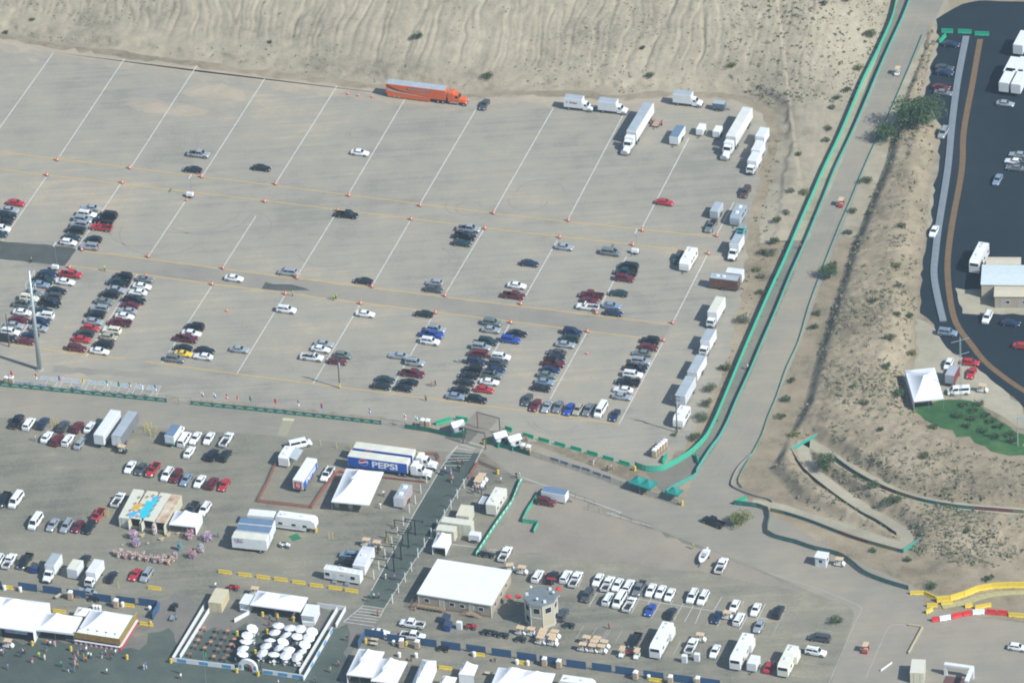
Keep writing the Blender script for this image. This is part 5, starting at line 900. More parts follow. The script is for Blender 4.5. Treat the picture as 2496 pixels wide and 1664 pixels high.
for i, (tm, x, y, x2, y2) in enumerate(((jr, 1505, 985, 1570, 978), (jw, 1575, 977, 1680, 960), (jr, 1685, 958, 1785, 935), (jr, 1790, 934, 1870, 920), (jw, 1878, 918, 1990, 910), (jr, 2000, 910, 2100, 918), (jr, 2105, 918, 2205, 926))):
    a, b = T(3, 3, x, y, .5), T(3, 3, x2, y2, .5); cn = 'red' if tm is jr else 'white'; o = barrier(tm, (a+b)/2, ang(a, b), f'{cn} plastic barrier, {ORD[i]} in the red and white line at the road mouth', 'red and white barriers', cn+'_barrier'); o.scale = ((b-a).length/(3.1 if tm is jr else 2.3), 1.3, 1.2)
wall_line('yellow_ground_band', 'pale yellow low kerb following the curve of yellow barriers', smooth_line([T(3, 3, 1600, 870), T(3, 3, 1800, 830), T(3, 3, 2000, 770), T(3, 3, 2200, 745), T(3, 3, 2420, 740)], 3), .2, 1.6, M('pale yellow kerb', (.36, .33, .16), .8, var=.15), 'kerb', 'kerb_section', 4.)
# ------------------------------------------------------------ blue screens
BLUES = mesh_cloth('blue screen cloth', (.03, .09, .19), .05)
def screen_t(L, h):
    t = tpl('blue_screen'); tpart('cloth', MB().box(-L/2+.05, L/2-.05, -.012, .012, .12, h-.05), [BLUES], t)
    for x in (-L/2, 0, L/2): tpart('post', MB().cyl((x, .04, 0), (x, .04, h), .03, n=6), [POST], t)
    for z in (.1, h-.02): tpart('rail', MB().cyl((-L/2, .04, z), (L/2, .04, z), .025, n=6), [POST], t)
    for x in (-L/2, L/2): tpart('foot', MB().bar((x, -.4, .03), (x, .4, .03), .08, .06), [POST], t)
    return t
st_ = screen_t(4.7, 2.2)
for i, (r_, c, x, y) in enumerate(((3, 0, -70, 655), (3, 0, 255, 685), (3, 0, 480, 715), (3, 0, 700, 745), (3, 0, 935, 785), (3, 0, 1155, 810), (3, 0, 1360, 830))): put(st_, f'blue screen panel, {ORD[i]} in the line behind the food tents', 'screen', T(r_, c, x, y, 1.1)*1-Vector((0, 0, 1.1)), A_U, 'blue screens behind the food tents', name='blue_screen')
put(st_, 'blue screen panel turned edgeways closing the food tent yard', 'screen', T(3, 0, 1435, 900, 1.1)-Vector((0, 0, 1.1)), A_V, name='blue_screen')
for i, (r_, c, x, y) in enumerate(((3, 1, 1085, 1115), (3, 1, 1290, 1160), (3, 1, 1570, 1195), (3, 1, 1790, 1225), (3, 1, 2020, 1255), (3, 1, 2255, 1290), (3, 2, 135, 1325), (3, 2, 345, 1360), (3, 2, 590, 1395), (3, 2, 825, 1425), (3, 2, 1040, 1455), (3, 2, 1300, 1495), (3, 2, 1570, 1530), (3, 2, 1820, 1562))): put(st_, f'blue screen panel, {ORD[i]} in the line below the tower', 'screen', T(r_, c, x, y, 1.1)-Vector((0, 0, 1.1)), A_U, 'blue screens below the tower', name='blue_screen')
put(st_, 'blue screen panel turned edgeways beside the patio lane', 'screen', T(3, 1, 970, 1165, 1.1)-Vector((0, 0, 1.1)), A_V, name='blue_screen')
# ------------------------------------------------------------ boxes read off by their roof corners
def rect(cs):
    """centre, angle and sizes of a rectangle given its corners (back-left, back-right, front-right, front-left)"""
    bl, br, fr__, fl = cs; c = (bl+br+fr__+fl)/4; a = ((br-bl)+(fr__-fl)); b = ((bl-fl)+(br-fr__)); return Vector((c.x, c.y, 0)), math.atan2(a.y, a.x), a.length/2, b.length/2
TAN = M('tan siding', (.34, .29, .21), .7, var=.06, scale=.8); TANL = M('tan stucco', (.42, .38, .27), .8, var=.06, scale=.8); ROOFW = M('white membrane roof', (.7, .73, .69), .6, var=.04, scale=.3)
WOOD = M('ramp timber', (.26, .19, .13), .8, var=.2, scale=3); GREYR = M('grey roof felt', (.14, .17, .18), .8, var=.12, scale=1.)
def window(parent, x, y, z, w_, h, face, glass=GLASS, name='window'):
    """face: 'f' front (-y), 'r' right (+x), 'l', 'b'"""
    rz = {'f': 0, 'r': PI/2, 'b': PI, 'l': -PI/2}[face] if isinstance(face, str) else face
    o = obj(name, MB().box(-w_/2, w_/2, -.02, .02, -h/2, h/2), [glass], parent, (x, y, z), rz); t_ = .09
    obj('frame', MB().box(-w_/2-t_, w_/2+t_, -.045, .0, h/2, h/2+t_).box(-w_/2-t_, w_/2+t_, -.045, .0, -h/2-t_, -h/2).box(-w_/2-t_, -w_/2, -.045, 0, -h/2, h/2).box(w_/2, w_/2+t_, -.045, 0, -h/2, h/2), [WHITE], o); return o
c, a, L_, W_ = rect([T(3, 1, 1665, 430, 3.7), T(3, 1, 2342, 525, 3.7), T(3, 1, 2172, 862, 3.7), T(3, 1, 1480, 738, 3.7)])
so_ = thing('site_office', 'large tan modular office with white flat roof, stairs and timber ramps', 'building', c, a); X, Y = L_/2-.25, W_/2-.25
obj('wall', MB().box(-X, X, -Y, Y, 0, 3.4), [TAN], so_); rf = obj('roof', MB().box(-L_/2, L_/2, -W_/2, W_/2, 3.4, 3.7), [ROOFW], so_)
obj('skirting', MB().box(-X-.03, X+.03, -Y-.03, Y+.03, 0, .55), [M('dark tan skirt', (.24, .2, .15), .8)], so_)
for x in (-X+2., X*-.08, X*.2, X*.72): window(so_, x, -Y-.01, 1.95, 1.1, .95, 'f')
for x in (-X*.36, X*.46): d = obj('door', MB().box(x-.5, x+.5, -Y-.05, -Y, .7, 2.75), [M('beige door', (.45, .4, .3), .6)], so_); obj('frame', MB().box(x-.62, x-.5, -Y-.07, -Y, .7, 2.85).box(x+.5, x+.62, -Y-.07, -Y, .7, 2.85).box(x-.62, x+.62, -Y-.07, -Y, 2.75, 2.87), [WHITE], d)
for y in (-Y*.6, -.1, Y*.5): window(so_, X+.01, y, 1.95, 1.1, .95, 'r')
for s in (-1, 1): obj('corner_trim', MB().box(s*X-.08, s*X+.08, -Y-.05, -Y+.08, 0, 3.4), [WHITE], so_)
def stairs(par, x, y, dirx, n=5):
    for k in range(n): obj('step', MB().box(min(x+dirx*k*.32, x+dirx*(k+1)*.32), max(x+dirx*k*.32, x+dirx*(k+1)*.32), y-1.2, y-.06, 0, .7-k*.14), [WOOD], par)
    for q in (y-1.2, y-.1): obj('handrail', MB().bar((x, q, 1.6), (x+dirx*n*.32, q, .95), .06, .06).cyl((x, q, 0), (x, q, 1.6), .03, n=5).cyl((x+dirx*n*.32, q, 0), (x+dirx*n*.32, q, .95), .03, n=5), [WOOD], par)
x = X*.46; obj('landing', MB().box(x-.8, x+.8, -Y-1.3, -Y-.06, .6, .72), [WOOD], so_); stairs(so_, x+.8, -Y, 1); stairs(so_, x-.8, -Y, -1)
rp_ = obj('ramp', MB().box(-X-.2, -X*.25, -Y-1.4, -Y-.1, .62, .72).add([(-X-1.5, -Y-1.4, .62), (-X-.2, -Y-1.4, .62), (-X-.2, Y*.5, .05), (-X-1.5, Y*.5, .05), (-X-1.5, -Y-1.4, .72), (-X-.2, -Y-1.4, .72), (-X-.2, Y*.5, .12), (-X-1.5, Y*.5, .12)], [(0, 3, 2, 1), (4, 5, 6, 7), (0, 1, 5, 4), (1, 2, 6, 5), (2, 3, 7, 6), (3, 0, 4, 7)]), [WOOD], so_)
for q in (-X-1.5, -X-.3):
    obj('handrail', MB().bar((q, -Y-1.4, 1.7), (q, Y*.5, 1.1), .07, .07).bar((q, -Y-1.4, 1.2), (q, Y*.5, .6), .05, .05), [WOOD], rp_)
    for k in range(6): yy = -Y-1.4+(Y*1.5+1.4)*k/5; obj('baluster', MB().box(q-.04, q+.04, yy-.04, yy+.04, .1, 1.7-.6*k/5), [WOOD], rp_)
obj('handrail', MB().bar((-X-.2, -Y-1.4, 1.7), (-X*.25, -Y-1.4, 1.7), .07, .07).bar((-X-.2, -Y-1.4, 1.2), (-X*.25, -Y-1.4, 1.2), .05, .05), [WOOD], rp_)
for k in range(8): xx = -X+X*.75*k/7; obj('baluster', MB().box(xx-.03, xx+.03, -Y-1.43, -Y-1.37, .0, 1.7), [WOOD], rp_)
stairs(so_, -X-.2, -Y-.9, -1, 4)
# octagonal tower
p = T(3, 2, 262, 760, 7.0); tw_ = thing('lookout_tower', 'tan eight-sided two-storey tower with grey roof and white framed windows', 'building', (p.x, p.y, 0), A_U+R(22.5)); RR = 3.75
ring = lambda r_, z: [(r_*math.cos(k*PI/4), r_*math.sin(k*PI/4), z) for k in range(8)]
obj('wall', MB().loft([ring(RR, 0), ring(RR, 6.5)]), [TANL], tw_); tr_ = obj('roof', MB().loft([ring(RR+.25, 6.5), ring(RR+.25, 6.75), ring(RR-.1, 6.8)]), [GREYR], tw_)
obj('parapet', MB().loft([ring(RR+.27, 6.42), ring(RR+.27, 6.52)], caps=False), [WHITE], tr_)
for k in range(8):
    an = (k+.5)*PI/4; ap = RR*math.cos(PI/8); obj('corner_trim', MB().cyl((RR*math.cos(k*PI/4), RR*math.sin(k*PI/4), 0), (RR*math.cos(k*PI/4), RR*math.sin(k*PI/4), 6.5), .07, n=6), [WHITE], tw_)
    for z in (4.9, 1.9):
        if z < 2 and k in (5, 6): continue
        window(tw_, (ap+.02)*math.cos(an), (ap+.02)*math.sin(an), z, 1.5, 1.45, an+PI/2)
obj('trim_band', MB().loft([ring(RR+.02, .5), ring(RR+.02, .62)], caps=False), [WHITE], tw_)
obj('sign', MB().box(-1.2, 1.2, -.03, 0, -.14, .14), [M('small white sign', (.62, .66, .74), .6)], tw_, ((ap+.05)*math.cos(5.5*PI/4), (ap+.05)*math.sin(5.5*PI/4), 3.0), 5.5*PI/4+PI/2)
rr_ = random.Random(5)
for k in range(9):
    an = k*.71; q = RR*(.55+.4*rr_.random()); x, y = q*math.cos(an), q*math.sin(an)
    if k % 3 == 0: obj('dish_antenna', MB().cyl((0, 0, 0), (0, 0, .7), .04, n=5).cyl((0, 0, .7), (.12, -.12, .85), .32, .1, n=10), [WHITE], tr_, (x, y, 6.8))
    elif k % 3 == 1: obj('roof_unit', MB().fru((-.35, .35, -.3, .3), (-.3, .3, -.25, .25), 0, .5), [WHITE], tr_, (x, y, 6.8))
    else: obj('aerial', MB().cyl((0, 0, 0), (0, 0, 2.2), .03, n=5).bar((-.4, 0, 1.8), (.4, 0, 1.8), .04, .04), [POST], tr_, (x, y, 6.8))
# ------------------------------------------------------------ shipping containers with the painted roof
CONT = M('cream container', (.55, .53, .4), .6, var=.08, scale=.8); CONTW = M('white container', (.56, .56, .46), .6, var=.06, scale=.8); RUSTR = M('rusty container roof', (.6, .55, .42), .8, col2=(.32, .15, .08), scale=.45)
TURQ = M('turquoise sheet', (.03, .45, .55), .6, var=.12, scale=1.5); BLUT = M('sky blue sheet', (.08, .35, .6), .6, var=.1, scale=1.5); OCH = M('ochre sheet', (.55, .33, .05), .7, var=.15, scale=1.5)
def container(label, cs, H, side, roof, open_front=True, open_doors=True, name='shipping_container'):
    c, a, wx, wy = rect(cs); t_ = thing(name, label, 'container', c, a); X, Y = wx/2, wy/2; th2 = .06
    mb = MB().box(-X, X, Y-th2, Y, .1, H-.05).box(-X, -X+th2, -Y, Y-th2, .1, H-.05).box(X-th2, X, -Y, Y-th2, .1, H-.05)
    for s in (-1, 1):
        n = int(wy/.32)
        for k in range(n): y = -Y+wy*(k+.25)/n; mb.box(min(s*X, s*(X+.03)), max(s*X, s*(X+.03)), y, y+.14, .2, H-.2)
    obj('side_wall', mb, [side], t_); obj('roof', MB().box(-X-.02, X+.02, -Y-.02, Y+.02, H-.05, H+.02), [roof], t_); obj('floor_frame', MB().box(-X-.02, X+.02, -Y-.02, Y+.02, 0, .14), [side], t_)
    if open_front:
        obj('interior', MB().box(-X+.08, X-.08, -Y+.8, Y-.1, .15, H-.1), [M('container dark', (.03, .03, .03), .9)], t_)
        if open_doors:
            for s in (-1, 1): obj('door', MB().box(-.03, .03, -1.15, 0, .15, H-.1), [side], t_, (s*(X-.02), -Y, 0), s*R(6))
    else:
        for s in (-1, 1): d = obj('door', MB().box(min(.02*s, s*(X-.06)), max(.02*s, s*(X-.06)), -Y-.04, -Y+.03, .18, H-.12), [side], t_); obj('lock_bar', MB().cyl((s*X*.45, -Y-.07, .2), (s*X*.45, -Y-.07, H-.15), .025, n=5), [POST], d)
    return t_
def Z1(x, y, z=0.): return G((260+x/7.84, 1180+y/7.84), z)
CH = 2.75
k1 = container('white corrugated container, outermost of the four painted containers', [Z1(525, 88, CH), Z1(715, 110, CH), Z1(420, 650, CH), Z1(215, 630, CH)], CH, CONTW, CONTW, False)
k2 = container('cream container with open doors, second of the painted block', [Z1(760, 118, CH), Z1(960, 140, CH), Z1(670, 675, CH), Z1(470, 640, CH)], CH, CONT, CONT)
k3 = container('white-roofed open container, third of the painted block', [Z1(1020, 155, CH), Z1(1215, 180, CH), Z1(920, 715, CH), Z1(715, 680, CH)], CH, CONTW, CONTW)
k4 = container('container with rust-stained roof at the end of the painted block', [Z1(1230, 185, CH), Z1(1435, 205, CH), Z1(1110, 745, CH), Z1(940, 715, CH)], CH, CONT, RUSTR)
def on_roof(par, pts, mat, name, dz=0.):
    vs_ = [Z1(x, y, CH+.04+dz)-Vector(par.location) for x, y in pts]; vs_ = [Matrix.Rotation(-par.rotation_euler.z, 3, 'Z') @ v for v in vs_]
    low_ = [v-Vector((0, 0, .05)) for v in vs_]; n = len(vs_); return obj(name, MB().add(vs_+low_, [tuple(range(n))[::-1]]+[(i, (i+1) % n, n+(i+1) % n, n+i) for i in range(n)]), [mat], par)
cv = thing('roof_tarpaulin', 'turquoise and ochre sheets spread across the container roofs', 'tarpaulin', Z1(700, 420, CH).to_2d().to_3d())
on_roof(cv, [(960, 215), (990, 225), (1010, 290), (960, 330), (970, 370), (900, 420), (920, 460), (840, 530), (830, 580), (720, 650), (610, 630), (650, 560), (600, 520), (720, 420), (760, 310), (860, 320), (870, 270)], TURQ, 'turquoise_sheet', .03); on_roof(cv, [(420, 540), (560, 510), (620, 530), (520, 610), (430, 630)], BLUT, 'blue_sheet', .02); on_roof(cv, [(960, 215), (990, 225), (930, 300), (880, 300), (870, 250)], BLUT, 'blue_sheet', .05)
on_roof(cv, [(520, 400), (660, 350), (680, 380), (620, 460), (500, 510), (490, 440)], OCH, 'ochre_sheet', .03)
MAT_ = M('woven mat', (.24, .2, .16), .9, var=.3, scale=5)
for x, y in ((610, 245), (880, 212), (770, 235), (1020, 235), (975, 310), (540, 360), (700, 390), (910, 400), (450, 490), (620, 490), (850, 490), (400, 575), (580, 600), (800, 600)): on_roof(cv, [(x-40, y+8), (x+10, y-26), (x+45, y-6), (x-6, y+28)], MAT_, 'woven_mat', .07)
# ------------------------------------------------------------ tents
TENT = M('white tent vinyl', (.7, .72, .73), .55, var=.02, scale=.4); TENTG = M('green canopy', (.01, .2, .17), .6, var=.06, scale=.6); SHADOWY = M('tent interior', (.2, .2, .2), .9)
def tent(label, cs, eave, peaks, ph, mat=TENT, walls='', legs=True, valance=.3, name='tent', n=22, pw=1.7):
    """cs: eave corners read at the eave height (back-left, back-right, front-right, front-left); peaks: points at height ph"""
    c, a, wx, wy = rect(cs); t_ = thing(name, label, 'tent', c, a); rot = Matrix.Rotation(-a, 3, 'Z'); X, Y = wx/2, wy/2
    pk = [rot @ (Vector((q.x, q.y, 0))-c) for q in peaks]; pk = [(min(.92, max(.08, (q.x+X)/wx)), min(.92, max(.08, (q.y+Y)/wy))) for q in pk]
    mb = MB(); vs_ = []
    for j in range(n+1):
        for i in range(n+1):
            u, v = i/n, j/n; h = 0
            for (pu, pv) in pk:
                t1 = max(abs(u-pu)/(pu if u < pu else 1-pu), abs(v-pv)/(pv if v < pv else 1-pv)); h = max(h, max(0, 1-t1)**pw)
            sag = -.12*math.sin(PI*u)*(1-abs(2*v-1)) if False else 0
            vs_.append((-X+u*wx, -Y+v*wy, eave+(ph-eave)*h+sag))
    mb.add(vs_, [(j*(n+1)+i, j*(n+1)+i+1, (j+1)*(n+1)+i+1, (j+1)*(n+1)+i) for j in range(n) for i in range(n)])
    obj('roof_cloth', mb, [mat], t_, smooth=False)
    for x0, x1, y0, y1 in ((-X, X, -Y-.01, -Y), (-X, X, Y, Y+.01), (-X-.01, -X, -Y, Y), (X, X+.01, -Y, Y)): obj('valance', MB().box(x0, x1, y0, y1, eave-valance, eave), [mat], t_)
    if legs:
        for x in (-X+.05, 0, X-.05):
            for y in (-Y+.05, Y-.05):
                if x == 0 and wx < 6: continue
                obj('leg', MB().cyl((x, y, 0), (x, y, eave), .045, n=6), [POST], t_)
        if wy >= 8:
            for x in (-X+.05, X-.05): obj('leg', MB().cyl((x, 0, 0), (x, 0, eave), .045, n=6), [POST], t_)
    for (pu, pv) in pk: obj('centre_pole', MB().cyl((-X+pu*wx, -Y+pv*wy, 0), (-X+pu*wx, -Y+pv*wy, ph+.15), .05, n=6), [POST], t_)
    for ch in walls:
        x0, x1, y0, y1 = {'b': (-X, X, Y-.03, Y-.01), 'l': (-X+.01, -X+.03, -Y, Y), 'r': (X-.03, X-.01, -Y, Y), 'f': (-X, X, -Y+.01, -Y+.03)}[ch]; obj('side_wall', MB().box(x0, x1, y0, y1, .02, eave-.05), [mat], t_)
    return t_
def curtain(t_, x, y, h, rz=0., w_=.7):
    obj('curtain', MB().fru((-w_*.35, w_*.35, -.12, .12), (-w_/2, w_/2, -.05, .05), .02, h), [TENT], t_, (x, y, 0), rz)
tp = tent('white two-peak tent in front of the cola trailers', [T(2, 1, 835, 1165, 3.2), T(2, 1, 1175, 1197, 3.2), T(2, 1, 1035, 1500, 3.2), T(2, 1, 685, 1467, 3.2)], 3.2, [T(2, 1, 945, 1170, 5.6), T(2, 1, 893, 1262, 5.6)], 5.6)
CARD = M('tan panel', (.45, .36, .24), .8, var=.08)
for x in (-3.9, -.6): obj('side_panel', MB().box(x-.6, x+.6, -4.9, -4.85, .02, 2.7), [CARD], tp)
tent('small white peaked tent beside the painted containers', [Z1(1310, 500, 2.5), Z1(1830, 560, 2.5), Z1(1690, 810, 2.5), Z1(1200, 760, 2.5)], 2.5, [Z1(1500, 485, 4.4)], 4.4, walls='r')
b0 = tent('biggest white tent with a tall peak at the plaza', [T(3, 0, -150, 752, 3.4), T(3, 0, 462, 835, 3.4), T(3, 0, 300, 1092, 3.4), T(3, 0, -300, 1020, 3.4)], 3.4, [T(3, 0, 125, 783, 6.6), T(3, 0, -120, 745, 6.6)], 6.6, walls='br')
obj('awning_board', MB().box(1.0, 6.4, -5.4, -5.3, 2.0, 3.3), [M('printed board', (.5, .52, .55), .6, col2=(.2, .25, .4), scale=1.2)], b0)
tent('white peaked tent with arched front, second along the plaza', [T(3, 0, 425, 922, 3.0), T(3, 0, 775, 962, 3.0), T(3, 0, 655, 1110, 3.0), T(3, 0, 315, 1070, 3.0)], 3.0, [T(3, 0, 520, 918, 5.2)], 5.2, walls='b', valance=.5)
fd = tent('white peaked food stand with printed fascia boards and red skirts', [T(3, 0, 850, 893, 3.0), T(3, 0, 1215, 942, 3.0), T(3, 0, 1100, 1165, 3.0), T(3, 0, 690, 1095, 3.0)], 3.0, [T(3, 0, 957, 900, 5.4)], 5.4)
FOOD = M('printed food fascia', (.3, .26, .06), .6, col2=(.3, .09, .04), scale=1.4); FOODL = M('food skirting red', (.5, .05, .06), .6); LIME = M('lime edging', (.3, .42, .05), .6)
def frame_of(t_, cs): return rect(cs)
c, a, wx, wy = rect([T(3, 0, 850, 893, 3.0), T(3, 0, 1215, 942, 3.0), T(3, 0, 1100, 1165, 3.0), T(3, 0, 690, 1095, 3.0)]); X, Y = wx/2+.45, wy/2+.5
for nm_, bx in (('fascia_board', (-X, X, -Y-.05, -Y, 1.7, 3.3)), ('fascia_board', (X, X+.05, -Y, Y+.6, 1.7, 3.3))): q = obj(nm_, MB().box(*bx), [FOOD], fd)
obj('lime_edge', MB().box(-X, X, -Y-.07, -Y+.02, 3.3, 3.4).box(X-.02, X+.07, -Y, Y+.6, 3.3, 3.4), [LIME], fd)
for k in range(18): x = -X+2*X*k/18; obj('counter_skirt', MB().box(x, x+2*X/18-.01, -Y-.04, -Y, .02, 1.05), [FOODL if k % 2 else WHITE], fd)
for k in range(14): y = -Y+(2*Y+.6)*k/14; obj('counter_skirt', MB().box(X, X+.04, y, y+2*Y/14-.01, .02, 1.05), [FOODL], fd)
obj('counter', MB().box(-X, X, -Y-.25, -Y+.35, 1.05, 1.1).box(X-.35, X+.25, -Y+.35, Y+.6, 1.05, 1.1), [WHITE], fd)
for k, cl in enumerate(((.5, .12, .16), (.6, .36, .05), (.45, .2, .2), (.1, .35, .33), (.35, .38, .4))): o = obj('pennant', MB().cyl((0, 0, 0), (0, 0, 1.6), .025, n=5, m=1).add([(0, 0, 1.6), (.75, 0, 1.35), (0, 0, 1.1)], [(0, 1, 2), (2, 1, 0)]), [M(f'pennant cloth {k}', cl, .7), POST], fd, (-X+1.2+k*2.2, -Y+.02, 3.3))
um = tent('yellow and white striped canopy behind the food stand', [T(3, 0, 720, 868, 2.4), T(3, 0, 830, 882, 2.4), T(3, 0, 800, 955, 2.4), T(3, 0, 675, 940, 2.4)], 2.4, [T(3, 0, 760, 880, 3.6)], 3.6, mat=M('striped canopy white', (.75, .74, .66), .6), n=10)
obj('yellow_stripe', MB().box(-1.6, -1.0, -1.75, -1.73, 2.1, 2.45).box(.2, .8, -1.75, -1.73, 2.1, 2.45), [M('canopy yellow', (.65, .45, .05), .6)], um)
tent('white two-peak tent inside the walled patio', [T(3, 1, 25, 718, 2.9), T(3, 1, 490, 782, 2.9), T(3, 1, 392, 908, 2.9), T(3, 1, -65, 845, 2.9)], 2.9, [T(3, 1, 92, 728, 4.6), T(3, 1, 325, 757, 4.6)], 4.6, walls='b')
tent('white two-peak vendor tent at the bottom edge beside the patio lane', [T(3, 1, 965, 1255, 2.8), T(3, 1, 1198, 1278, 2.8), T(3, 1, 1050, 1515, 2.8), T(3, 1, 812, 1482, 2.8)], 2.8, [T(3, 1, 1030, 1248, 4.6), T(3, 1, 960, 1372, 4.6)], 4.6, walls='l')
tent('white two-peak vendor tent, second at the bottom edge', [T(3, 1, 1160, 1342, 2.8), T(3, 1, 1398, 1368, 2.8), T(3, 1, 1285, 1575, 2.8), T(3, 1, 1050, 1540, 2.8)], 2.8, [T(3, 1, 1237, 1328, 4.4), T(3, 1, 1165, 1450, 4.4)], 4.4)
mq = tent('long white marquee with a ridge roof at the bottom edge', [T(3, 1, 1540, 1350, 2.8), T(3, 1, 1665, 1362, 2.8), T(3, 1, 1530, 1640, 2.8), T(3, 1, 1395, 1625, 2.8)], 2.8, [T(3, 1, 1570, 1370, 4.4), T(3, 1, 1540, 1430, 4.4), T(3, 1, 1505, 1500, 4.4), T(3, 1, 1470, 1560, 4.4)], 4.4, walls='lr', pw=1.)
tent('small white peaked tent standing alone at the bottom edge', [T(3, 1, 1900, 1385, 2.5), T(3, 1, 2042, 1400, 2.5), T(3, 1, 2000, 1498, 2.5), T(3, 1, 1862, 1485, 2.5)], 2.5, [T(3, 1, 1937, 1360, 4.0)], 4.0, walls='f')
tent('white peaked tent cut off below the small lone tent', [T(3, 1, 1722, 1500, 2.5), T(3, 1, 1842, 1512, 2.5), T(3, 1, 1790, 1640, 2.5), T(3, 1, 1660, 1620, 2.5)], 2.5, [T(3, 1, 1745, 1495, 3.8)], 3.8)
tent('wide white two-peak tent at the bottom edge below the golf carts', [T(3, 1, 2240, 1425, 2.8), T(3, 2, 405, 1478, 2.8), T(3, 2, 300, 1700, 2.8), T(3, 1, 2120, 1640, 2.8)], 2.8, [T(3, 2, 0, 1412, 4.6), T(3, 2, 230, 1452, 4.6)], 4.6)
tent('small white tent with tied curtains below the cream container', [T(3, 1, 1690, 190, 2.5), T(3, 1, 1795, 200, 2.5), T(3, 1, 1735, 325, 2.5), T(3, 1, 1597, 310, 2.5)], 2.5, [T(3, 1, 1710, 180, 3.9)], 3.9, walls='rl')
tent('large white tent beside the lawn at the infield', [T(2, 3, 1250, 270, 3.0), T(2, 3, 1505, 240, 3.0), T(2, 3, 1640, 520, 3.0), T(2, 3, 1350, 545, 3.0)], 3.0, [T(2, 3, 1430, 310, 5.2)], 5.2, walls='l')
g1 = [T(2, 2, 1140, 1225, 2.5), T(2, 2, 1345, 1290, 2.5), T(2, 2, 1265, 1355, 2.5), T(2, 2, 1070, 1290, 2.5)]
c, a, wx, wy = rect(g1); mid = [(g1[0]+g1[1])/2, (g1[3]+g1[2])/2]
tent('green pop-up canopy, first of the joined pair at the road', [g1[0], mid[0], mid[1], g1[3]], 2.4, [T(2, 2, 1160, 1232, 3.4)], 3.4, TENTG, n=10); tent('green pop-up canopy, second of the joined pair at the road', [mid[0]+U*.03, g1[1], g1[2], mid[1]+U*.03], 2.4, [T(2, 2, 1255, 1265, 3.4)], 3.4, TENTG, n=10)
tent('single green pop-up canopy at the road corner', [T(2, 2, 1480, 1335, 2.4), T(2, 2, 1580, 1365, 2.4), T(2, 2, 1520, 1415, 2.4), T(2, 2, 1405, 1380, 2.4)], 2.4, [T(2, 2, 1495, 1335, 3.4)], 3.4, TENTG, n=10)
# ------------------------------------------------------------ cola trailers and neighbours
ct1 = semi_t('cola_truck', 14.8, 4.0, WHITE2, BOXC, PAINTS['white'])
def cola(rear, label):
    o = put(ct1, label, 'semi truck', (rear.x, rear.y, 0), A_U, None, None, 'semi_truck')
    obj('side_print', MB().box(.05, 14.75, -1.328, -1.322, 1.2, 3.86), [PEPSIB], o); return o
r1 = cola(at_rz(T(2, 1, 850, 1178), A_U, 0, 1.3), 'blue-sided cola semi truck with big white lettering, front of the pair')
def disc(r_, f0, f1, mat, par, x, y, z):
    mb = MB(); n = 24; pts = [(math.cos(k*2*PI/n)*r_, math.sin(k*2*PI/n)*r_) for k in range(n+1)]; mb.quad(*[(u*1.25, 0, v) for u, v in pts if f0(u) <= v <= f1(u)]); return obj('emblem', mb, [mat], par, (x, y, z))
wv = lambda k: (lambda u: .28*k+.22*math.sin(u*3.2))
def emblem(par, x, z, s=1.):
    n = 28; up_, lo_ = [], []
    obj('emblem_disc', MB().quad(*[(1.2*s*math.cos(k*2*PI/n), 0, .95*s*math.sin(k*2*PI/n)) for k in range(n)]), [LIVW], par, (x, -1.334, z))
    for mat, sg in ((LIVR, 1), (MATS['blue livery'], -1)):
        a = [(1.12*s*math.cos(PI*k/14), .88*s*math.sin(PI*k/14)*sg) for k in range(15)]; lim = [(u, .16*s*sg+.18*s*math.sin(u*2.4/s)) for u in np.linspace(-1.0*s, 1.0*s, 9)]
        pts = [(u, v) for u, v in a if v*sg > (.16*s*sg+.18*s*math.sin(u*2.4/s))*sg+.02]; pts = pts+lim
        obj('emblem_wave', MB().quad(*[(u, 0, v) for u, v in pts]), [mat], par, (x, -1.339, z))
emblem(r1, 3.9, 2.75); lettering('PEPSI', 2.3, LIVW, r1, (9.2, -1.336, 2.45), -PI/2, .09, 0, 6.3)
r2 = cola(at_rz(T(2, 1, 900, 1100), A_U, 0, 1.3), 'blue-sided cola semi truck mostly hidden, back of the pair'); emblem(r2, 3.9, 2.75)
gt = trl(trailer_t('sports_drink_trailer', 9.6, 3.7, WHITE2, WHITE2, 1.05), T(2, 1, 452, 1225, 2.0), HEAD['D']+PI, 'white and blue drink trailer with a red G panel on its rear', 'box_trailer')
obj('side_print', MB().box(-4.7, 4.6, -1.315, -1.305, 1.1, 2.9), [PEPSIB], gt); lettering('PEPSI', 1.6, LIVW, gt, (.4, -1.32, 2.0), -PI/2, .05, 0, 6.)
obj('red_panel', MB().box(-4.85, -4.838, -.9, .9, 1.3, 3.2), [M('red orange panel', (.5, .06, .04), .5)], gt); lettering('G', 1.3, LIVW, gt, (-4.86, 0, 2.25), PI, .05)
solo(2, 1, 655, 1212, 'Pw', 'D', 'white pickup carrying a tan load beside the two-peak tent'); solo(2, 1, 405, 930, 'Vw', A_U+R(34), 'white van parked askew behind the awning trailer')
aw = rv(rv_t('awning_trailer', 5.6, 3.1), T(2, 1, 290, 1050, 1.6), HEAD['U'], 'white office trailer with grey awning beside the askew van', 'office_trailer'); obj('awning', MB().add([(-2.2, -1.27, 2.9), (2.2, -1.27, 2.9), (2.2, -3.2, 2.3), (-2.2, -3.2, 2.3), (-2.2, -1.27, 2.95), (2.2, -1.27, 2.95), (2.2, -3.2, 2.35), (-2.2, -3.2, 2.35)], [(0, 1, 2, 3), (7, 6, 5, 4), (2, 3, 7, 6), (0, 4, 5, 1), (1, 5, 6, 2), (3, 0, 4, 7)]), [BOXG], aw)
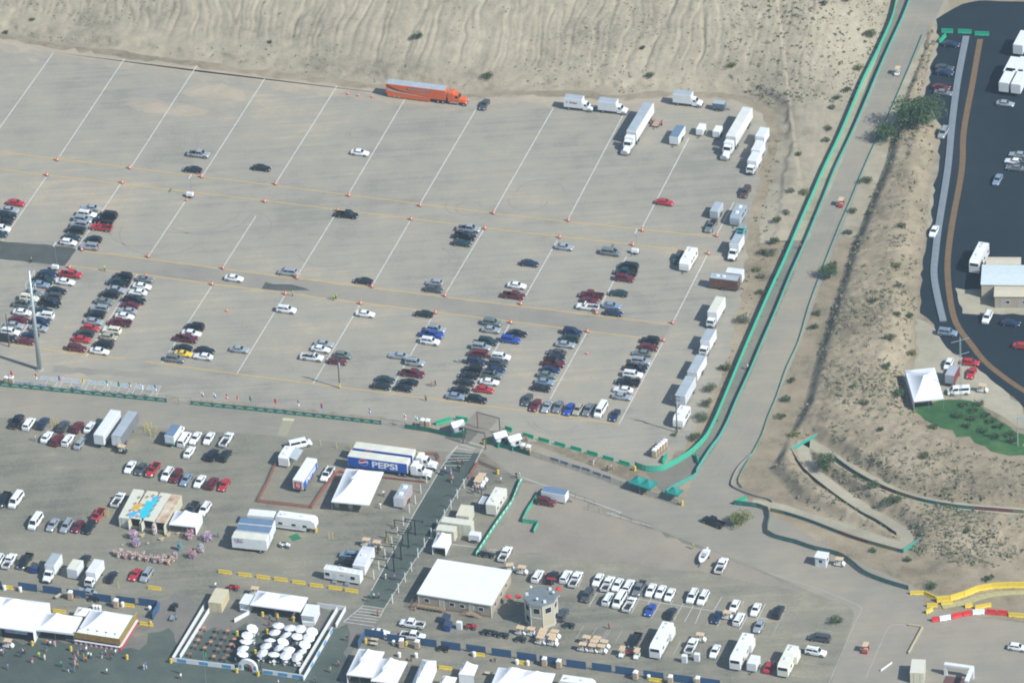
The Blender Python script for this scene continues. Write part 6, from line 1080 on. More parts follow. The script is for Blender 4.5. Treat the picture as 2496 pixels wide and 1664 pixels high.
for x in (-2.1, 2.1): obj('awning_leg', MB().cyl((x, -3.15, 0), (x, -3.15, 2.33), .03, n=5), [POST], aw)
sv = trl(cargo_trailer_t('service_trailer', 6.2, 3.0, M('printed grey side', (.34, .33, .34), .5, col2=(.42, .3, .28), scale=1.), BOXG, 2.5), T(2, 1, 1350, 1415, 1.7), HEAD['U'], 'grey food trailer with two roof units beside the walkway', 'food_trailer')
for x in (-1.2, 1.6): obj('roof_unit', MB().fru((x-.6, x+.6, -.5, .5), (x-.45, x+.45, -.4, .4), 3.0, 3.35), [WHITE], sv)
crm = rv(rv_t('cream_trailer', 7.8, 3.6), T(2, 1, 2210, 1460, 1.9), HEAD['U'], 'cream stage trailer with a side awning beside the screen fence', 'stage_trailer', skin=TANC); obj('awning', MB().box(-3.4, -.2, 1.28, 3.2, 2.75, 2.82), [BOXG], crm); obj('awning_edge', MB().box(-3.4, -.2, 3.2, 3.3, 2.7, 2.95), [WHITE], crm); obj('roof_dish', MB().cyl((1.5, 0, 3.6), (1.5, 0, 3.75), .5, n=12), [BOXG], crm)
for x in (-3.3, -.3): obj('awning_leg', MB().cyl((x, 3.2, 0), (x, 3.2, 2.8), .03, n=5), [POST], crm)
container('cream container with pale roof beside the walkway posts', [T(3, 1, 1890, -75, 2.7), T(3, 1, 1985, -60, 2.7), T(3, 1, 1970, 40, 2.7), T(3, 1, 1830, 30, 2.7)], 2.7, CONTW, CONT, False)
container('long white office container with stencilled roof above the cream containers', [T(3, 1, 1725, 38, 2.9), T(3, 1, 2000, 75, 2.9), T(3, 1, 1975, 125, 2.9), T(3, 1, 1695, 85, 2.9)], 2.9, CONTW, CONTW, False, name='office_container')
container('cream corrugated container behind the curtained tent', [T(3, 1, 1680, 108, 2.7), T(3, 1, 1850, 128, 2.7), T(3, 1, 1815, 180, 2.7), T(3, 1, 1650, 160, 2.7)], 2.7, CONT, CONTW, False)
trl(cargo_trailer_t('ice_trailer', 2.6, 2.2, WHITE, WHITE, 1.7), T(3, 1, 2012, 225, 1.2), A_U, 'small white two-wheeled trailer by the screen fence', 'cargo_trailer')
yr = M('short trailer', (.6, .62, .62), .6)
def short_trailer(label, cs, H, roof, side=WHITE):
    c, a, wx, wy = rect(cs); tm = trailer_t('freight_trailer', wx, H, roof, side, .95); o = put(tm, label, 'trailer', c, a+PI, None, None, 'freight_trailer'); return o, wx
def Z7(x, y, z): return G((540+x/6.534, 1200+y/6.534), z)
y1, wx = short_trailer('white freight trailer with dark blue lettering and cream roof, front of the stack', [Z7(215, 605, 3.9), Z7(770, 660, 3.9), Z7(695, 765, 3.9), Z7(150, 705, 3.9)], 3.9, BOXC)
lettering('YRC', 1.25, M('livery dark blue', (.03, .06, .2), .5), y1, (wx/2-1.7, 1.325, 3.05), PI/2, 0.); obj('red_dash', MB().add([(wx/2-.9, 1.325, 2.42), (wx/2-2.6, 1.325, 2.56), (wx/2-2.6, 1.325, 2.64), (wx/2-.9, 1.325, 2.6)], [(0, 1, 2, 3)]), [LIVR], y1)
short_trailer('white freight trailer with blue-grey roof, middle of the stack', [Z7(275, 490, 3.9), Z7(820, 545, 3.9), Z7(755, 655, 3.9), Z7(220, 600, 3.9)], 3.9, BLUEROOF)
short_trailer('white freight trailer with blue-grey roof, back of the stack', [Z7(305, 382, 3.9), Z7(855, 435, 3.9), Z7(805, 530, 3.9), Z7(265, 485, 3.9)], 3.9, BLUEROOF)
short_trailer('white ribbed office trailer behind the freight trailers', [Z7(450, 262, 3.4), Z7(860, 300, 3.4), Z7(820, 380, 3.4), Z7(405, 345, 3.4)], 3.4, WHITE)
rv(fw5, Z7(1200, 470, 1.9), A_U, 'white fifth-wheel travel trailer beside the freight trailers', 'fifth_wheel_trailer')
def office_trailer(label, cs, H):
    c, a, wx, wy = rect(cs); t_ = thing('office_trailer', label, 'trailer', c, a); X, Y = wx/2, wy/2
    obj('body', MB().box(-X, X, -Y, Y, .6, H-.15), [TANC if False else WHITE2], t_); obj('roof', MB().loft([[(x, -Y, H-.15), (x, -Y*.5, H+.02), (x, Y*.5, H+.02), (x, Y, H-.15)] for x in (-X, X)]), [WHITE], t_)
    for k in range(7): x = -X+wx*(k+.5)/7; obj('roof_seam', MB().box(x-.03, x+.03, -Y*.9, Y*.9, H+.02, H+.05), [BOXG], t_)
    for x in (-X+.9, X-1.8): window(t_, x, -Y-.01, 1.9, 1.1, .9, 'f')
    for x in (-X*.4, X*.3): d = obj('door', MB().box(x-.42, x+.42, -Y-.03, -Y, .65, 2.6), [BOXW], t_); obj('handle', MB().box(x+.28, x+.34, -Y-.07, -Y-.03, 1.5, 1.65), [TRIM], d)
    obj('sign', MB().box(-.45, .45, -Y-.03, -Y-.005, 2.0, 2.3), [M('orange sign', (.55, .2, .04), .6)], t_)
    for x in (-X*.4, X*.3): obj('step', MB().box(x-.5, x+.5, -Y-.9, -Y-.04, 0, .5), [POST], t_)
    obj('air_conditioner', MB().fru((-.6, .6, -.4, .4), (-.45, .45, -.3, .3), H, H+.35), [WHITE], t_)
    for x in (-X+1, X-1): obj('wheel', MB().cyl((x, -Y+.1, .4), (x, -Y+.35, .4), .4, n=12), [TYRE], t_)
    return t_
office_trailer('white office trailer with ribbed roof and two doors beside the yellow barriers', [T(3, 1, 655, 470, 3.3), T(3, 1, 970, 525, 3.3), T(3, 1, 960, 570, 3.3), T(3, 1, 612, 515, 3.3)], 3.3)
office_trailer('cream office trailer set lengthwise under the golf carts', [T(3, 1, 985, 305, 3.3), T(3, 1, 1098, 318, 3.3), T(3, 1, 985, 490, 3.3), T(3, 1, 880, 475, 3.3)], 3.3)
# motorhomes of the staff lot
rv(mh, T(3, 2, 1375, 1170, 1.9), HEAD['D'], 'white motorhome with slide-out beside the golf carts', 'motorhome', 'motorhome'); rv(mh, T(3, 2, 2110, 1275, 1.9), HEAD['D'], 'white motorhome with slide-out beside a small white trailer', 'motorhome', 'motorhome'); rv(rv_t('motorhome_cream', 8.6, 3.4, tow=False, slide=True), T(3, 3, 185, 1360, 1.9), HEAD['D'], 'cream motorhome at the end of the staff lot', 'motorhome', 'motorhome', TANC)
trl(cargo_trailer_t('utility_trailer', 3.4, 2.5, WHITE, WHITE, 2.2), T(3, 2, 2220, 1385, 1.4), HEAD['D'], 'small white cargo trailer beside the second motorhome', 'cargo_trailer')
rv(rv_t('bottom_trailer', 8.0, 3.1), T(3, 2, 600, 1560, 2.4), A_U, 'white travel trailer roof cut off at the bottom edge', 'travel_trailer')
carg(cb_, T(2, 2, 395, 1410, 1.3), A_U-R(4), 'white box trailer hitched beside a car in the corner lot'); solo(2, 2, 310, 1465, 'Um', A_U-R(4), 'maroon SUV parked against the corner-lot screen fence')
# infield buildings
def shed(label, cs, H, wall_, roof_, doors=2, name='shed'):
    c, a, wx, wy = rect(cs); t_ = thing(name, label, 'building', c, a); X, Y = wx/2, wy/2
    obj('wall', MB().box(-X+.2, X-.2, -Y+.2, Y-.2, 0, H-.2), [wall_], t_); obj('roof', MB().add([(-X, -Y, H-.2), (X, -Y, H-.2), (X, 0, H), (-X, 0, H), (X, Y, H-.2), (-X, Y, H-.2)], [(0, 1, 2, 3), (3, 2, 4, 5)]).box(-X, X, -Y, Y, H-.3, H-.21), [roof_], t_)
    for k in range(doors): x = -X+wx*(k+.5)/doors; obj('door', MB().box(x-.5, x+.5, -Y+.16, -Y+.2, 0, 2.1), [M('grey door', (.3, .31, .32), .6)], t_); window(t_, x+1.3, -Y+.19, 1.7, .9, .8, 'f')
    return t_
shed('long pale-roofed infield building with light blue roof sheets', [T(1, 3, 1980, 850, 4.2), T(1, 3, 2700, 870, 4.2), T(1, 3, 2700, 1045, 4.2), T(1, 3, 1940, 1045, 4.2)], 4.2, TANL, M('pale blue roof', (.52, .6, .6), .5, var=.05), 4)
shed('low tan-roofed infield building below the pale roof', [T(1, 3, 2090, 1045, 3.6), T(1, 3, 2700, 1050, 3.6), T(1, 3, 2700, 1155, 3.6), T(1, 3, 2065, 1150, 3.6)], 3.6, TAN, M('tan roof sheet', (.5, .45, .34), .7, var=.05), 4)
shed('narrow tan-roofed infield building behind the pale roof', [T(1, 3, 2010, 785, 4.0), T(1, 3, 2330, 790, 4.0), T(1, 3, 2320, 855, 4.0), T(1, 3, 1995, 855, 4.0)], 4.0, TAN, MATS['tan roof sheet'], 2)
rv(rv_t('coach', 9.5, 3.8, tow=False), T(1, 3, 1940, 800, 2.), HEAD['D'], 'white coach motorhome beside the infield buildings', 'motorhome', 'motorhome')
for i, (x, y) in enumerate(((2330, 400), (2240, 640), (2330, 640), (2200, 745), (2310, 760))): trl(trailer_t('team_trailer', 7.5, 3.9, WHITE, WHITE), T(0, 3, x, y, 2.2), HEAD['D'], f'white team trailer, {ORD[i]} in the dark infield paddock', 'box_trailer')
solo(0, 3, 2180, 950, 'Ss', 'R', 'silver car below the white team trailers')
for i, (x, y) in enumerate(((2300, 1420), (2260, 1480), (2340, 1500), (2270, 1540))): solo(0, 3, x, y, ('Ss', 'Sw', 'Sd', 'Sg')[i], 'L', f'{("silver", "white", "dark grey", "grey")[i]} car, {ORD[i]} in the crowded paddock corner')
bt_ = boxt(bt2, T(2, 3, 1690, 330, 1.4), HEAD['U'], 'dark red box truck with grey roof beside the white infield tent', -2.2, {'white panel': M('dark red panel', (.2, .025, .03), .5), 'truck box aluminium': BOXG, 'paint white': PAINTS['red']})
solo(2, 3, 1750, 445, 'Vw', A_U+R(200), 'white van below the slim steel mast'); solo(2, 3, 1660, 205, 'Hw', 'D', 'small white car beside the red cars at the mast')
# kiosk beside the road
kp = T(3, 3, 495, 430, 1.4); kk = thing('kiosk', 'white box kiosk with flat roof at the roadside by a golf cart', 'kiosk', (kp.x, kp.y, 0), A_U-R(3)); obj('wall', MB().box(-1.3, 1.3, -1.2, 1.2, 0, 2.5), [SIDEPANEL], kk); obj('roof', MB().box(-1.45, 1.45, -1.35, 1.35, 2.5, 2.65), [WHITE], kk); window(kk, 0, -1.21, 1.6, 1.0, .8, 'f'); window(kk, 1.31, 0, 1.6, 1.0, .8, 'r'); obj('door', MB().box(-1.1, -.3, -1.23, -1.2, 0, 2.0), [BOXW], kk)
bx_ = container('cream box container at the bottom corner by a kerb', [T(3, 3, 1330, 1350, 2.9), T(3, 3, 1460, 1350, 2.9), T(3, 3, 1420, 1480, 2.9), T(3, 3, 1295, 1470, 2.9)], 2.9, CONT, CONTW, False)
wf = thing('white_portal', 'white portal frame over a dark red mat at the bottom corner', 'frame', T(3, 3, 1740, 1560)*1, A_U); obj('beam', MB().box(-3.5, 3.2, 1.8, 2.8, 2.6, 3.1), [WHITE], wf)
for x in (-3.2, 2.9): obj('column', MB().box(x-.35, x+.35, 1.9, 2.7, 0, 2.6), [WHITE], wf)
obj('side_beam', MB().box(2.4, 3.3, -3.0, 1.8, 2.6, 3.1), [WHITE], wf); obj('mat', MB().box(-3, 2.3, -1.5, 1.7, .02, .12), [M('dark red mat', (.12, .06, .06), .9)], wf)
wall_line('white_rail', 'white rail lying at the lot corner', [T(3, 3, 1035, 1460), T(3, 3, 1140, 1385)], .5, .1, WHITE, 'rail', 'rail_section'); wall_line('kerb', 'tan kerb wall of the corner island', [T(3, 3, 1290, 1300), T(3, 3, 1420, 1060), T(3, 3, 1290, 1040)], .5, .3, M('tan kerb', (.42, .37, .24), .8), 'kerb', 'kerb_section')
# ============================================================ poles, street furniture, carts, people, plants
STEEL = M('galvanised steel', (.4, .47, .48), .45, metal=.4, var=.05, scale=.5); POLEW = M('creosoted timber', (.09, .065, .045), .85, var=.2, scale=2)
gnd = lambda p: Vector((p.x, p.y, 0))
p = T(2, 0, 365, 258); sp = thing('transmission_pole', 'tall tapering steel pole with paired arms at the lot edge', 'utility pole', p)
PH = 28.6; obj('shaft', MB().cyl((0, 0, 0), (0, 0, PH), .62, .26, n=14), [STEEL], sp, smooth=True); obj('base_plate', MB().cyl((0, 0, 0), (0, 0, .25), .95, n=14), [CONC], sp)
for z in (26.0, 22.4, 18.8):
    for s in (-1, 1):
        am = obj('arm', MB().cyl((0, 0, z), (V.x*s*3.0, V.y*s*3.0, z+.9), .14, .08, n=8), [STEEL], sp); obj('insulator', MB().cyl((V.x*s*2.9, V.y*s*2.9, z+.8), (V.x*s*2.9, V.y*s*2.9, z-.9), .09, n=6), [M('insulator grey', (.5, .55, .57), .4)], am)
def wood_pole(label, p, H, lean=0., arm=True):
    t_ = thing('utility_pole', label, 'utility pole', p); obj('shaft', MB().cyl((0, 0, 0), (lean, 0, H), .17, .11, n=9), [POLEW], t_)
    if arm:
        for z in (H-.4, H-1.3): a_ = obj('crossarm', MB().bar((-U.x*1.2+lean, -U.y*1.2, z), (U.x*1.2+lean, U.y*1.2, z), .12, .14), [POLEW], t_); [obj('insulator', MB().cyl((U.x*k+lean, U.y*k, z+.07), (U.x*k+lean, U.y*k, z+.3), .05, n=6), [STEEL], a_) for k in (-1.1, 1.1)]
        obj('transformer', MB().cyl((.28+lean, -.2, H-3.0), (.28+lean, -.2, H-2.1), .24, n=10), [BOXG], t_)
    return t_
u1 = wood_pole('brown wooden utility pole with crossarms in the lot, yellow guard at its foot', T(2, 1, 770, 428), 9.4); obj('guard', MB().cyl((0, 0, .2), (0, 0, 1.5), .2, n=9), [YELB], u1)
wood_pole('weathered utility pole with transformer beside the white horse trailer', T(2, 2, 1517, 835), 10.6); wood_pole('thin wooden pole beside the tall steel pole', T(2, 0, 85, 48), 9.6, arm=False)
def light_tower(label, p, H, rz=0.):
    t_ = thing('light_tower', label, 'light tower', p, rz); obj('cabinet', MB().fru((-.9, .9, -.5, .5), (-.8, .8, -.42, .42), .45, 1.35), [WHITE2], t_); obj('chassis', MB().box(-1.0, 1.0, -.55, .55, .3, .45), [TRIM], t_)
    for s in (-1, 1): obj('wheel', MB().cyl((-.1, s*.6, .32), (-.1, s*.78, .32), .32, n=12), [TYRE], t_); obj('outrigger', MB().bar((.4, s*.5, .35), (.4, s*1.5, .3), .07, .07).box(.33, .47, s*1.5-.08, s*1.5+.08, 0, .3), [POST], t_)
    m_ = obj('mast', MB().cyl((-.5, 0, 1.2), (-.5, 0, H), .06, .035, n=6), [POST], t_); obj('crossbar', MB().bar((-.5, -.8, H), (-.5, .8, H), .06, .06), [POST], m_)
    for y in (-.75, -.3, .3, .75): obj('lamp_head', MB().fru((-.62, -.38, y-.14, y+.14), (-.58, -.42, y-.1, y+.1), H-.18, H+.14), [M('lamp housing', (.62, .64, .64), .4)], m_)
    obj('drawbar', MB().bar((1.0, 0, .38), (1.9, 0, .36), .08, .08).box(1.8, 1.9, -.05, .05, 0, .36), [TRIM], t_)
light_tower('white mobile light tower on the second yellow line', gnd(T(1, 0, 1745, 220, .7)), 6.2, A_U+PI); light_tower('white mobile light tower at the end of the tar strip', gnd(T(1, 0, 507, 888, .7)), 7.6, A_U+PI); light_tower('white mobile light tower beside the grey minivan', gnd(T(1, 2, 1130, 738, .7)), 6.6, A_U+PI)
for lb, b_, H in (('slim steel lattice mast at the infield corner', T(2, 3, 1772, 525), 17.5),):
    t_ = thing('lattice_mast', lb, 'mast', b_)
    for k in range(3): an = k*2*PI/3; obj('leg', MB().cyl((.3*math.cos(an), .3*math.sin(an), 0), (.12*math.cos(an), .12*math.sin(an), H), .06, n=5), [STEEL], t_)
    for k in range(26):
        z = H*k/26; z2 = H*(k+1)/26; r1_ = .3-.18*z/H; r2_ = .3-.18*z2/H; a1_, a2_ = k*2*PI/3, (k+1)*2*PI/3; obj('brace', MB().cyl((r1_*math.cos(a1_), r1_*math.sin(a1_), z), (r2_*math.cos(a2_), r2_*math.sin(a2_), z2), .035, n=4), [STEEL], t_)
    for z in (H-1, H-5): obj('crossarm', MB().bar((-2.2, -.6, z), (2.2, .6, z+.3), .1, .1), [STEEL], t_)
t_ = thing('light_pole', 'grey light pole at the edge of the lawn', 'pole', T(2, 3, 2295, 960)); obj('shaft', MB().cyl((0, 0, 0), (0, 0, 8.2), .14, .09, n=8), [STEEL], t_); obj('lamp_head', MB().box(-.2, 1.4, -.25, .25, 8.1, 8.3), [STEEL], t_)
# orange drums and cones
OR_ = M('orange plastic', (.62, .11, .04), .5); RET = M('reflective white', (.75, .72, .7), .5)
bt0 = tpl('traffic_drum'); tpart('drum', MB().cyl((0, 0, .06), (0, 0, 1.0), .32, .24, n=12), [OR_], bt0)
for z in (.38, .72): tpart('reflective_band', MB().cyl((0, 0, z), (0, 0, z+.13), .34-.085*z, .33-.085*z, n=12, caps=False), [RET], bt0)
tpart('base', MB().cyl((0, 0, 0), (0, 0, .07), .42, n=12), [TYRE], bt0); tpart('lid', MB().cyl((0, 0, 1.0), (0, 0, 1.04), .22, .18, n=10), [OR_], bt0)
DR = (('on the first yellow line below the hillside', [(0, 0, 525, 1462), (0, 0, 1190, 1535), (1, 0, 1850, 48), (1, 1, 180, 115), (1, 1, 853, 220), (1, 1, 1507, 312), (1, 1, 2183, 382), (1, 2, 517, 448), (1, 2, 1195, 540), (1, 2, 1880, 590)]), ('on the second yellow line below the hillside', [(1, 0, 430, 32), (1, 0, 1122, 102), (1, 1, 80, 275), (1, 1, 745, 358), (1, 1, 1425, 437), (1, 1, 2103, 522), (1, 2, 437, 603), (1, 2, 1108, 672), (1, 2, 1805, 752)]), ('on the yellow line at the upper side of the sealed lane', [(1, 0, 750, 718), (1, 0, 1362, 780), (1, 0, 2047, 888), (1, 1, 375, 975), (1, 1, 1065, 1055), (1, 1, 1737, 1140), (1, 2, 80, 1215), (1, 2, 775, 1300), (1, 2, 1475, 1390)]), ('on the yellow line at the lower side of the sealed lane', [(1, 0, 637, 880), (1, 0, 1338, 960), (1, 0, 1948, 1035), (1, 1, 268, 1122), (1, 1, 960, 1210), (1, 1, 1648, 1295), (1, 1, 2340, 1387), (1, 2, 692, 1467), (1, 2, 1392, 1552)]))
for ph_, l in DR:
    for i, q in enumerate(l): put(bt0, f'orange traffic drum, {ORD[i]} along {ph_[3:]}', 'traffic drum', gnd(T(*q, .5)), rng.random()*3, 'orange drums along the lanes', name='traffic_drum')
cn0 = tpl('traffic_cone'); tpart('cone', MB().cyl((0, 0, .04), (0, 0, .72), .18, .04, n=10), [OR_], cn0); tpart('base', MB().box(-.22, .22, -.22, .22, 0, .04), [OR_], cn0); tpart('band', MB().cyl((0, 0, .35), (0, 0, .48), .125, .095, n=10, caps=False), [RET], cn0)
for q, lb in (((0, 1, 845, 860), 'orange cone, outermost of three behind the orange semi'), ((0, 1, 940, 875), 'orange cone, middle one of three behind the orange semi'), ((0, 1, 1070, 888), 'orange cone close behind the orange semi trailer'), ((1, 0, 1715, 270), 'orange and white cone below the light tower on the line'), ((1, 0, 2085, 1285), 'small orange cone alone between two stall lines'), ((2, 2, 690, 108), 'small orange cone alone beside a stall line by the lower rows')): put(cn0, lb, 'traffic cone', gnd(T(*q, .3)), 0, name='traffic_cone', scale=(1.3, 1.3, 1.3))
# yellow bollard clusters
bo0 = tpl('bollard'); tpart('pole', MB().cyl((0, 0, 0), (0, 0, 1.35), .07, n=8), [YELB], bo0); tpart('cap', MB().cyl((0, 0, 1.35), (0, 0, 1.42), .075, .02, n=8), [YELB], bo0); tpart('collar', MB().cyl((0, 0, 0), (0, 0, .06), .14, n=8), [CONC], bo0)
for i, (r_, c_, x, y) in enumerate(((2, 0, 493, 735), (2, 0, 512, 765), (2, 0, 530, 745), (2, 0, 475, 770), (2, 0, 1330, 800), (2, 0, 1347, 780), (2, 0, 1362, 795), (2, 0, 1375, 820), (2, 0, 1385, 850), (2, 0, 1425, 860), (2, 0, 1440, 830), (2, 0, 1392, 775), (3, 0, 965, 20), (3, 0, 985, 25), (3, 0, 1000, 22), (3, 0, 1090, 675), (3, 1, 672, 225), (3, 1, 705, 225), (3, 1, 1205, 270), (3, 1, 1230, 230))): put(bo0, f'yellow bollard, {ORD[i]} reading across the lower lot clusters', 'bollard', T(r_, c_, x, y+18), 0, 'yellow bollards in the lower lot', name='bollard', scale=(1, 1, 1.3))
for i, (x, y) in enumerate(((595, 950), (742, 975), (873, 992))): put(bo0, f'yellow bollard, {ORD[i]} along the road above the cola trucks', 'bollard', T(2, 1, x, y), 0, 'yellow bollards by the cola trucks', name='bollard')
# portable toilets
TOIL = M('tan toilet plastic', (.4, .31, .21), .6, var=.06); po0 = tpl('portable_toilet'); tpart('cabin', MB().fru((-.55, .55, -.55, .55), (-.52, .52, -.52, .52), .1, 2.05), [TOIL], po0); tpart('roof', MB().fru((-.58, .58, -.58, .58), (-.35, .35, -.4, .4), 2.05, 2.35), [WHITE2], po0); tpart('door', MB().box(-.38, .38, -.57, -.545, .15, 1.95), [M('toilet door', (.48, .38, .27), .6)], po0); tpart('vent_pipe', MB().cyl((.4, .4, 2.0), (.4, .4, 2.6), .05, n=6), [TRIM], po0); tpart('skid', MB().box(-.6, .6, -.55, .55, 0, .1), [TRIM], po0); tpart('door_handle', MB().box(.26, .32, -.6, -.57, 1.0, 1.2), [TRIM], po0)
def toilet(q, lb, group=None): put(po0, lb, 'portable toilet', gnd(T(*q, 1.2)), A_U+rng.normal()*.05, group, name='portable_toilet')
for q, lb in (((3, 0, 645, 757), 'tan portable toilet beside the blue screens and a wooden crate'), ((3, 0, 1065, 832), 'tan portable toilet beside a lidded white drum'), ((3, 1, 1335, 1197), 'tan portable toilet by a yellow barrel, first of the pair'), ((3, 1, 1480, 1208), 'tan portable toilet below the open-bed pickup, second of the pair'), ((3, 2, 297, 1367), 'tan portable toilet before the blue screens, first of two near the drums'), ((3, 2, 430, 1388), 'tan portable toilet before the blue screens, second of two near the drums'), ((3, 2, 1135, 1492), 'tan portable toilet beside a green bin'), ((3, 2, 1455, 1532), 'tan portable toilet beyond the litter pile'), ((3, 2, 1705, 1545), 'tan portable toilet cut off at the bottom edge'), ((2, 0, 60, 352), 'white-roofed portable toilet at the fence, outer of two'), ((2, 0, 105, 355), 'white-roofed portable toilet at the fence, inner of two'), ((2, 1, 1530, 745), 'portable toilet behind the chain-link, outer of two'), ((2, 1, 1578, 750), 'portable toilet behind the chain-link, inner of two'), ((2, 2, 100, 975), 'portable toilet beside the last gate booth, outer of two'), ((2, 2, 150, 988), 'portable toilet beside the last gate booth, inner of two')): toilet(q, lb)
for i in range(5): toilet((2, 2, 1308+24*i, 1020-21*i), f'portable toilet with white roof, {ORD[i]} from the camera in the diagonal row', 'portable toilets in a diagonal row')
# cabinets, drums, dumpsters
cab0 = tpl('utility_cabinet'); tpart('body', MB().box(-.6, .6, -.45, .45, .08, 1.95), [WHITE2], cab0); tpart('plinth', MB().box(-.65, .65, -.5, .5, 0, .08), [CONC], cab0)
for s in (-1, 1): tpart('door', MB().box(min(.02*s, .57*s), max(.02*s, .57*s), -.47, -.45, .15, 1.88), [BOXW], cab0)
for q, lb in (((3, 2, 1585, 1342), 'white utility cabinet, first of two behind the motorhome'), ((3, 2, 1700, 1327), 'white utility cabinet, second of two behind the motorhome'), ((3, 1, 1868, 1035), 'white cabinet beside the blue dumpsters')): put(cab0, lb, 'cabinet', gnd(T(*q, 1.)), A_U, name='utility_cabinet')
DUM = M('blue dumpster paint', (.015, .06, .26), .6, var=.12, scale=1.5); du0 = tpl('dumpster'); tpart('bin', MB().fru((-.95, .95, -.6, .6), (-1.0, 1.0, -.75, .75), .1, 1.25), [DUM], du0); tpart('lid', MB().add([(-1, -.75, 1.25), (1, -.75, 1.25), (1, .75, 1.6), (-1, .75, 1.6), (-1, -.75, 1.3), (1, -.75, 1.3), (1, .75, 1.65), (-1, .75, 1.65)], [(3, 2, 1, 0), (4, 5, 6, 7), (0, 1, 5, 4), (1, 2, 6, 5), (2, 3, 7, 6), (3, 0, 4, 7)]), [M('dumpster lid', (.03, .04, .06), .6)], du0)
for s in (-1, 1): tpart('fork_pocket', MB().box(min(s*.98, s*1.12), max(s*.98, s*1.12), -.3, .3, .6, .8), [DUM], du0); tpart('foot', MB().box(s*.8-.08, s*.8+.08, -.5, .5, 0, .1), [TRIM], du0)
for q, lb, rz in (((3, 0, 320, 520), 'blue dumpster beside the black crew-cab pickup', A_V), ((3, 1, 1748, 985), 'blue dumpster, upper of two below the site office', A_V), ((3, 1, 1765, 1050), 'blue dumpster, lower of two below the site office', A_V)): put(du0, lb, 'dumpster', gnd(T(*q, .7)), rz, name='dumpster', scale=(1.1, 1.1, 1.15))
dr0 = tpl('white_drum'); tpart('barrel', MB().cyl((0, 0, 0), (0, 0, 1.05), .42, n=12), [WHITE2], dr0); tpart('lid', MB().cyl((0, 0, 1.05), (0, 0, 1.2), .44, .3, n=12), [WHITE2], dr0)
for z in (.3, .7): tpart('hoop', MB().cyl((0, 0, z), (0, 0, z+.06), .435, n=12, caps=False), [BOXW], dr0)
for q, lb in (((3, 0, 40, 690), 'lidded white drum at the picture edge by the screens'), ((3, 0, 185, 705), 'white drum beside the second blue screen'), ((3, 0, 1125, 843), 'lidded white drum beside a portable toilet'), ((3, 0, 1375, 880), 'white drum at the corner of the blue screens'), ((3, 0, 860, 868), 'white drum behind the food stand, first of three'), ((3, 0, 888, 871), 'white drum behind the food stand, second of three'), ((3, 0, 915, 874), 'white drum behind the food stand, third of three'), ((3, 1, 1265, 1195), 'white drum beside the coupe and screens'), ((3, 1, 1315, 1305), 'white tank on the paving behind the vendor tents, first of two'), ((3, 1, 1470, 1310), 'white tank on the paving behind the vendor tents, second of two'), ((3, 1, 2003, 1300), 'white drum at the end of a yellow barrier'), ((3, 2, 45, 1370), 'white drum at the near end of the yellow barrier'), ((3, 2, 145, 1380), 'white drum at the far end of the yellow barrier'), ((3, 2, 1255, 1510), 'white drum under litter beside the yellow barrier')): put(dr0, lb, 'drum', gnd(T(*q, .6)), 0, name='white_drum')
# golf carts
TANR = M('tan cart roof', (.55, .41, .26), .6, var=.05); SEAT = M('cart seat', (.5, .44, .34), .7); gc0 = tpl('golf_cart')
tpart('roof', MB().fru((-.85, .85, -.6, .6), (-.8, .8, -.55, .55), 1.8, 1.88), [TANR], gc0); tpart('body', MB().fru((-1.15, .3, -.55, .55), (-1.1, .2, -.55, .55), .3, .62).box(-1.1, 1.1, -.5, .5, .26, .34), [PAINT], gc0); tpart('cowl', MB().loft([[(x, -.52, .3), (x, -.5, z), (x, .5, z), (x, .52, .3)] for x, z in ((.68, .95), (.85, .85), (1.15, .62), (1.25, .4))]), [PAINT], gc0)
tpart('seat', MB().box(-.45, .15, -.5, .5, .62, .78).box(-.55, -.42, -.5, .5, .7, 1.15), [SEAT], gc0); tpart('windscreen', MB().add([(.75, -.5, .95), (.75, .5, .95), (.68, .5, 1.8), (.68, -.5, 1.8)], [(0, 1, 2, 3)]), [M('clear screen', (.5, .55, .55), .1, alpha=.25)], gc0)
for x in (-.8, .7):
    for s in (-1, 1): tpart('roof_post', MB().cyl((x, s*.52, .5), (x*.95, s*.52, 1.8), .022, n=5), [TRIM], gc0); wheel(gc0, x, s*.58, .24, .18)
tpart('steering_wheel', MB().cyl((.4, .22, 1.02), (.43, .22, 1.04), .17, n=10), [TRIM], gc0)
def Z6(x, y, z=0.): return G((1230+x/7.84, 1360+y/7.84), z)
def Z8(x, y, z=0.): return G((1040+x/9.8, 1080+y/9.8), z)
GCC = M('cart white', (.7, .72, .7), .4)
def cart(p, lb, rz=A_U, col='white', group=None): put(gc0, lb, 'golf cart', gnd(p), rz, group, {'paint': PAINTS[col]}, 'golf_cart', (1.08, 1.08, 1.08))
for i, (x, y) in enumerate(((300, 1320), (500, 1340), (740, 1368), (710, 1433), (680, 1500), (955, 1390), (900, 1460), (910, 1530))): cart(Z6(x, y, 1.9), f'tan-roofed golf cart, {ORD[i]} in the cluster at the foot of the tower', A_U-R(3), group='golf carts by the tower')
for i, (x, y) in enumerate(((685, 1143), (780, 1150), (755, 1182), (845, 1182), (650, 1207), (738, 1218), (820, 1225), (1012, 1248), (1148, 1265))): cart(T(3, 2, x, y, 1.9), f'tan-roofed golf cart, {ORD[i]} in the row before the motorhome', A_U-R(3) if i < 7 else A_V+PI, group='golf carts before the motorhome')
for i, (x, y) in enumerate(((1320, 745), (1260, 820), (1220, 895))): cart(Z8(x, y, 1.9), f'tan-roofed golf cart, {ORD[i]} from the road in the netted yard', A_U, group='golf carts in the netted yard')
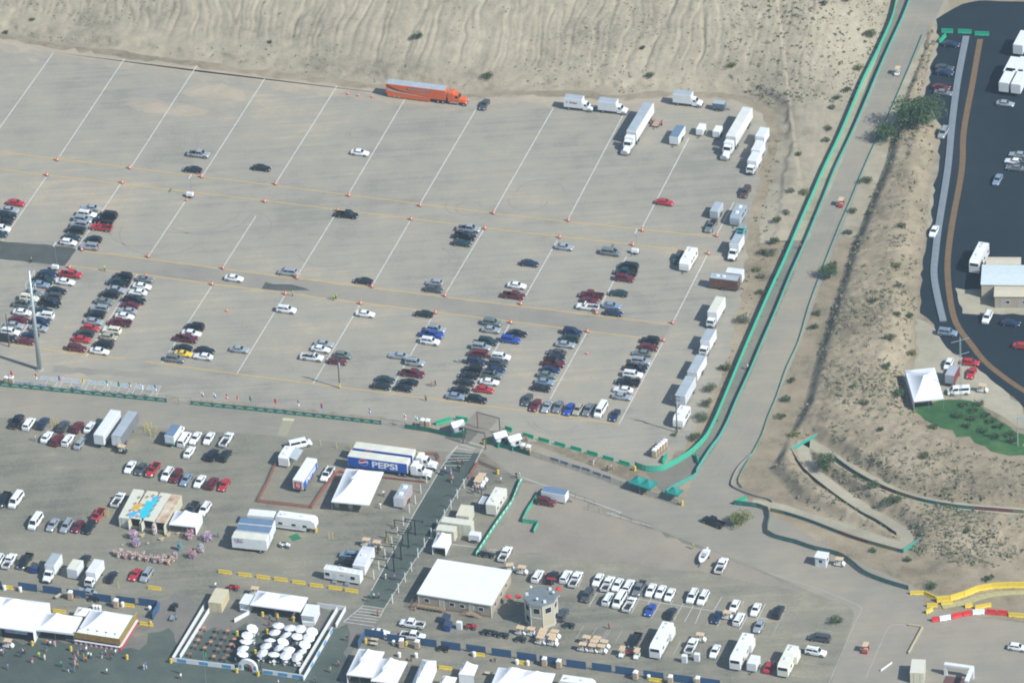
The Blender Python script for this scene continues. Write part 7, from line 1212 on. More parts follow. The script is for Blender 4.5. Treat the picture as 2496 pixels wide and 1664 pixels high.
for p_, lb, rz, cl in ((T(2, 0, 1115, 960, 1.9), 'tan-roofed golf cart behind the dark box trailer', A_U, 'dark green'), (T(3, 1, 1012, 247, 1.9), 'white golf cart, first of two above the office trailers', A_U, 'white'), (T(3, 1, 1110, 270, 1.9), 'tan-roofed golf cart, second of two above the office trailers', A_U, 'beige'), (T(3, 0, 2340, 695, 1.9), 'tan-roofed cart beside the patio tent', A_U, 'white'), (T(3, 2, 1728, 1118, 1.9), 'tan-roofed golf cart behind the white pickup with black bed', A_U, 'white'), (T(3, 2, 1978, 915, 1.9), 'tan-roofed golf cart between two cars of the second row', A_U, 'white'), (T(3, 3, 895, 1212, 1.9), 'tan-roofed golf cart driving on the road corner', A_V, 'red'), (T(3, 3, 655, 425, 1.9), 'tan-roofed golf cart beside the white kiosk', A_U, 'white'), (T(0, 3, 1190, 625, 1.9), 'golf cart driving high on the uphill road', A_V, 'white'), (T(1, 3, 670, 262, 1.9), 'golf cart driving on the middle of the uphill road', A_V, 'red'), (T(3, 1, 2330, 480, 1.9), 'tan-roofed golf cart at the corner of the site office roof', A_U+R(20), 'white'), (T(3, 2, 90, 500, 1.9), 'tan-roofed golf cart behind the site office', A_U, 'white'), (T(2, 3, 1970, 400, 1.9), 'pale cart on the infield apron', A_U, 'white'), (T(3, 0, 70, 1175, 1.9), 'tan-roofed cart under the tent board', A_U, 'white')): cart(p_, lb, rz, cl)
# small utility vehicles and quad bikes
qb0 = tpl('quad_bike'); tpart('body', MB().loft([[(x, -w_, .35), (x, -w_, z), (x, w_, z), (x, w_, .35)] for x, w_, z in ((-.9, .3, .7), (-.5, .4, .75), (-.2, .18, .85), (.3, .18, .85), (.5, .42, .72), (.95, .35, .6))]), [PAINT], qb0); tpart('seat', MB().box(-.6, .15, -.16, .16, .83, .93), [TRIM], qb0); tpart('handlebar', MB().bar((.35, -.4, 1.05), (.35, .4, 1.05), .05, .05).cyl((.35, 0, .8), (.35, 0, 1.05), .04, n=5), [TRIM], qb0)
for s in (-1, 1):
    for x in (-.65, .65): wheel(qb0, x, s*.55, .28, .25)
    tpart('rack', MB().bar((.5, s*.25, .78), (.95, s*.25, .72), .04, .04), [TRIM], qb0)
for q, lb, cl, rz in (((3, 1, 2095, 382), 'dark green quad bike, first of two beside the screen fence end', 'dark green', A_U), ((3, 1, 2140, 392), 'dark green quad bike, second of two beside the screen fence end', 'dark green', A_U), ((3, 1, 2125, 1100), 'dark quad bike, first of the pair below the site office', 'dark green', A_U), ((3, 1, 2172, 1108), 'dark quad bike, second of the pair below the site office', 'dark green', A_U), ((3, 1, 2272, 1128), 'dark quad bike alone below the site office', 'dark green', A_U), ((3, 2, 525, 1037), 'dark quad bike beside the tower stalls', 'dark green', A_U), ((3, 1, 1975, 1050), 'red utility quad below the office stairs', 'red', A_U), ((3, 0, 2145, 690), 'red and black utility quad behind the tan container', 'red', A_U), ((3, 0, 1600, 868), 'black utility quad towing a small trailer outside the patio', 'black', A_V), ((3, 1, 1720, 1252), 'black quad bike before the blue screens', 'black', A_U), ((3, 0, 865, 795), 'black quad bike before the blue screens by the food tents', 'black', A_U), ((3, 2, 80, 1165), 'dark quad bike in front of the tower carts', 'dark green', A_U), ((3, 2, 360, 585), 'red utility quad behind the tower', 'red', A_U), ((3, 2, 1085, 1290), 'red quad bike between golf carts', 'red', A_U), ((3, 1, 265, 300), 'white utility quad with flat bed by the freight trailers', 'white', A_U)): put(qb0, lb, 'quad bike', gnd(T(*q, .5)), rz, None, {'paint': PAINTS[cl]}, 'quad_bike', (1.35, 1.3, 1.3))
tr2 = thing('hand_trailer', 'small blue-grey trailer behind the black quad', 'trailer', gnd(T(3, 0, 1590, 968, .4)), A_V); obj('tray', MB().box(-1, .9, -.6, .6, .35, .42).box(-1, .9, -.6, -.55, .42, .7).box(-1, .9, .55, .6, .42, .7).box(-1, -.95, -.55, .55, .42, .7), [M('tray blue-grey', (.2, .24, .28), .6)], tr2); obj('drawbar', MB().bar((.9, 0, .38), (1.9, 0, .4), .07, .07), [TRIM], tr2)
for s in (-1, 1): obj('wheel', MB().cyl((0, s*.62, .27), (0, s*.8, .27), .27, n=10), [TYRE], tr2)
# red market umbrellas and signs near the tower
def parasol(lb, p, r_, h, mat, tilt=0., az=0., name='parasol', sides=8):
    t_ = thing(name, lb, 'umbrella', p); Mx = Matrix.Rotation(az, 4, 'Z') @ Matrix.Rotation(tilt, 4, 'Y'); mb = MB()
    ring_ = [Vector((r_*math.cos(k*2*PI/sides), r_*math.sin(k*2*PI/sides), 0)) for k in range(sides)]; low = [v*1.0+Vector((0, 0, -.14)) for v in ring_]; top = Vector((0, 0, r_*.38))
    vs_ = [Mx @ v+Vector((0, 0, h)) for v in ring_+low+[top]]; n = sides
    mb.add(vs_, [(i, (i+1) % n, 2*n) for i in range(n)]+[(n+i, n+(i+1) % n, (i+1) % n, i) for i in range(n)]); c_ = obj('canopy', mb, [mat], t_)
    obj('rib', MB().loft([[Mx @ (ring_[k]*.98)+Vector((0, 0, h-.02)), Mx @ (ring_[k]*.98)+Vector((0, 0, h-.04)), Mx @ Vector((0, 0, r_*.36))+Vector((0, 0, h-.04))] for k in (0, 4)]), [POST], c_)
    obj('pole', MB().cyl((0, 0, 0), tuple(Mx @ top+Vector((0, 0, h+.05))), .03, n=6), [POST], t_); obj('base', MB().cyl((0, 0, 0), (0, 0, .1), .3, .25, n=10), [CONC], t_); return t_
for x, y, lb in ((255, 715, 'red umbrella in the shade behind the site office'), (1030, 570, 'red umbrella behind the tower roof'), (75, 720, 'small red umbrella at the site office corner')): parasol(lb, gnd(Z6(x, y, 2.2)), .75, 2.1, M('red umbrella cloth', (.55, .04, .04), .6))
sg = thing('post_sign', 'red sign board on a thin post behind the tower', 'sign', gnd(T(3, 2, 368, 690)), A_U); obj('post', MB().cyl((0, 0, 0), (0, 0, 2.4), .05, n=6), [POST], sg); obj('board', MB().box(-1.1, 1.1, -.04, .04, 2.2, 2.75), [M('red sign', (.6, .05, .04), .5)], sg)
# ------------------------------------------------------------ walkway posts and gantries
GRNP = M('green arm paint', (.01, .3, .2), .5); wp0 = tpl('walkway_post'); tpart('post', MB().cyl((0, 0, 0), (0, 0, 2.5), .11, n=8), [WHITE2], wp0); tpart('foot', MB().cyl((0, 0, 0), (0, 0, .1), .22, n=8), [CONC], wp0); tpart('cap', MB().cyl((0, 0, 2.5), (0, 0, 2.6), .13, .06, n=8), [WHITE2], wp0)
for s in (1, -1): tpart('arm', MB().bar((0, 0, 2.5), (s*.5 if s < 0 else -1.1, .2 if s > 0 else -.15, 3.2 if s > 0 else 2.75), .07, .07), [GRNP], wp0)
wps = [(2, 1, 1912, 1345), (2, 1, 1850, 1438), (2, 1, 1793, 1535), (3, 1, 1735, 60), (3, 1, 1667, 150), (3, 1, 1613, 225), (3, 1, 1550, 320), (3, 1, 1490, 415), (3, 1, 1430, 540), (3, 1, 1372, 637), (3, 1, 1310, 735), (3, 1, 1255, 835)]
for i, q in enumerate(wps): put(wp0, f'white post with green arms, {ORD[i]} down the walkway from the road', 'post', T(*q), A_V, 'white posts with green arms', name='walkway_post')
wq0 = tpl('banner_post'); tpart('post', MB().cyl((0, 0, 0), (0, 0, 2.4), .1, n=8), [WHITE2], wq0); tpart('foot', MB().cyl((0, 0, 0), (0, 0, .1), .2, n=8), [CONC], wq0)
for i, q in enumerate(((2, 1, 1568, 1295), (2, 1, 1515, 1390), (2, 1, 1465, 1490), (2, 1, 1410, 1570), (3, 1, 1355, 118), (3, 1, 1303, 210), (3, 1, 1250, 300), (3, 1, 1187, 415), (3, 1, 1130, 525), (3, 1, 1083, 612))): put(wq0, f'plain white post, {ORD[i]} down the trailer side of the walkway', 'post', T(*q), 0, 'plain white walkway posts', name='banner_post')
BLK = M('black steel', (.02, .025, .03), .6)
for i, (bx, by, w_) in enumerate(((1465, 200, 2.6), (1402, 315, 2.8), (1335, 430, 2.9), (1270, 540, 3.0))):
    t_ = thing('gantry', f'black steel T-shaped gantry, {ORD[i]} down the walkway from the road', 'gantry', T(3, 1, bx, by), A_U, 'black gantries over the walkway'); H_ = 3.9
    obj('post', MB().box(-.12, .12, -.12, .12, 0, H_), [BLK], t_); obj('beam', MB().box(-2.4, 2.2, -.09, .09, H_-.04, H_+.12), [BLK], t_); obj('base_plate', MB().box(-.3, .3, -.3, .3, 0, .08), [BLK], t_)
    for x in (-2.2, 1.9): obj('lamp', MB().box(x-.14, x+.14, -.3, .3, H_-.3, H_-.1), [BLK], t_)
for i, (bx, by) in enumerate(((1365, 150), (1290, 260), (1210, 380), (1140, 500))):
    t_ = thing('gantry_beam', f'low black crossbeam, {ORD[i]} beside the black gantries', 'gantry', T(3, 1, bx, by), A_U, 'low black crossbeams'); obj('beam', MB().box(-2.6, 1.8, -.07, .07, 2.05, 2.2), [BLK], t_)
    for x in (-2.4, 1.6): obj('post', MB().box(x-.09, x+.09, -.09, .09, 0, 2.0), [BLK], t_)
# ------------------------------------------------------------ gate booths and canopy
def booth(lb, p, rz):
    t_ = thing('gate_booth', lb, 'booth', gnd(p), rz); obj('wall', MB().box(-1.3, 1.3, -1.1, 1.1, 0, 2.4), [M('booth grey-blue', (.42, .5, .52), .6)], t_); obj('roof', MB().add([(-1.6, -1.4, 2.4), (1.6, -1.4, 2.4), (1.6, 1.4, 2.4), (-1.6, 1.4, 2.4), (-1.6, 0, 3.2), (1.6, 0, 3.2)], [(0, 1, 5, 4), (2, 3, 4, 5), (0, 4, 3), (1, 2, 5), (3, 2, 1, 0)]), [WHITE], t_)
    window(t_, .35, -1.11, 1.55, .9, .9, 'f'); window(t_, 1.31, 0, 1.55, 1.0, .9, 'r'); obj('door', MB().box(-.95, -.25, -1.13, -1.1, 0, 2.0), [WHITE], t_); obj('green_skirt', MB().box(-1.35, 1.35, -1.75, -1.7, .05, 1.15).box(1.5, 1.55, -1.7, .8, .05, 1.15), [mesh_cloth('green skirt mesh', (.01, .22, .14), .2, 40.)], t_)
booth('white-roofed gate booth with green skirt beside the brown canopy', T(2, 1, 1850, 780, 1.6), A_U+R(40)); booth('white-roofed gate booth, first of the close pair', T(2, 1, 2240, 880, 1.6), A_U+R(40)); booth('white-roofed gate booth, second of the close pair', T(2, 2, 20, 910, 1.6), A_U+R(40))
c, a, wx, wy = rect([T(2, 1, 2010, 648, 4.6), T(2, 1, 2222, 697, 4.6), T(2, 1, 2115, 850, 4.6), T(2, 1, 1915, 790, 4.6)])
pg = thing('slatted_canopy', 'brown steel canopy with slatted roof over the pedestrian gate', 'canopy', c, a); BRN = M('brown steel', (.13, .1, .08), .7); X, Y = wx/2, wy/2
for x in (-X, X):
    for y in (-Y, Y): obj('post', MB().box(x-.1, x+.1, y-.1, y+.1, 0, 4.5), [BRN], pg)
for y in (-Y, Y): obj('beam', MB().box(-X, X, y-.1, y+.1, 4.5, 4.7), [BRN], pg)
for k in range(16): x = -X+2*X*k/15; obj('slat', MB().box(x-.06, x+.06, -Y, Y, 4.71, 4.78), [BRN], pg)
# ------------------------------------------------------------ flags
def flag(lb, r_, c_, x, y, yb, cols, pole=4.2):
    p = T(r_, c_, x, yb); t_ = thing('flag', lb, 'flag', p); H_ = pole; obj('pole', MB().cyl((0, 0, 0), (0, 0, H_), .03, n=6), [STEEL], t_)
    w_, h_, n = .75, 1.3, 6; k = len(cols)
    for j, cl in enumerate(cols):
        vs_ = []; z1, z0 = H_-.05-h_*j/k, H_-.05-h_*(j+1)/k
        for i in range(n+1): u = i/n; vs_ += [(.04+w_*u*.7, .14*math.sin(u*7+j*.2), z0-.5*u*u), (.04+w_*u*.7, .14*math.sin(u*7+j*.2), z1-.5*u*u)]
        obj('cloth', MB().add(vs_, [(2*i, 2*i+2, 2*i+3, 2*i+1) for i in range(n)]), [M('flag cloth '+str(cl), cl, .7)], t_)
RD, WT, BL, GN, YE, PU, TQ = (.5, .03, .04), (.75, .75, .74), (.05, .12, .4), (.02, .28, .12), (.6, .48, .06), (.22, .14, .38), (.05, .35, .4)
FL = [(105, 270, 400, [RD], 'dark red'), (330, 320, 425, [RD, WT], 'red'), (545, 350, 445, [PU], 'violet'), (760, 350, 465, [YE], 'yellow'), (980, 360, 487, [GN, WT], 'green and white'), (1090, 370, 498, [GN], 'plain green'), (1190, 390, 508, [GN, WT, RD], 'green, white and red'), (1303, 395, 520, [WT], 'plain white'), (1425, 410, 530, [BL, WT], 'blue and white'), (1858, 450, 592, [WT, RD], 'white over red'), (1970, 470, 604, [WT, BL], 'pale blue'), (2080, 480, 614, [RD, WT, RD], 'red striped'), (2180, 490, 624, [(.5, .25, .2)], 'faded orange'), (2298, 500, 634, [(.1, .16, .14)], 'dark')]
for x, y, yb, cl, nm_ in FL: flag(f'{nm_} flag on a thin pole in the row along the screen fence', 2, 0, x, y, yb, cl)
for x, y, yb, cl, nm_ in ((175, 545, 655, [RD], 'bright red'), (385, 545, 672, [PU, WT], 'violet and white'), (600, 545, 700, [RD, BL], 'red and blue'), (1040, 625, 745, [PU, WT, PU], 'violet striped'), (1365, 650, 795, [WT, RD, WT], 'white and red banded'), (1470, 660, 815, [WT, TQ], 'white and turquoise')): flag(f'{nm_} flag on a thin pole in the row above the road', 2, 1, x, y, yb, cl)
flag('large green flag on a tall pole in front of the patio', 3, 0, 1895, 1300, 1568, [GN], 9.0)
for i, (x, y) in enumerate(((160, 378), (280, 388), (380, 398), (710, 428))):
    t_ = thing('banner_board', f'pale blue banner board, {ORD[i]} behind the screen fence', 'banner', gnd(T(2, 0, x, y, .6)), A_U, 'pale banner boards behind the fence'); obj('board', MB().box(-1.05, 1.05, -.03, .03, .25, 1.1), [M('pale banner', (.5, .57, .66), .6, var=.1)], t_); [obj('leg', MB().box(k-.03, k+.03, -.2, .2, 0, .3), [POST], t_) for k in (-.8, .8)]
for i, (x, y) in enumerate(((390, 1080), (480, 1110), (590, 1145), (680, 1170), (780, 1210), (870, 1240))):
    t_ = thing('banner_board', f'faint blue banner, {ORD[i]} on the ground behind the roadside chain-link', 'banner', gnd(T(2, 2, x, y, .5)), ga, 'blue banners behind the chain-link'); obj('board', MB().box(-1.1, 1.1, -.03, .03, .15, .85), [M('faded blue banner', (.22, .3, .42), .6, var=.15)], t_); [obj('leg', MB().box(k-.03, k+.03, -.2, .2, 0, .2), [POST], t_) for k in (-.8, .8)]
# ------------------------------------------------------------ walled patio
def Z3(x, y, z=0.): return G((410+x/6.533, 1420+y/6.533), z)
PW = M('white patio wall', (.64, .66, .65), .6, var=.04); BANB = M('blue banner print', (.06, .3, .55), .6, var=.2, scale=1.5)
def pwall(lb, pts, h=1.25, wd=.12): return wall_line('patio_wall', lb, pts, h, wd, PW, 'wall', 'wall_panel', 2.4)
pwall('outer white patio wall on the food stand side', [Z3(590, 380), Z3(70, 1245)]); pwall('inner white patio wall on the food stand side', [Z3(655, 465), Z3(190, 1215)])
f1 = pwall('white front patio wall with blue banners beside the flag', [Z3(70, 1250), Z3(1060, 1375)]); f2 = pwall('white front patio wall with blue banners beside the arch', [Z3(1505, 1440), Z3(2155, 1535)])
pwall('inner white patio wall on the walkway side', [T(3, 1, 750, 905), T(3, 1, 400, 1490)]); pw = pwall('outer white patio wall on the walkway side, upper stretch', [T(3, 1, 825, 900), T(3, 1, 735, 1060)]); f3 = pwall('outer white patio wall on the walkway side, lower stretch', [T(3, 1, 705, 1090), T(3, 1, 437, 1548)]); pwall('white patio wall behind the kiosk', [T(3, 1, 565, 870), T(3, 1, 825, 905)])
def banners(w_, pts, n=0):
    for q in pts:
        p = q-Vector(w_.location); p.z = 0; obj('banner', MB().box(-1.1, 1.1, -.03, 0, .2, 1.0), [BANB], w_, p-V*.07, A_U)
a_, b_ = Z3(70, 1250), Z3(1060, 1375); banners(f1, [a_+(b_-a_)*k for k in (.15, .5, .87)]); a_, b_ = Z3(1505, 1440), Z3(2155, 1535); banners(f2, [a_+(b_-a_)*k for k in (.14, .5, .85)])
a_, b_ = T(3, 1, 705, 1090), T(3, 1, 437, 1548)
for k in (.05, .28, .5, .72): q = a_+(b_-a_)*k-Vector(f3.location); obj('banner', MB().box(-.9, .9, -.03, 0, .2, 1.0), [BANB], f3, (q.x+.07, q.y-.03, 0), ang(b_, a_))
ar = thing('entrance_arch', 'white inflatable-looking entrance arch of the patio', 'arch', gnd(Z3(1275, 1385)), A_U); mb = MB(); n = 14; outer = [(2.3*math.cos(PI*k/n), 3.0*math.sin(PI*k/n)**.7) for k in range(n+1)]; inner = [(1.15*math.cos(PI*k/n), 2.0*math.sin(PI*k/n)**.8) for k in range(n+1)]
for k in range(n):
    q = [outer[k], outer[k+1], inner[k+1], inner[k]]; mb.add([(x, y, z) for y in (-.35, .35) for x, z in q], [(0, 1, 2, 3), (7, 6, 5, 4), (0, 4, 5, 1), (2, 6, 7, 3)])
obj('arch_body', mb, [PW], ar); [obj('banner', MB().box(x-.3, x+.3, -.37, -.355, .5, 1.5), [BANB], ar) for x in (-1.75, 1.75)]
ORT = M('orange table top', (.5, .22, .1), .6, var=.1, scale=2); ORT2 = M('rust table top', (.24, .12, .08), .6, var=.1, scale=2)
tb0 = tpl('cocktail_table'); tpart('top', MB().cyl((0, 0, 1.05), (0, 0, 1.1), .46, n=14), [ORT], tb0); tpart('stem', MB().cyl((0, 0, 0), (0, 0, 1.05), .05, n=6), [TRIM], tb0); tpart('foot', MB().cyl((0, 0, 0), (0, 0, .05), .3, n=10), [TRIM], tb0)
for i, (x, y) in enumerate(((570, 705), (790, 735), (950, 752), (520, 803), (742, 828), (903, 860), (1055, 885), (480, 900), (680, 928), (835, 955), (1003, 970), (425, 990), (585, 1022), (795, 1045), (960, 1050), (350, 1115), (940, 1145), (728, 1160), (885, 1185))): put(tb0, f'round orange standing table, {ORD[i]} counted row by row in the patio', 'table', gnd(Z3(x, y, 1.1)), 0, 'orange standing tables', {'orange table top': ORT if i in (0, 2, 6, 7, 8, 10, 12, 17) else ORT2}, 'cocktail_table')
UMC = M('white umbrella cloth', (.68, .7, .7), .6)
for i, (x, y) in enumerate(((1340, 715), (1260, 825), (1230, 925), (1190, 1030), (1185, 1120), (1755, 665), (1940, 705), (2105, 720), (2290, 765), (1695, 775), (1870, 815), (2055, 840), (2240, 860), (1620, 900), (1830, 925), (2175, 970), (1555, 990), (1760, 1015), (1925, 1045), (2115, 1085), (1495, 1105), (1680, 1125), (1870, 1145), (2050, 1170))):
    o = parasol(f'white patio umbrella, {ORD[i]} counted from the tent down', gnd(Z3(x, y, 2.4)), 1.4, 2.25, UMC, R(rng.uniform(2, 26)), rng.uniform(0, 6.2), 'patio_umbrella'); o['group'] = 'white patio umbrellas'
ch0 = tpl('patio_chair'); tpart('seat', MB().box(-.22, .22, -.22, .22, .42, .47), [WHITE2], ch0); tpart('backrest', MB().box(-.22, -.17, -.22, .22, .47, .9), [WHITE2], ch0); [tpart('leg', MB().cyl((x, y, 0), (x, y, .43), .02, n=4), [WHITE2], ch0) for x in (-.2, .2) for y in (-.2, .2)]
tt0 = tpl('patio_table'); tpart('top', MB().cyl((0, 0, .7), (0, 0, .74), .55, n=14), [WHITE2], tt0); tpart('stem', MB().cyl((0, 0, 0), (0, 0, .7), .05, n=6), [WHITE2], tt0); tpart('foot', MB().cyl((0, 0, 0), (0, 0, .05), .32, n=10), [WHITE2], tt0)
nch = 0
for i, (x, y) in enumerate(((1490, 1200), (1690, 1250), (1880, 1255), (2075, 1280), (1370, 800), (1320, 925), (1650, 980), (1770, 770), (1900, 900), (2050, 940), (1960, 1110), (2100, 800))):
    p = gnd(Z3(x, y, .6)); put(tt0, f'white round patio table, {ORD[i]} among the umbrellas', 'table', p, 0, 'white patio tables', name='patio_table')
    for k in range(4): an = k*PI/2+.5+i; put(ch0, f'white patio chair, {ORD[k]} around the {ORD[i]} patio table', 'chair', p+Vector((math.cos(an), math.sin(an), 0))*.85, an+PI, 'white patio chairs', name='patio_chair')
container('tan container with one door ajar inside the patio corner', [Z3(750, 80, 2.6), Z3(925, 95, 2.6), Z3(880, 335, 2.6), Z3(640, 300, 2.6)], 2.6, M('tan container', (.52, .46, .3), .6, var=.05), M('tan container roof', (.52, .47, .33), .6, var=.05), False)
def kiosk(lb, cs, H_):
    c, a, wx, wy = rect(cs); t_ = thing('sales_kiosk', lb, 'kiosk', c, a); X, Y = wx/2, wy/2; obj('wall', MB().box(-X, X, -Y, Y, 0, H_-.1), [WHITE2], t_); obj('roof', MB().box(-X-.1, X+.1, -Y-.1, Y+.1, H_-.1, H_), [WHITE], t_); obj('hatch', MB().box(-X+.3, X-.3, -Y-.04, -Y, 1.0, 2.0), [M('kiosk hatch', (.35, .42, .42), .5)], t_); obj('counter', MB().box(-X+.2, X-.2, -Y-.4, -Y-.04, .9, .97), [WHITE], t_); obj('door', MB().box(X, X+.03, -.4, .4, 0, 2.0), [BOXW], t_)
kiosk('white sales kiosk at the walkway end of the patio tent', [Z3(2200, 335, 2.5), Z3(2440, 360, 2.5), Z3(2290, 530, 2.5), Z3(2125, 510, 2.5)], 2.5); kiosk('white sales kiosk at the container end of the patio tent', [Z3(1225, 170, 2.5), Z3(1375, 190, 2.5), Z3(1290, 345, 2.5), Z3(1140, 315, 2.5)], 2.5)
for lb, q0, q1 in (('white ramp wall beside the first patio kiosk', Z3(1055, 630), Z3(1290, 500)), ('white ramp wall beside the second patio kiosk', Z3(2140, 680), Z3(2310, 690))): pwall(lb, [q0, q1], 1.1)
yb0 = tpl('yellow_bin'); tpart('barrel', MB().cyl((0, 0, 0), (0, 0, .85), .28, .3, n=10), [YELB], yb0); tpart('lid', MB().cyl((0, 0, .85), (0, 0, 1.05), .32, .12, n=10), [YELB], yb0); tpart('flap', MB().box(-.14, .14, -.3, -.26, .88, 1.0), [TRIM], yb0)
for i, (x, y) in enumerate(((1500, 500), (1735, 515), (1995, 575), (1575, 770), (1095, 800), (1385, 1100), (40, 1240), (1090, 1395), (1430, 1445))): put(yb0, f'yellow litter bin, {ORD[i]} from the tent down in the patio', 'bin', gnd(Z3(x, y, .5)), 0, 'yellow bins of the patio', name='yellow_bin', scale=(1.2, 1.2, 1.2))
for q, lb in (((3, 0, 295, 1205), 'yellow bin between the first two plaza tents'), ((3, 0, 650, 1253), 'yellow bin at the corner of the food stand'), ((3, 0, 1165, 1330), 'yellow bin in front of the food stand corner'), ((3, 0, 1380, 1022), 'yellow bin beside the edgeways blue screen'), ((3, 1, 550, 162), 'yellow bin under the fifth-wheel nose'), ((3, 1, 1005, 1180), 'yellow bin behind the vendor tent'), ((3, 1, 1380, 1208), 'yellow bin between two portable toilets'), ((2, 1, 2220, 1200), 'yellow bin at the netted cart yard'), ((2, 1, 1480, 1035), 'yellow bin behind the cola trucks'), ((2, 1, 2100, 930), 'yellow bin at the gate'), ((2, 2, 1128, 1168), 'yellow bin at the end of the green wall'), ((2, 2, 1562, 1485), 'yellow bin at the single green canopy')): put(yb0, lb, 'bin', gnd(T(*q, .5)), 0, name='yellow_bin', scale=(1.2, 1.2, 1.2))
mt = thing('turf_mat', 'square of green artificial turf by the fifth-wheel trailer', 'mat', Z7(1170, 712, 0)); obj('turf', MB().box(-1.1, 1.1, -1.1, 1.1, .005, .04), [M('artificial turf', (.01, .16, .07), .9)], mt, None, A_U+R(45)); obj('edge_strip', MB().box(-1.15, 1.15, -1.15, -1.1, .005, .05).box(-1.15, 1.15, 1.1, 1.15, .005, .05), [TRIM], mt, None, A_U+R(45))
# boat
bo = thing('boat', 'white open boat standing on the dusty corner of the staff lot', 'boat', gnd(T(3, 2, 1762, 415, .6)), HEAD['D']); rings = []
for x, w_, zb in ((-2.6, .85, .5), (-1.5, 1.0, .42), (0, 1.05, .4), (1.3, .85, .45), (2.2, .45, .6), (2.7, .06, .85)): rings.append([(x, -w_, 1.15), (x, -w_*.8, zb+.2), (x, 0, zb), (x, w_*.8, zb+.2), (x, w_, 1.15), (x, w_*.72, 1.2), (x, -w_*.72, 1.2)])
obj('hull', MB().loft(rings), [WHITE2], bo); obj('cockpit', MB().loft([[(x, -w_, 1.205), (x, w_, 1.205), (x, w_, 1.215), (x, -w_, 1.215)] for x, w_ in ((-1.6, .5), (-.6, .62), (.4, .6), (1.0, .35))]), [M('cockpit grey', (.28, .3, .31), .7)], bo); obj('windshield', MB().add([(.9, -.45, 1.2), (1.05, 0, 1.2), (.9, .45, 1.2), (.75, .42, 1.5), (.9, 0, 1.5), (.75, -.42, 1.5)], [(0, 1, 4, 5), (1, 2, 3, 4)]), [GLASS], bo); obj('outboard_motor', MB().box(-3.0, -2.55, -.22, .22, .6, 1.5), [WHITE2], bo)
obj('seat', MB().box(-1.2, -.7, -.4, .4, 1.2, 1.42), [WHITE], bo); obj('trailer_frame', MB().bar((-2.4, -.6, .35), (3.4, 0, .35), .1, .1).bar((-2.4, .6, .35), (3.4, 0, .35), .1, .1), [POST], bo); [obj('wheel', MB().cyl((-.8, s*.85, .3), (-.8, s*1.05, .3), .3, n=10), [TYRE], bo) for s in (-1, 1)]
# ------------------------------------------------------------ merchandise displays in front of the containers
TRK = [M(f'trinket {i}', c_, .5) for i, c_ in enumerate(((.45, .18, .3), (.3, .24, .5), (.65, .6, .6), (.5, .1, .12), (.12, .3, .45), (.6, .4, .12), (.1, .25, .15), (.6, .35, .4)))]
def display(lb, p, r_, h, n=130, cols=range(8), sticks=3, seed=1):
    t_ = thing('merchandise_display', lb, 'display', p); rd = random.Random(seed); mb = MB()
    for _ in range(n):
        a1_ = rd.random()*6.28; q = math.sqrt(rd.random()); z = h*(.12+.86*rd.random()); rr2 = r_*q*math.sqrt(max(.15, 1-((z/h)-.55)**2*2)); c0 = Vector((rr2*math.cos(a1_), rr2*math.sin(a1_), z)); s_ = .1+.09*rd.random()
        d1 = Vector((rd.gauss(0, 1), rd.gauss(0, 1), rd.gauss(0, 1))).normalized()*s_; d2 = d1.orthogonal().normalized()*s_; d3 = d1.cross(d2).normalized()*s_
        mb.add([c0+d1, c0-d1, c0+d2, c0-d2, c0+d3, c0-d3], [(0, 2, 4), (2, 1, 4), (1, 3, 4), (3, 0, 4), (2, 0, 5), (1, 2, 5), (3, 1, 5), (0, 3, 5)], rd.choice(list(cols)))
    o = obj('trinkets', mb, TRK, t_); o['kind'] = 'stuff'
    for k in range(sticks): a1_ = k*2.1; obj('post', MB().cyl((r_*.4*math.cos(a1_), r_*.4*math.sin(a1_), 0), (r_*.5*math.cos(a1_), r_*.5*math.sin(a1_), h*1.1), .025, n=5), [POST], t_)
for i, (x, y, r_, h, lb) in enumerate(((510, 960, .95, 2.3, 'lilac and pink display in front of the cream container'), (560, 1120, .95, 2.0, 'pink and blue display below the lilac one'), (915, 880, .55, 2.6, 'tall white and yellow display between open containers'), (1590, 960, 1.1, 2.4, 'pink and white display in the mouth of the small tent'), (1920, 1000, 1.15, 2.3, 'lilac display beyond the small tent'), (1395, 1190, .5, 2.2, 'blue-green display stand with a tan card'), (1640, 1330, 1.0, 2.2, 'pink display with a red balloon at the lot side'), (1795, 1230, .9, 2.2, 'lilac and green display behind the red balloon'), (1300, 1370, .7, 2.2, 'mixed display ending the long flower row'))): display(lb, gnd(Z1(x, y, h*.45)), r_, h, 150, ([1, 0, 2, 7], [0, 4, 7, 2], [2, 5, 2, 7], [0, 2, 7, 3], [1, 0, 7, 2], [4, 6, 4], [0, 3, 5, 1], [1, 6, 7, 2], range(8))[i], seed=i+1)
for i in range(17):
    x = 160+i*68; y = 1300+i*9.5+(i % 2)*45; display(f'small mixed flower display, {ORD[i]} along the long row', gnd(Z1(x, y, .6)), .6, 1.3+.35*(i % 3), 60, ([0, 2, 7, 5], [6, 2, 5, 7], [3, 7, 2, 6])[i % 3], 2, seed=30+i)
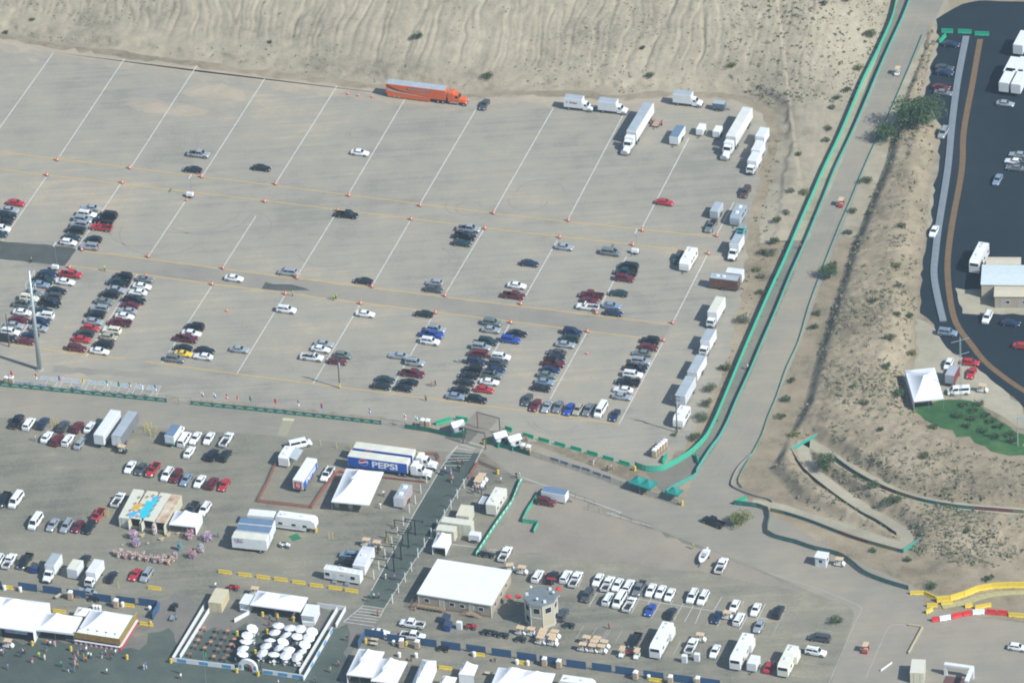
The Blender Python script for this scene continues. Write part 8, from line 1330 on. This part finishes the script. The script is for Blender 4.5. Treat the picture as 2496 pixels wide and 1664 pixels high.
for x, y, w_, lb in ((680, 970, .8, 'torn cardboard heap beside the lilac display'), (1050, 1040, .8, 'opened cardboard box before the third container'), (1170, 960, .9, 'tan cardboard sheets before the rusty container'), (790, 1115, .45, 'small cardboard box on the paving'), (1370, 930, .6, 'cardboard boxes at the tent mouth'), (300, 1150, .35, 'scrap of cardboard beside the displays')):
    t_ = thing('cardboard_box', lb, 'box', gnd(Z1(x, y, .2)), .4); CBD = M('cardboard', (.42, .33, .21), .85, var=.12, scale=2); obj('carton', MB().fru((-w_*.5, w_*.5, -w_*.4, w_*.4), (-w_*.48, w_*.48, -w_*.38, w_*.38), 0, w_*.55), [CBD], t_); [obj('flap', MB().add([(0, -w_*.4, w_*.55), (0, w_*.4, w_*.55), (s*w_*.4, w_*.4, w_*.62), (s*w_*.4, -w_*.4, w_*.62)], [(0, 1, 2, 3)]), [CBD], t_, (s*w_*.48, 0, 0)) for s in (-1, 1)]
# crates, tables and bits behind the tents
cr0 = tpl('wooden_crate'); [tpart('slat', MB().box(-.5, .5, y-.02, y+.02, z, z+.12), [WOOD], cr0) for y in (-.4, .4) for z in (.1, .3, .5)]; [tpart('end_board', MB().box(x-.02, x+.02, -.4, .4, .05, .64), [WOOD], cr0) for x in (-.5, .5)]; tpart('bottom', MB().box(-.5, .5, -.4, .4, .02, .08), [WOOD], cr0)
for q, lb in (((3, 0, 720, 770), 'wooden crate before the blue screens'), ((3, 1, 2190, 1355), 'wooden crate on the paving behind the vendor tents'), ((3, 1, 1420, 1350), 'wooden crate behind the second vendor tent')): put(cr0, lb, 'crate', gnd(T(*q, .3)), A_U, name='wooden_crate')
ft0 = tpl('folding_table'); tpart('top', MB().box(-.9, .9, -.38, .38, .72, .76), [M('tan table top', (.5, .42, .29), .6)], ft0); [tpart('leg', MB().cyl((x, y, 0), (x, y, .72), .02, n=4), [POST], ft0) for x in (-.8, .8) for y in (-.3, .3)]
for q, lb, rz in (((3, 0, 535, 770), 'tan folding table tipped beside the blue screens', A_V-.4), ((3, 1, 1090, 1170), 'folding table behind the vendor tent', A_U), ((3, 1, 1085, 1210), 'folding table cluttered with goods behind the vendor tent', A_U), ((3, 1, 2140, 1480), 'folding table with goods beside the lone small tent', A_U)): put(ft0, lb, 'table', gnd(T(*q, .5)), rz, name='folding_table')
# ------------------------------------------------------------ people
SKIN = [M('skin light', (.45, .27, .19), .6), M('skin mid', (.3, .17, .11), .6), M('skin dark', (.12, .065, .045), .6)]; HAIR = [M('hair dark', (.02, .016, .014), .7), M('hair brown', (.09, .05, .03), .7), M('hair fair', (.35, .25, .13), .7)]; SHOE = M('dark shoes', (.03, .03, .035), .7)
SH = dict(white=(.7, .7, .69), red=(.45, .04, .05), blue=(.07, .13, .38), black=(.02, .02, .025), grey=(.25, .26, .27), pink=(.55, .22, .28), lime=(.32, .6, .05), orange=(.6, .2, .06), teal=(.05, .25, .28), navy=(.02, .035, .1), cream=(.6, .55, .42), purple=(.22, .14, .35)); TR = dict(jeans=(.06, .09, .16), khaki=(.3, .25, .17), black=(.02, .02, .022), grey=(.15, .15, .16), white=(.6, .6, .58))
NP = [0]
def person(p, shirt, trousers, lb, pose=None, vest=False, group=None):
    NP[0] += 1; i = NP[0]; pose = pose or ('walk', 'stand', 'walk', 'reach')[i % 4]; F_ = FIGS[pose]; t_ = tag(obj('person', F_['body'], None, None, gnd(p), rng.uniform(0, 6.28)), lb, 'person', group); t_.scale = (1.05,)*3
    def mt_(o, m): (o.data.materials.append(m) if not o.data.materials else None); o.material_slots[0].link = 'OBJECT'; o.material_slots[0].material = m
    mt_(t_, SKIN[i % 3 if i % 5 else 0])
    for nm_, m in (('shirt', M('shirt '+shirt, SH[shirt], .8)), ('trousers', M('trousers '+trousers, TR[trousers], .8)), ('shoes', SHOE), ('hair', HAIR[i % 3])): o = obj(nm_, F_[nm_], None, t_); mt_(o, m)
    return t_
PPL = [((1, 0, 288, 815), 'lime', 'black', 'person in a yellow-green vest on the tar strip'), ((1, 0, 960, 895), 'lime', 'black', 'person in a yellow-green vest standing in the lane past the tar strip'), ((1, 1, 335, 1122), 'lime', 'grey', 'person in a yellow-green vest beside a drum and tar patch'), ((1, 1, 710, 1160), 'lime', 'black', 'person in a yellow-green vest, first of two together in the lane'), ((1, 1, 732, 1152), 'lime', 'black', 'person in a yellow-green vest, second of two together in the lane'), ((3, 2, 1660, 307), 'lime', 'khaki', 'person in a yellow-green vest at the roadside near the boat'),
 ((1, 0, 880, 690), 'purple', 'jeans', 'person in purple at the tailgate of the silver SUV'), ((1, 0, 900, 700), 'red', 'black', 'person in red at the tailgate of the silver SUV'), ((2, 0, 322, 885), 'white', 'red' if 0 else 'khaki', 'person in white walking below the back row'), ((2, 1, 1870, 167), 'grey', 'black', 'person in grey walking between the parked columns'), ((2, 1, 1615, 385), 'orange', 'khaki', 'person in orange near the four dark cars'), ((2, 1, 1648, 380), 'black', 'black', 'person in black beside the one in orange'), ((2, 1, 1560, 517), 'grey', 'black', 'person in grey on the lowest yellow line'),
 ((2, 2, 130, 892), 'red', 'black', 'person in red beside the last gate booth'), ((2, 2, 40, 1228), 'black', 'black', 'person in black at the road by the screen fence'), ((2, 2, 68, 1222), 'white', 'white', 'person in white at the road by the screen fence'), ((2, 2, 765, 1085), 'pink', 'khaki', 'person in pink below the green barriers'), ((2, 2, 748, 1105), 'white', 'white', 'person in white below the green barriers'), ((2, 2, 880, 1162), 'black', 'jeans', 'person in black behind the roadside chain-link'), ((2, 2, 910, 1152), 'pink', 'black', 'person in pink behind the roadside chain-link'), ((2, 2, 2165, 230), 'white', 'black', 'person in white walking inside the green screened lane'), ((1, 3, 298, 692), 'red', 'black', 'person in red walking high in the green screened lane'),
 ((2, 1, 1705, 1188), 'blue', 'jeans', 'person in blue at the upper hatched crossing, first of the group'), ((2, 1, 1738, 1172), 'white', 'black', 'person in white at the upper hatched crossing, second of the group'), ((2, 1, 1722, 1200), 'navy', 'black', 'person in navy at the upper hatched crossing, third of the group'), ((2, 1, 1790, 1192), 'purple', 'white', 'person in lilac on the upper hatched crossing'), ((2, 1, 1852, 1162), 'black', 'black', 'person in black on the upper hatched crossing, first of a pair'), ((2, 1, 1868, 1168), 'black', 'black', 'person in black on the upper hatched crossing, second of a pair'), ((2, 1, 1795, 1268), 'blue', 'white', 'person in blue walking down the dark walkway'), ((2, 1, 1808, 1258), 'orange', 'black', 'person in orange walking down the dark walkway'), ((2, 1, 1845, 1095), 'red', 'black', 'person in red crossing the upper hatching, first of two'), ((2, 1, 1897, 1103), 'red', 'black', 'person in dark red crossing the upper hatching, second of two'), ((2, 1, 2247, 1268), 'white', 'khaki', 'person in white alone in the netted cart yard'),
 ((2, 1, 1990, 1370), 'grey', 'jeans', 'person in grey in the crowd below the netted carts, first'), ((2, 1, 2012, 1345), 'red', 'black', 'person in red in the crowd below the netted carts'), ((2, 1, 2035, 1362), 'black', 'black', 'person in black in the crowd below the netted carts'), ((2, 1, 2072, 1372), 'blue', 'black', 'person in blue in the crowd below the netted carts'), ((2, 1, 2112, 1335), 'purple', 'grey', 'person in purple in the crowd below the netted carts'), ((2, 1, 2015, 1315), 'white', 'black', 'person in white in the crowd below the netted carts'), ((2, 1, 1142, 1505), 'white', 'white', 'person in white beside the grey food trailer'), ((2, 1, 1150, 1485), 'pink', 'grey', 'person in pink beside the grey food trailer'), ((2, 1, 1170, 1392), 'white', 'black', 'person in white at the side of the two-peak tent'),
 ((3, 1, 1190, 585), 'white', 'white', 'person in white on the walkway, first of two abreast'), ((3, 1, 1272, 592), 'purple', 'jeans', 'person in purple on the walkway, second of two abreast'), ((3, 1, 1080, 765), 'white', 'black', 'person in white in the group on the lower walkway'), ((3, 1, 1045, 762), 'teal', 'black', 'person in teal in the group on the lower walkway'), ((3, 1, 1125, 762), 'purple', 'black', 'person in purple in the group on the lower walkway'), ((3, 1, 1028, 788), 'black', 'grey', 'person in black in the group on the lower walkway'), ((3, 1, 1115, 922), 'red', 'black', 'person in red on the lower hatched crossing'), ((3, 1, 835, 1152), 'black', 'jeans', 'person in black in the lane beside the patio'), ((3, 2, 890, 1042), 'red', 'black', 'person in dark red alone in the staff lot'), ((3, 0, 2005, 200), 'teal', 'grey', 'person in teal beside the freight trailers'), ((3, 0, 1980, 668), 'white', 'black', 'person in white above the tan container'), ((3, 1, 755, 1385), 'pink', 'black', 'person in pink beside the first vendor tent'), ((3, 1, 685, 1440), 'lime', 'grey', 'person in lime green beside the vendor tents'), ((3, 1, 205, 1560), 'white', 'jeans', 'person in white below the patio front'), ((3, 1, 550, 1540), 'blue', 'black', 'person in blue at the patio corner')]
for q, s_, tr__, lb in PPL: person(T(*q, .9), s_, tr__, lb)
def Z2(x, y, z=0.): return G((x/6.533, 1420+y/6.533), z)
used = {}
for x, y, s_, tr__ in ((20, 1090, 'white', 'jeans'), (60, 1075, 'blue', 'jeans'), (320, 1130, 'navy', 'black'), (395, 1075, 'red', 'black'), (360, 1085, 'white', 'black'), (510, 1225, 'red', 'white'), (620, 1140, 'lime', 'khaki'), (710, 1180, 'cream', 'white'), (735, 1050, 'blue', 'khaki'), (1240, 1100, 'pink', 'white'), (1280, 1070, 'purple', 'black'), (1375, 1050, 'white', 'grey'), (1410, 1140, 'white', 'black'), (1450, 1150, 'white', 'jeans'), (1330, 1175, 'lime', 'khaki'), (1365, 1210, 'orange', 'black'), (1195, 1180, 'red', 'white'), (1195, 1265, 'pink', 'white'), (1230, 1310, 'orange', 'black'), (970, 1285, 'teal', 'black'), (1080, 1370, 'navy', 'white'), (1180, 1375, 'blue', 'grey'), (1620, 1150, 'blue', 'white'), (1680, 1100, 'cream', 'black'), (1760, 1170, 'red', 'black'), (1840, 1100, 'white', 'grey'), (1700, 1400, 'white', 'black'), (2290, 1330, 'cream', 'white'), (2320, 1310, 'blue', 'white'), (120, 1330, 'purple', 'grey'), (750, 940, 'orange', 'black'), (800, 960, 'white', 'jeans'), (870, 960, 'pink', 'white'), (50, 1110, 'orange', 'jeans'), (2880, 1480, 'white', 'grey')):
    k = used[s_] = used.get(s_, 0)+1; person(Z2(x, y, .9), s_, tr__, f'person in {s_} top and {tr__} trousers in the plaza, {ORD[k-1]} such from the tents')
for x, y, s_, lb in ((1050, 1020, 'pink', 'person in pink seated among the patio tables'), (1290, 1340, 'orange', 'person in orange under the patio arch'), (1330, 1370, 'red', 'person in red under the patio arch'), (1075, 1230, 'teal', 'person in teal beside the patio arch'), (1470, 1310, 'black', 'person in black inside the patio beside the arch'), (1605, 640, 'red', 'person in red beside the first patio umbrellas'), (1610, 540, 'teal', 'person in teal in front of the patio tent'), (1730, 580, 'black', 'person in black in front of the patio tent')): person(Z3(x, y, .9), s_, 'black', lb)
# ------------------------------------------------------------ trees, bushes and scrub
BARK = M('bark', (.1, .075, .055), .9, var=.2, scale=4)
LEAF = [M('leaf olive', (.075, .1, .04), .8, var=.35, scale=1.5), M('leaf green', (.05, .095, .035), .8, var=.35, scale=1.5), M('leaf grey', (.12, .135, .085), .8, var=.3, scale=1.5), M('leaf yellow-green', (.15, .17, .05), .8, var=.3, scale=1.5)]
def foliage(mb, rd, blobs, n, s_, m=0):
    for _ in range(n):
        c0, r_ = rd.choice(blobs); d = Vector((rd.gauss(0, 1), rd.gauss(0, 1), rd.gauss(0, 1))).normalized()*(r_*rd.random()**.4); q = c0+Vector((d.x, d.y, d.z*.75)); 
        if q.z < .05: q.z = .05+rd.random()*.2
        a1_ = Vector((rd.gauss(0, 1), rd.gauss(0, 1), rd.gauss(0, .8))).normalized()*s_*(.6+.8*rd.random()); b1_ = a1_.orthogonal().normalized()*s_*(.3+.4*rd.random())
        b1_.rotate(Matrix.Rotation(rd.random()*6.28, 3, a1_.normalized()))
        mb.add([q-a1_, q+b1_, q+a1_, q-b1_], [(0, 1, 2, 3)], m)
def bush(name, lb, p, r_, h, leaf, n, seed, trunk=False, s_=.17):
    rd = random.Random(seed); z0 = ground_at(p.x, p.y); t_ = thing(name, lb, 'tree' if trunk else 'bush', (p.x, p.y, z0-.05)); blobs = []
    nb = 7 if not trunk else 13; tm = MB()
    for k in range(nb):
        an = k*2.4+rd.random(); q = r_*.62*math.sqrt(rd.random()*.9+.1); z = (h*.32+h*.32*rd.random()) if not trunk else h*.45+h*.35*rd.random()*(1-.4*q/r_); c0 = Vector((q*math.cos(an), q*math.sin(an), z)); blobs.append((c0, r_*(.32+.2*rd.random())))
        b_ = Vector((rd.gauss(0, .06), rd.gauss(0, .06), h*.28 if trunk else 0)); tm.cyl(b_, c0, .03*r_+.02, .012, n=5)
    if trunk: tm.cyl((0, 0, 0), (.1, .05, h*.3), .07*r_+.05, .05*r_+.03, n=8)
    mb = MB(); foliage(mb, rd, blobs, n, s_); obj('crown', mb, [LEAF[leaf]], t_); obj('trunk' if trunk else 'stems', tm, [BARK], t_)
bush('desert_tree', 'biggest dark tree spreading over the uphill road fence', T(0, 3, 1400, 1110, 2.5), 7.6, 6.5, 1, 4600, 11, True, .3); bush('desert_tree', 'green desert tree at the fence halfway up the road', T(1, 3, 560, 920, 2), 2.9, 4.2, 1, 1100, 12, True, .2); bush('desert_tree', 'round tree on the zigzag path', T(2, 3, 530, 1120, 1.8), 3.0, 3.8, 1, 1200, 13, True, .2); bush('desert_tree', 'yellow-green roadside tree beside the black pickup', T(3, 2, 2100, 60, 1.8), 3.3, 4.0, 3, 1300, 14, True, .2)
bush('desert_tree', 'second dark tree beside the biggest one at the fence', T(0, 3, 1080, 1230, 2), 4.2, 4.6, 1, 1700, 15, True, .25)
BU = [(0, 1, 1490, 445, 1.9, 'green round bush on the hillside above the orange semi', 1), (0, 1, 2130, 740, 1.9, 'green bush at the hill foot above the dark grey sedan', 0), (0, 2, 910, 55, .8, 'small bush high on the hillside', 1), (0, 2, 740, 150, .8, 'small dark bush on the upper hillside', 1), (0, 2, 1205, 545, 1.0, 'green bush halfway down the hillside', 0), (0, 2, 1270, 740, 1.5, 'broad bush above the white semi', 0), (0, 2, 2020, 670, 1.6, 'bright green bush near the sandy corner', 3), (0, 0, 305, 235, .9, 'grey-green bush on the hill ledge', 2), (0, 0, 48, 295, .9, 'green bush at the picture edge of the hill ledge', 1), (0, 1, 130, 455, .8, 'low bush on the lower hillside', 0), (0, 3, 730, 115, 2.0, 'yellow-green bush near the top of the green wall', 3), (0, 3, 520, 205, 1.3, 'olive bush on the slope left of the green wall', 0), (0, 3, 940, 320, 2.2, 'tall bush against the top of the green wall', 0), (0, 3, 830, 630, 1.6, 'bush against the green wall above a golf cart', 3), (0, 3, 730, 830, 1.3, 'dark bush below the wall bushes', 0), (0, 3, 640, 910, 1.3, 'bush on the slope by the sandy corner', 0), (0, 3, 590, 1000, 1.2, 'grey bush on the slope by the sandy corner', 2), (0, 3, 560, 1185, 1.3, 'round bush beside the trucks corner', 0), (0, 3, 540, 1290, 1.3, 'bush above the parked brown SUV', 2), (0, 3, 280, 1430, 1.2, 'bush at the sandy lot edge', 0), (1, 2, 2310, 745, 1.8, 'dense green bush beside the white-cab truck', 0), (1, 2, 2250, 900, 1.3, 'green bush beside the concession trailer', 3), (1, 2, 2290, 970, 1.2, 'grey bush below the concession trailer', 2), (1, 2, 2120, 1360, 2.2, 'wide grey-green bush beside the long box truck', 2), (1, 2, 2290, 1110, 1.3, 'bush between the concession trailer and the wall', 0), (1, 3, 210, 200, 1.3, 'bush on the slope below the golf cart fence', 2), (1, 3, 330, 200, 1.6, 'yellowish bush against the green wall', 3), (1, 3, 170, 395, 1.2, 'small bush on the slope by the green wall', 2), (1, 3, 90, 460, 1.6, 'wide bush by the green wall', 0), (1, 3, 60, 640, 1.8, 'dark bush by the green wall', 0), (1, 3, 40, 750, 1.6, 'pale bush by the green wall', 2), (2, 2, 1960, 230, 2.0, 'olive bush by the enclosed trailer', 0), (2, 2, 1820, 420, 1.9, 'dark olive bush beside the gooseneck trailer', 0), (2, 2, 1790, 560, 1.8, 'green bush inside the wall bend', 0), (2, 2, 1740, 690, 2.0, 'big bush inside the wall bend', 1), (2, 2, 1680, 870, 1.8, 'bush nearest the bend of the green wall', 0), (1, 3, 900, 85, 1.9, 'dark bush at the road fence below the big tree', 1), (1, 3, 1230, 570, 1.3, 'round bush on the desert mound', 0), (1, 3, 1180, 935, 1.5, 'yellow-green bush on the desert mound', 3), (1, 3, 980, 1265, 1.2, 'low bush on the desert mound', 0), (1, 3, 1200, 1110, 1.2, 'grey bush on the desert mound by the infield', 2), (1, 3, 1190, 1370, 1.2, 'bush at the infield edge of the mound', 0), (1, 3, 1300, 1340, 1.2, 'green bush beside the infield apron', 1), (2, 3, 1120, 30, 1.7, 'dark bush above the white infield tent', 0), (2, 3, 1320, 100, 1.4, 'yellow bush at the infield apron edge', 3), (2, 3, 1090, 270, 1.6, 'shaded bush beside the white infield tent', 1), (2, 3, 1190, 500, 2.0, 'dark bush below the white infield tent', 1), (2, 3, 900, 630, 1.3, 'bush in the middle of the desert', 0), (2, 3, 1520, 780, 1.4, 'dark bush at the lawn edge', 1), (2, 3, 780, 490, 1.0, 'small green bush on the desert slope', 1), (2, 3, 240, 855, 1.4, 'yellow bush above the zigzag path', 3), (2, 3, 1040, 875, 1.0, 'small green bush above the zigzag path', 1), (2, 3, 1440, 1110, 1.6, 'green bush below the lawn', 0), (2, 3, 980, 1370, 1.8, 'green bush between the zigzag paths', 1), (2, 3, 1150, 1510, 2.4, 'large green bush between the zigzag paths', 0), (2, 3, 805, 1285, 1.0, 'small bush beside the upper zigzag path', 1), (2, 3, 1650, 1520, 1.2, 'yellow bush beyond the zigzag path', 3), (3, 3, 1830, 225, 1.1, 'small bush in the lower desert', 0), (3, 3, 2030, 600, 1.5, 'green bush above the yellow barriers', 0), (3, 3, 1500, 670, 1.7, 'dark green bush at the start of the yellow curve', 1), (3, 3, 1290, 430, 1.1, 'green bush below the path turn', 1), (3, 3, 965, 345, 1.0, 'dark bush beside the lowest path fence', 1), (3, 3, 620, 985, 1.9, 'dark tree-like bush in the staff lot island', 1), (2, 2, 1490, 850, .9, 'weeds at the foot of the utility pole', 0), (2, 3, 220, 350, 1.3, 'dark bush along the road fence', 0), (2, 3, 160, 520, 1.5, 'dense bush along the road fence', 1), (2, 3, 120, 680, 1.4, 'bush cluster along the road fence', 0), (1, 3, 780, 360, 1.4, 'dark bush along the bank above the road', 0), (1, 3, 740, 560, 1.4, 'shaded bush along the bank above the road', 1), (1, 3, 600, 850, 1.2, 'bush on the shaded bank', 0), (1, 3, 450, 1300, 1.4, 'bush on the bank by the fence', 0), (1, 3, 420, 1430, 1.4, 'dense bush low on the bank by the fence', 1)]
for i, (r_, c_, x, y, rad, lb, lf) in enumerate(BU): bush('desert_bush', lb, T(r_, c_, x, y, rad*.5), rad, rad*1.05, lf, int(230*rad*rad**.5), 100+i, False, .15)
for i, (x, y) in enumerate(((1800, 570), (1940, 560), (1900, 620), (1750, 670), (1880, 700), (2000, 670), (2060, 720), (2130, 770), (2230, 840), (2100, 860), (1980, 810), (1830, 760), (2250, 900))): o = bush('lawn_shrub', f'dark shrub on the lawn, {ORD[i]} counted from the white tent', T(2, 3, x, y, .8), 1.5, 1.6, 1, 260, 300+i)
# low scrub and clods scattered over the slopes, too many to count
def scrub():
    rd = random.Random(77); mb = MB(); pts = []
    regs = [((O(-20, 95).x, O(2040, 0).x), (O(0, 130).y, O(0, 0).y+60), 17000, hill_z, .0), ((O(1780, 1050).x, O(2352, 700).x), (O(2200, 1390).y, O(2160, 0).y), 26000, mound_z, .0)]
    for (x0, x1), (y0, y1), n, fn, _ in regs:
        X = rng.uniform(x0, x1, n*2); Y = rng.uniform(min(y0, y1)-50 if fn is hill_z else min(y0, y1), max(y0, y1), n*2); Z = fn(X, Y); dn = fbm(X*.06+3, Y*.06, 3)
        if fn is hill_z: d = seg_dist(np.stack([X, Y], 1), EDGE); keep = (Z > .05) & (rng.random(n*2) < np.clip((dn-.4)*5, 0, 1)*np.where(d < 16, .8, .45)+.1*(d < 9)+.5*np.clip((X-5)/60, 0, 1))
        else: keep = (Z > .05) & (rng.random(n*2) < np.clip((dn-.35)*3.5, .12, 1))
        pts += list(zip(X[keep], Y[keep], Z[keep]))
    X = rng.uniform(O(1600, 1000).x, O(1800, 400).x, 900); Y = rng.uniform(O(1600, 1000).y, O(1800, 300).y, 900); P = np.stack([X, Y], 1); e1_ = seg_dist(P, A2([O(1762, 330), O(1722, 520), O(1690, 740), O(1632, 920), O(1570, 1030)])); g_ = seg_dist(P, GREENW); ok = (e1_ > 1)*(np.abs(g_) > 1)*(np.sign(g_) == np.sign(seg_dist(A2([O(1740, 700)]), GREENW)[0]))
    ok &= (np.sign(e1_) == np.sign(seg_dist(A2([O(1740, 700)]), A2([O(1762, 330), O(1722, 520), O(1690, 740), O(1632, 920), O(1570, 1030)]))[0])); pts += [(x, y, 0.) for x, y, k in zip(X, Y, ok) if k]
    for x, y, z in pts:
        r_ = (.1+.32*rd.random()**3)*(1.3 if x > 60 else .72); m = rd.choice((0, 1, 1, 2, 3, 3))
        for _ in range(5):
            q = Vector((x+rd.gauss(0, r_*.6), y+rd.gauss(0, r_*.6), z+rd.random()*r_*.7)); a1_ = Vector((rd.gauss(0, 1), rd.gauss(0, 1), rd.gauss(0, .7))).normalized()*r_*.8; b1_ = a1_.orthogonal().normalized()*r_*.5; mb.add([q-a1_, q+b1_, q+a1_, q-b1_], [(0, 1, 2, 3)], m)
    o = obj('scrub', mb, [M('scrub grey', (.13, .14, .105), .9), M('scrub olive', (.1, .115, .06), .9), M('scrub green', (.075, .1, .045), .9), M('dry brush', (.19, .165, .115), .9)]); o['kind'] = 'stuff'; o['label'] = 'low dry scrub scattered over the hillside and desert'; return o
scrub()
# ------------------------------------------------------------ the air between the aircraft and the ground
hz = MB().box(-9600, 9600, -3600, 15600, -2, 905); ho = obj('haze', hz, [bpy.data.materials.new('haze air')]); ho['kind'] = 'stuff'; ho['label'] = 'thin blue haze filling the air over the whole place'
hm = ho.data.materials[0]; hm.use_nodes = True; n = hm.node_tree; n.nodes.remove(n.nodes['Principled BSDF']); pv = n.nodes.new('ShaderNodeVolumePrincipled'); pv.inputs['Color'].default_value = (.62, .84, 1, 1); pv.inputs['Density'].default_value = 5.4e-5; pv.inputs['Anisotropy'].default_value = 0
n.links.new(pv.outputs[0], n.nodes['Material Output'].inputs['Volume'])
# ------------------------------------------------------------ patterns used for copies leave the file
bpy.data.batch_remove(TPLS)
print('cars', NCAR[0], 'objects', len(SC.objects))
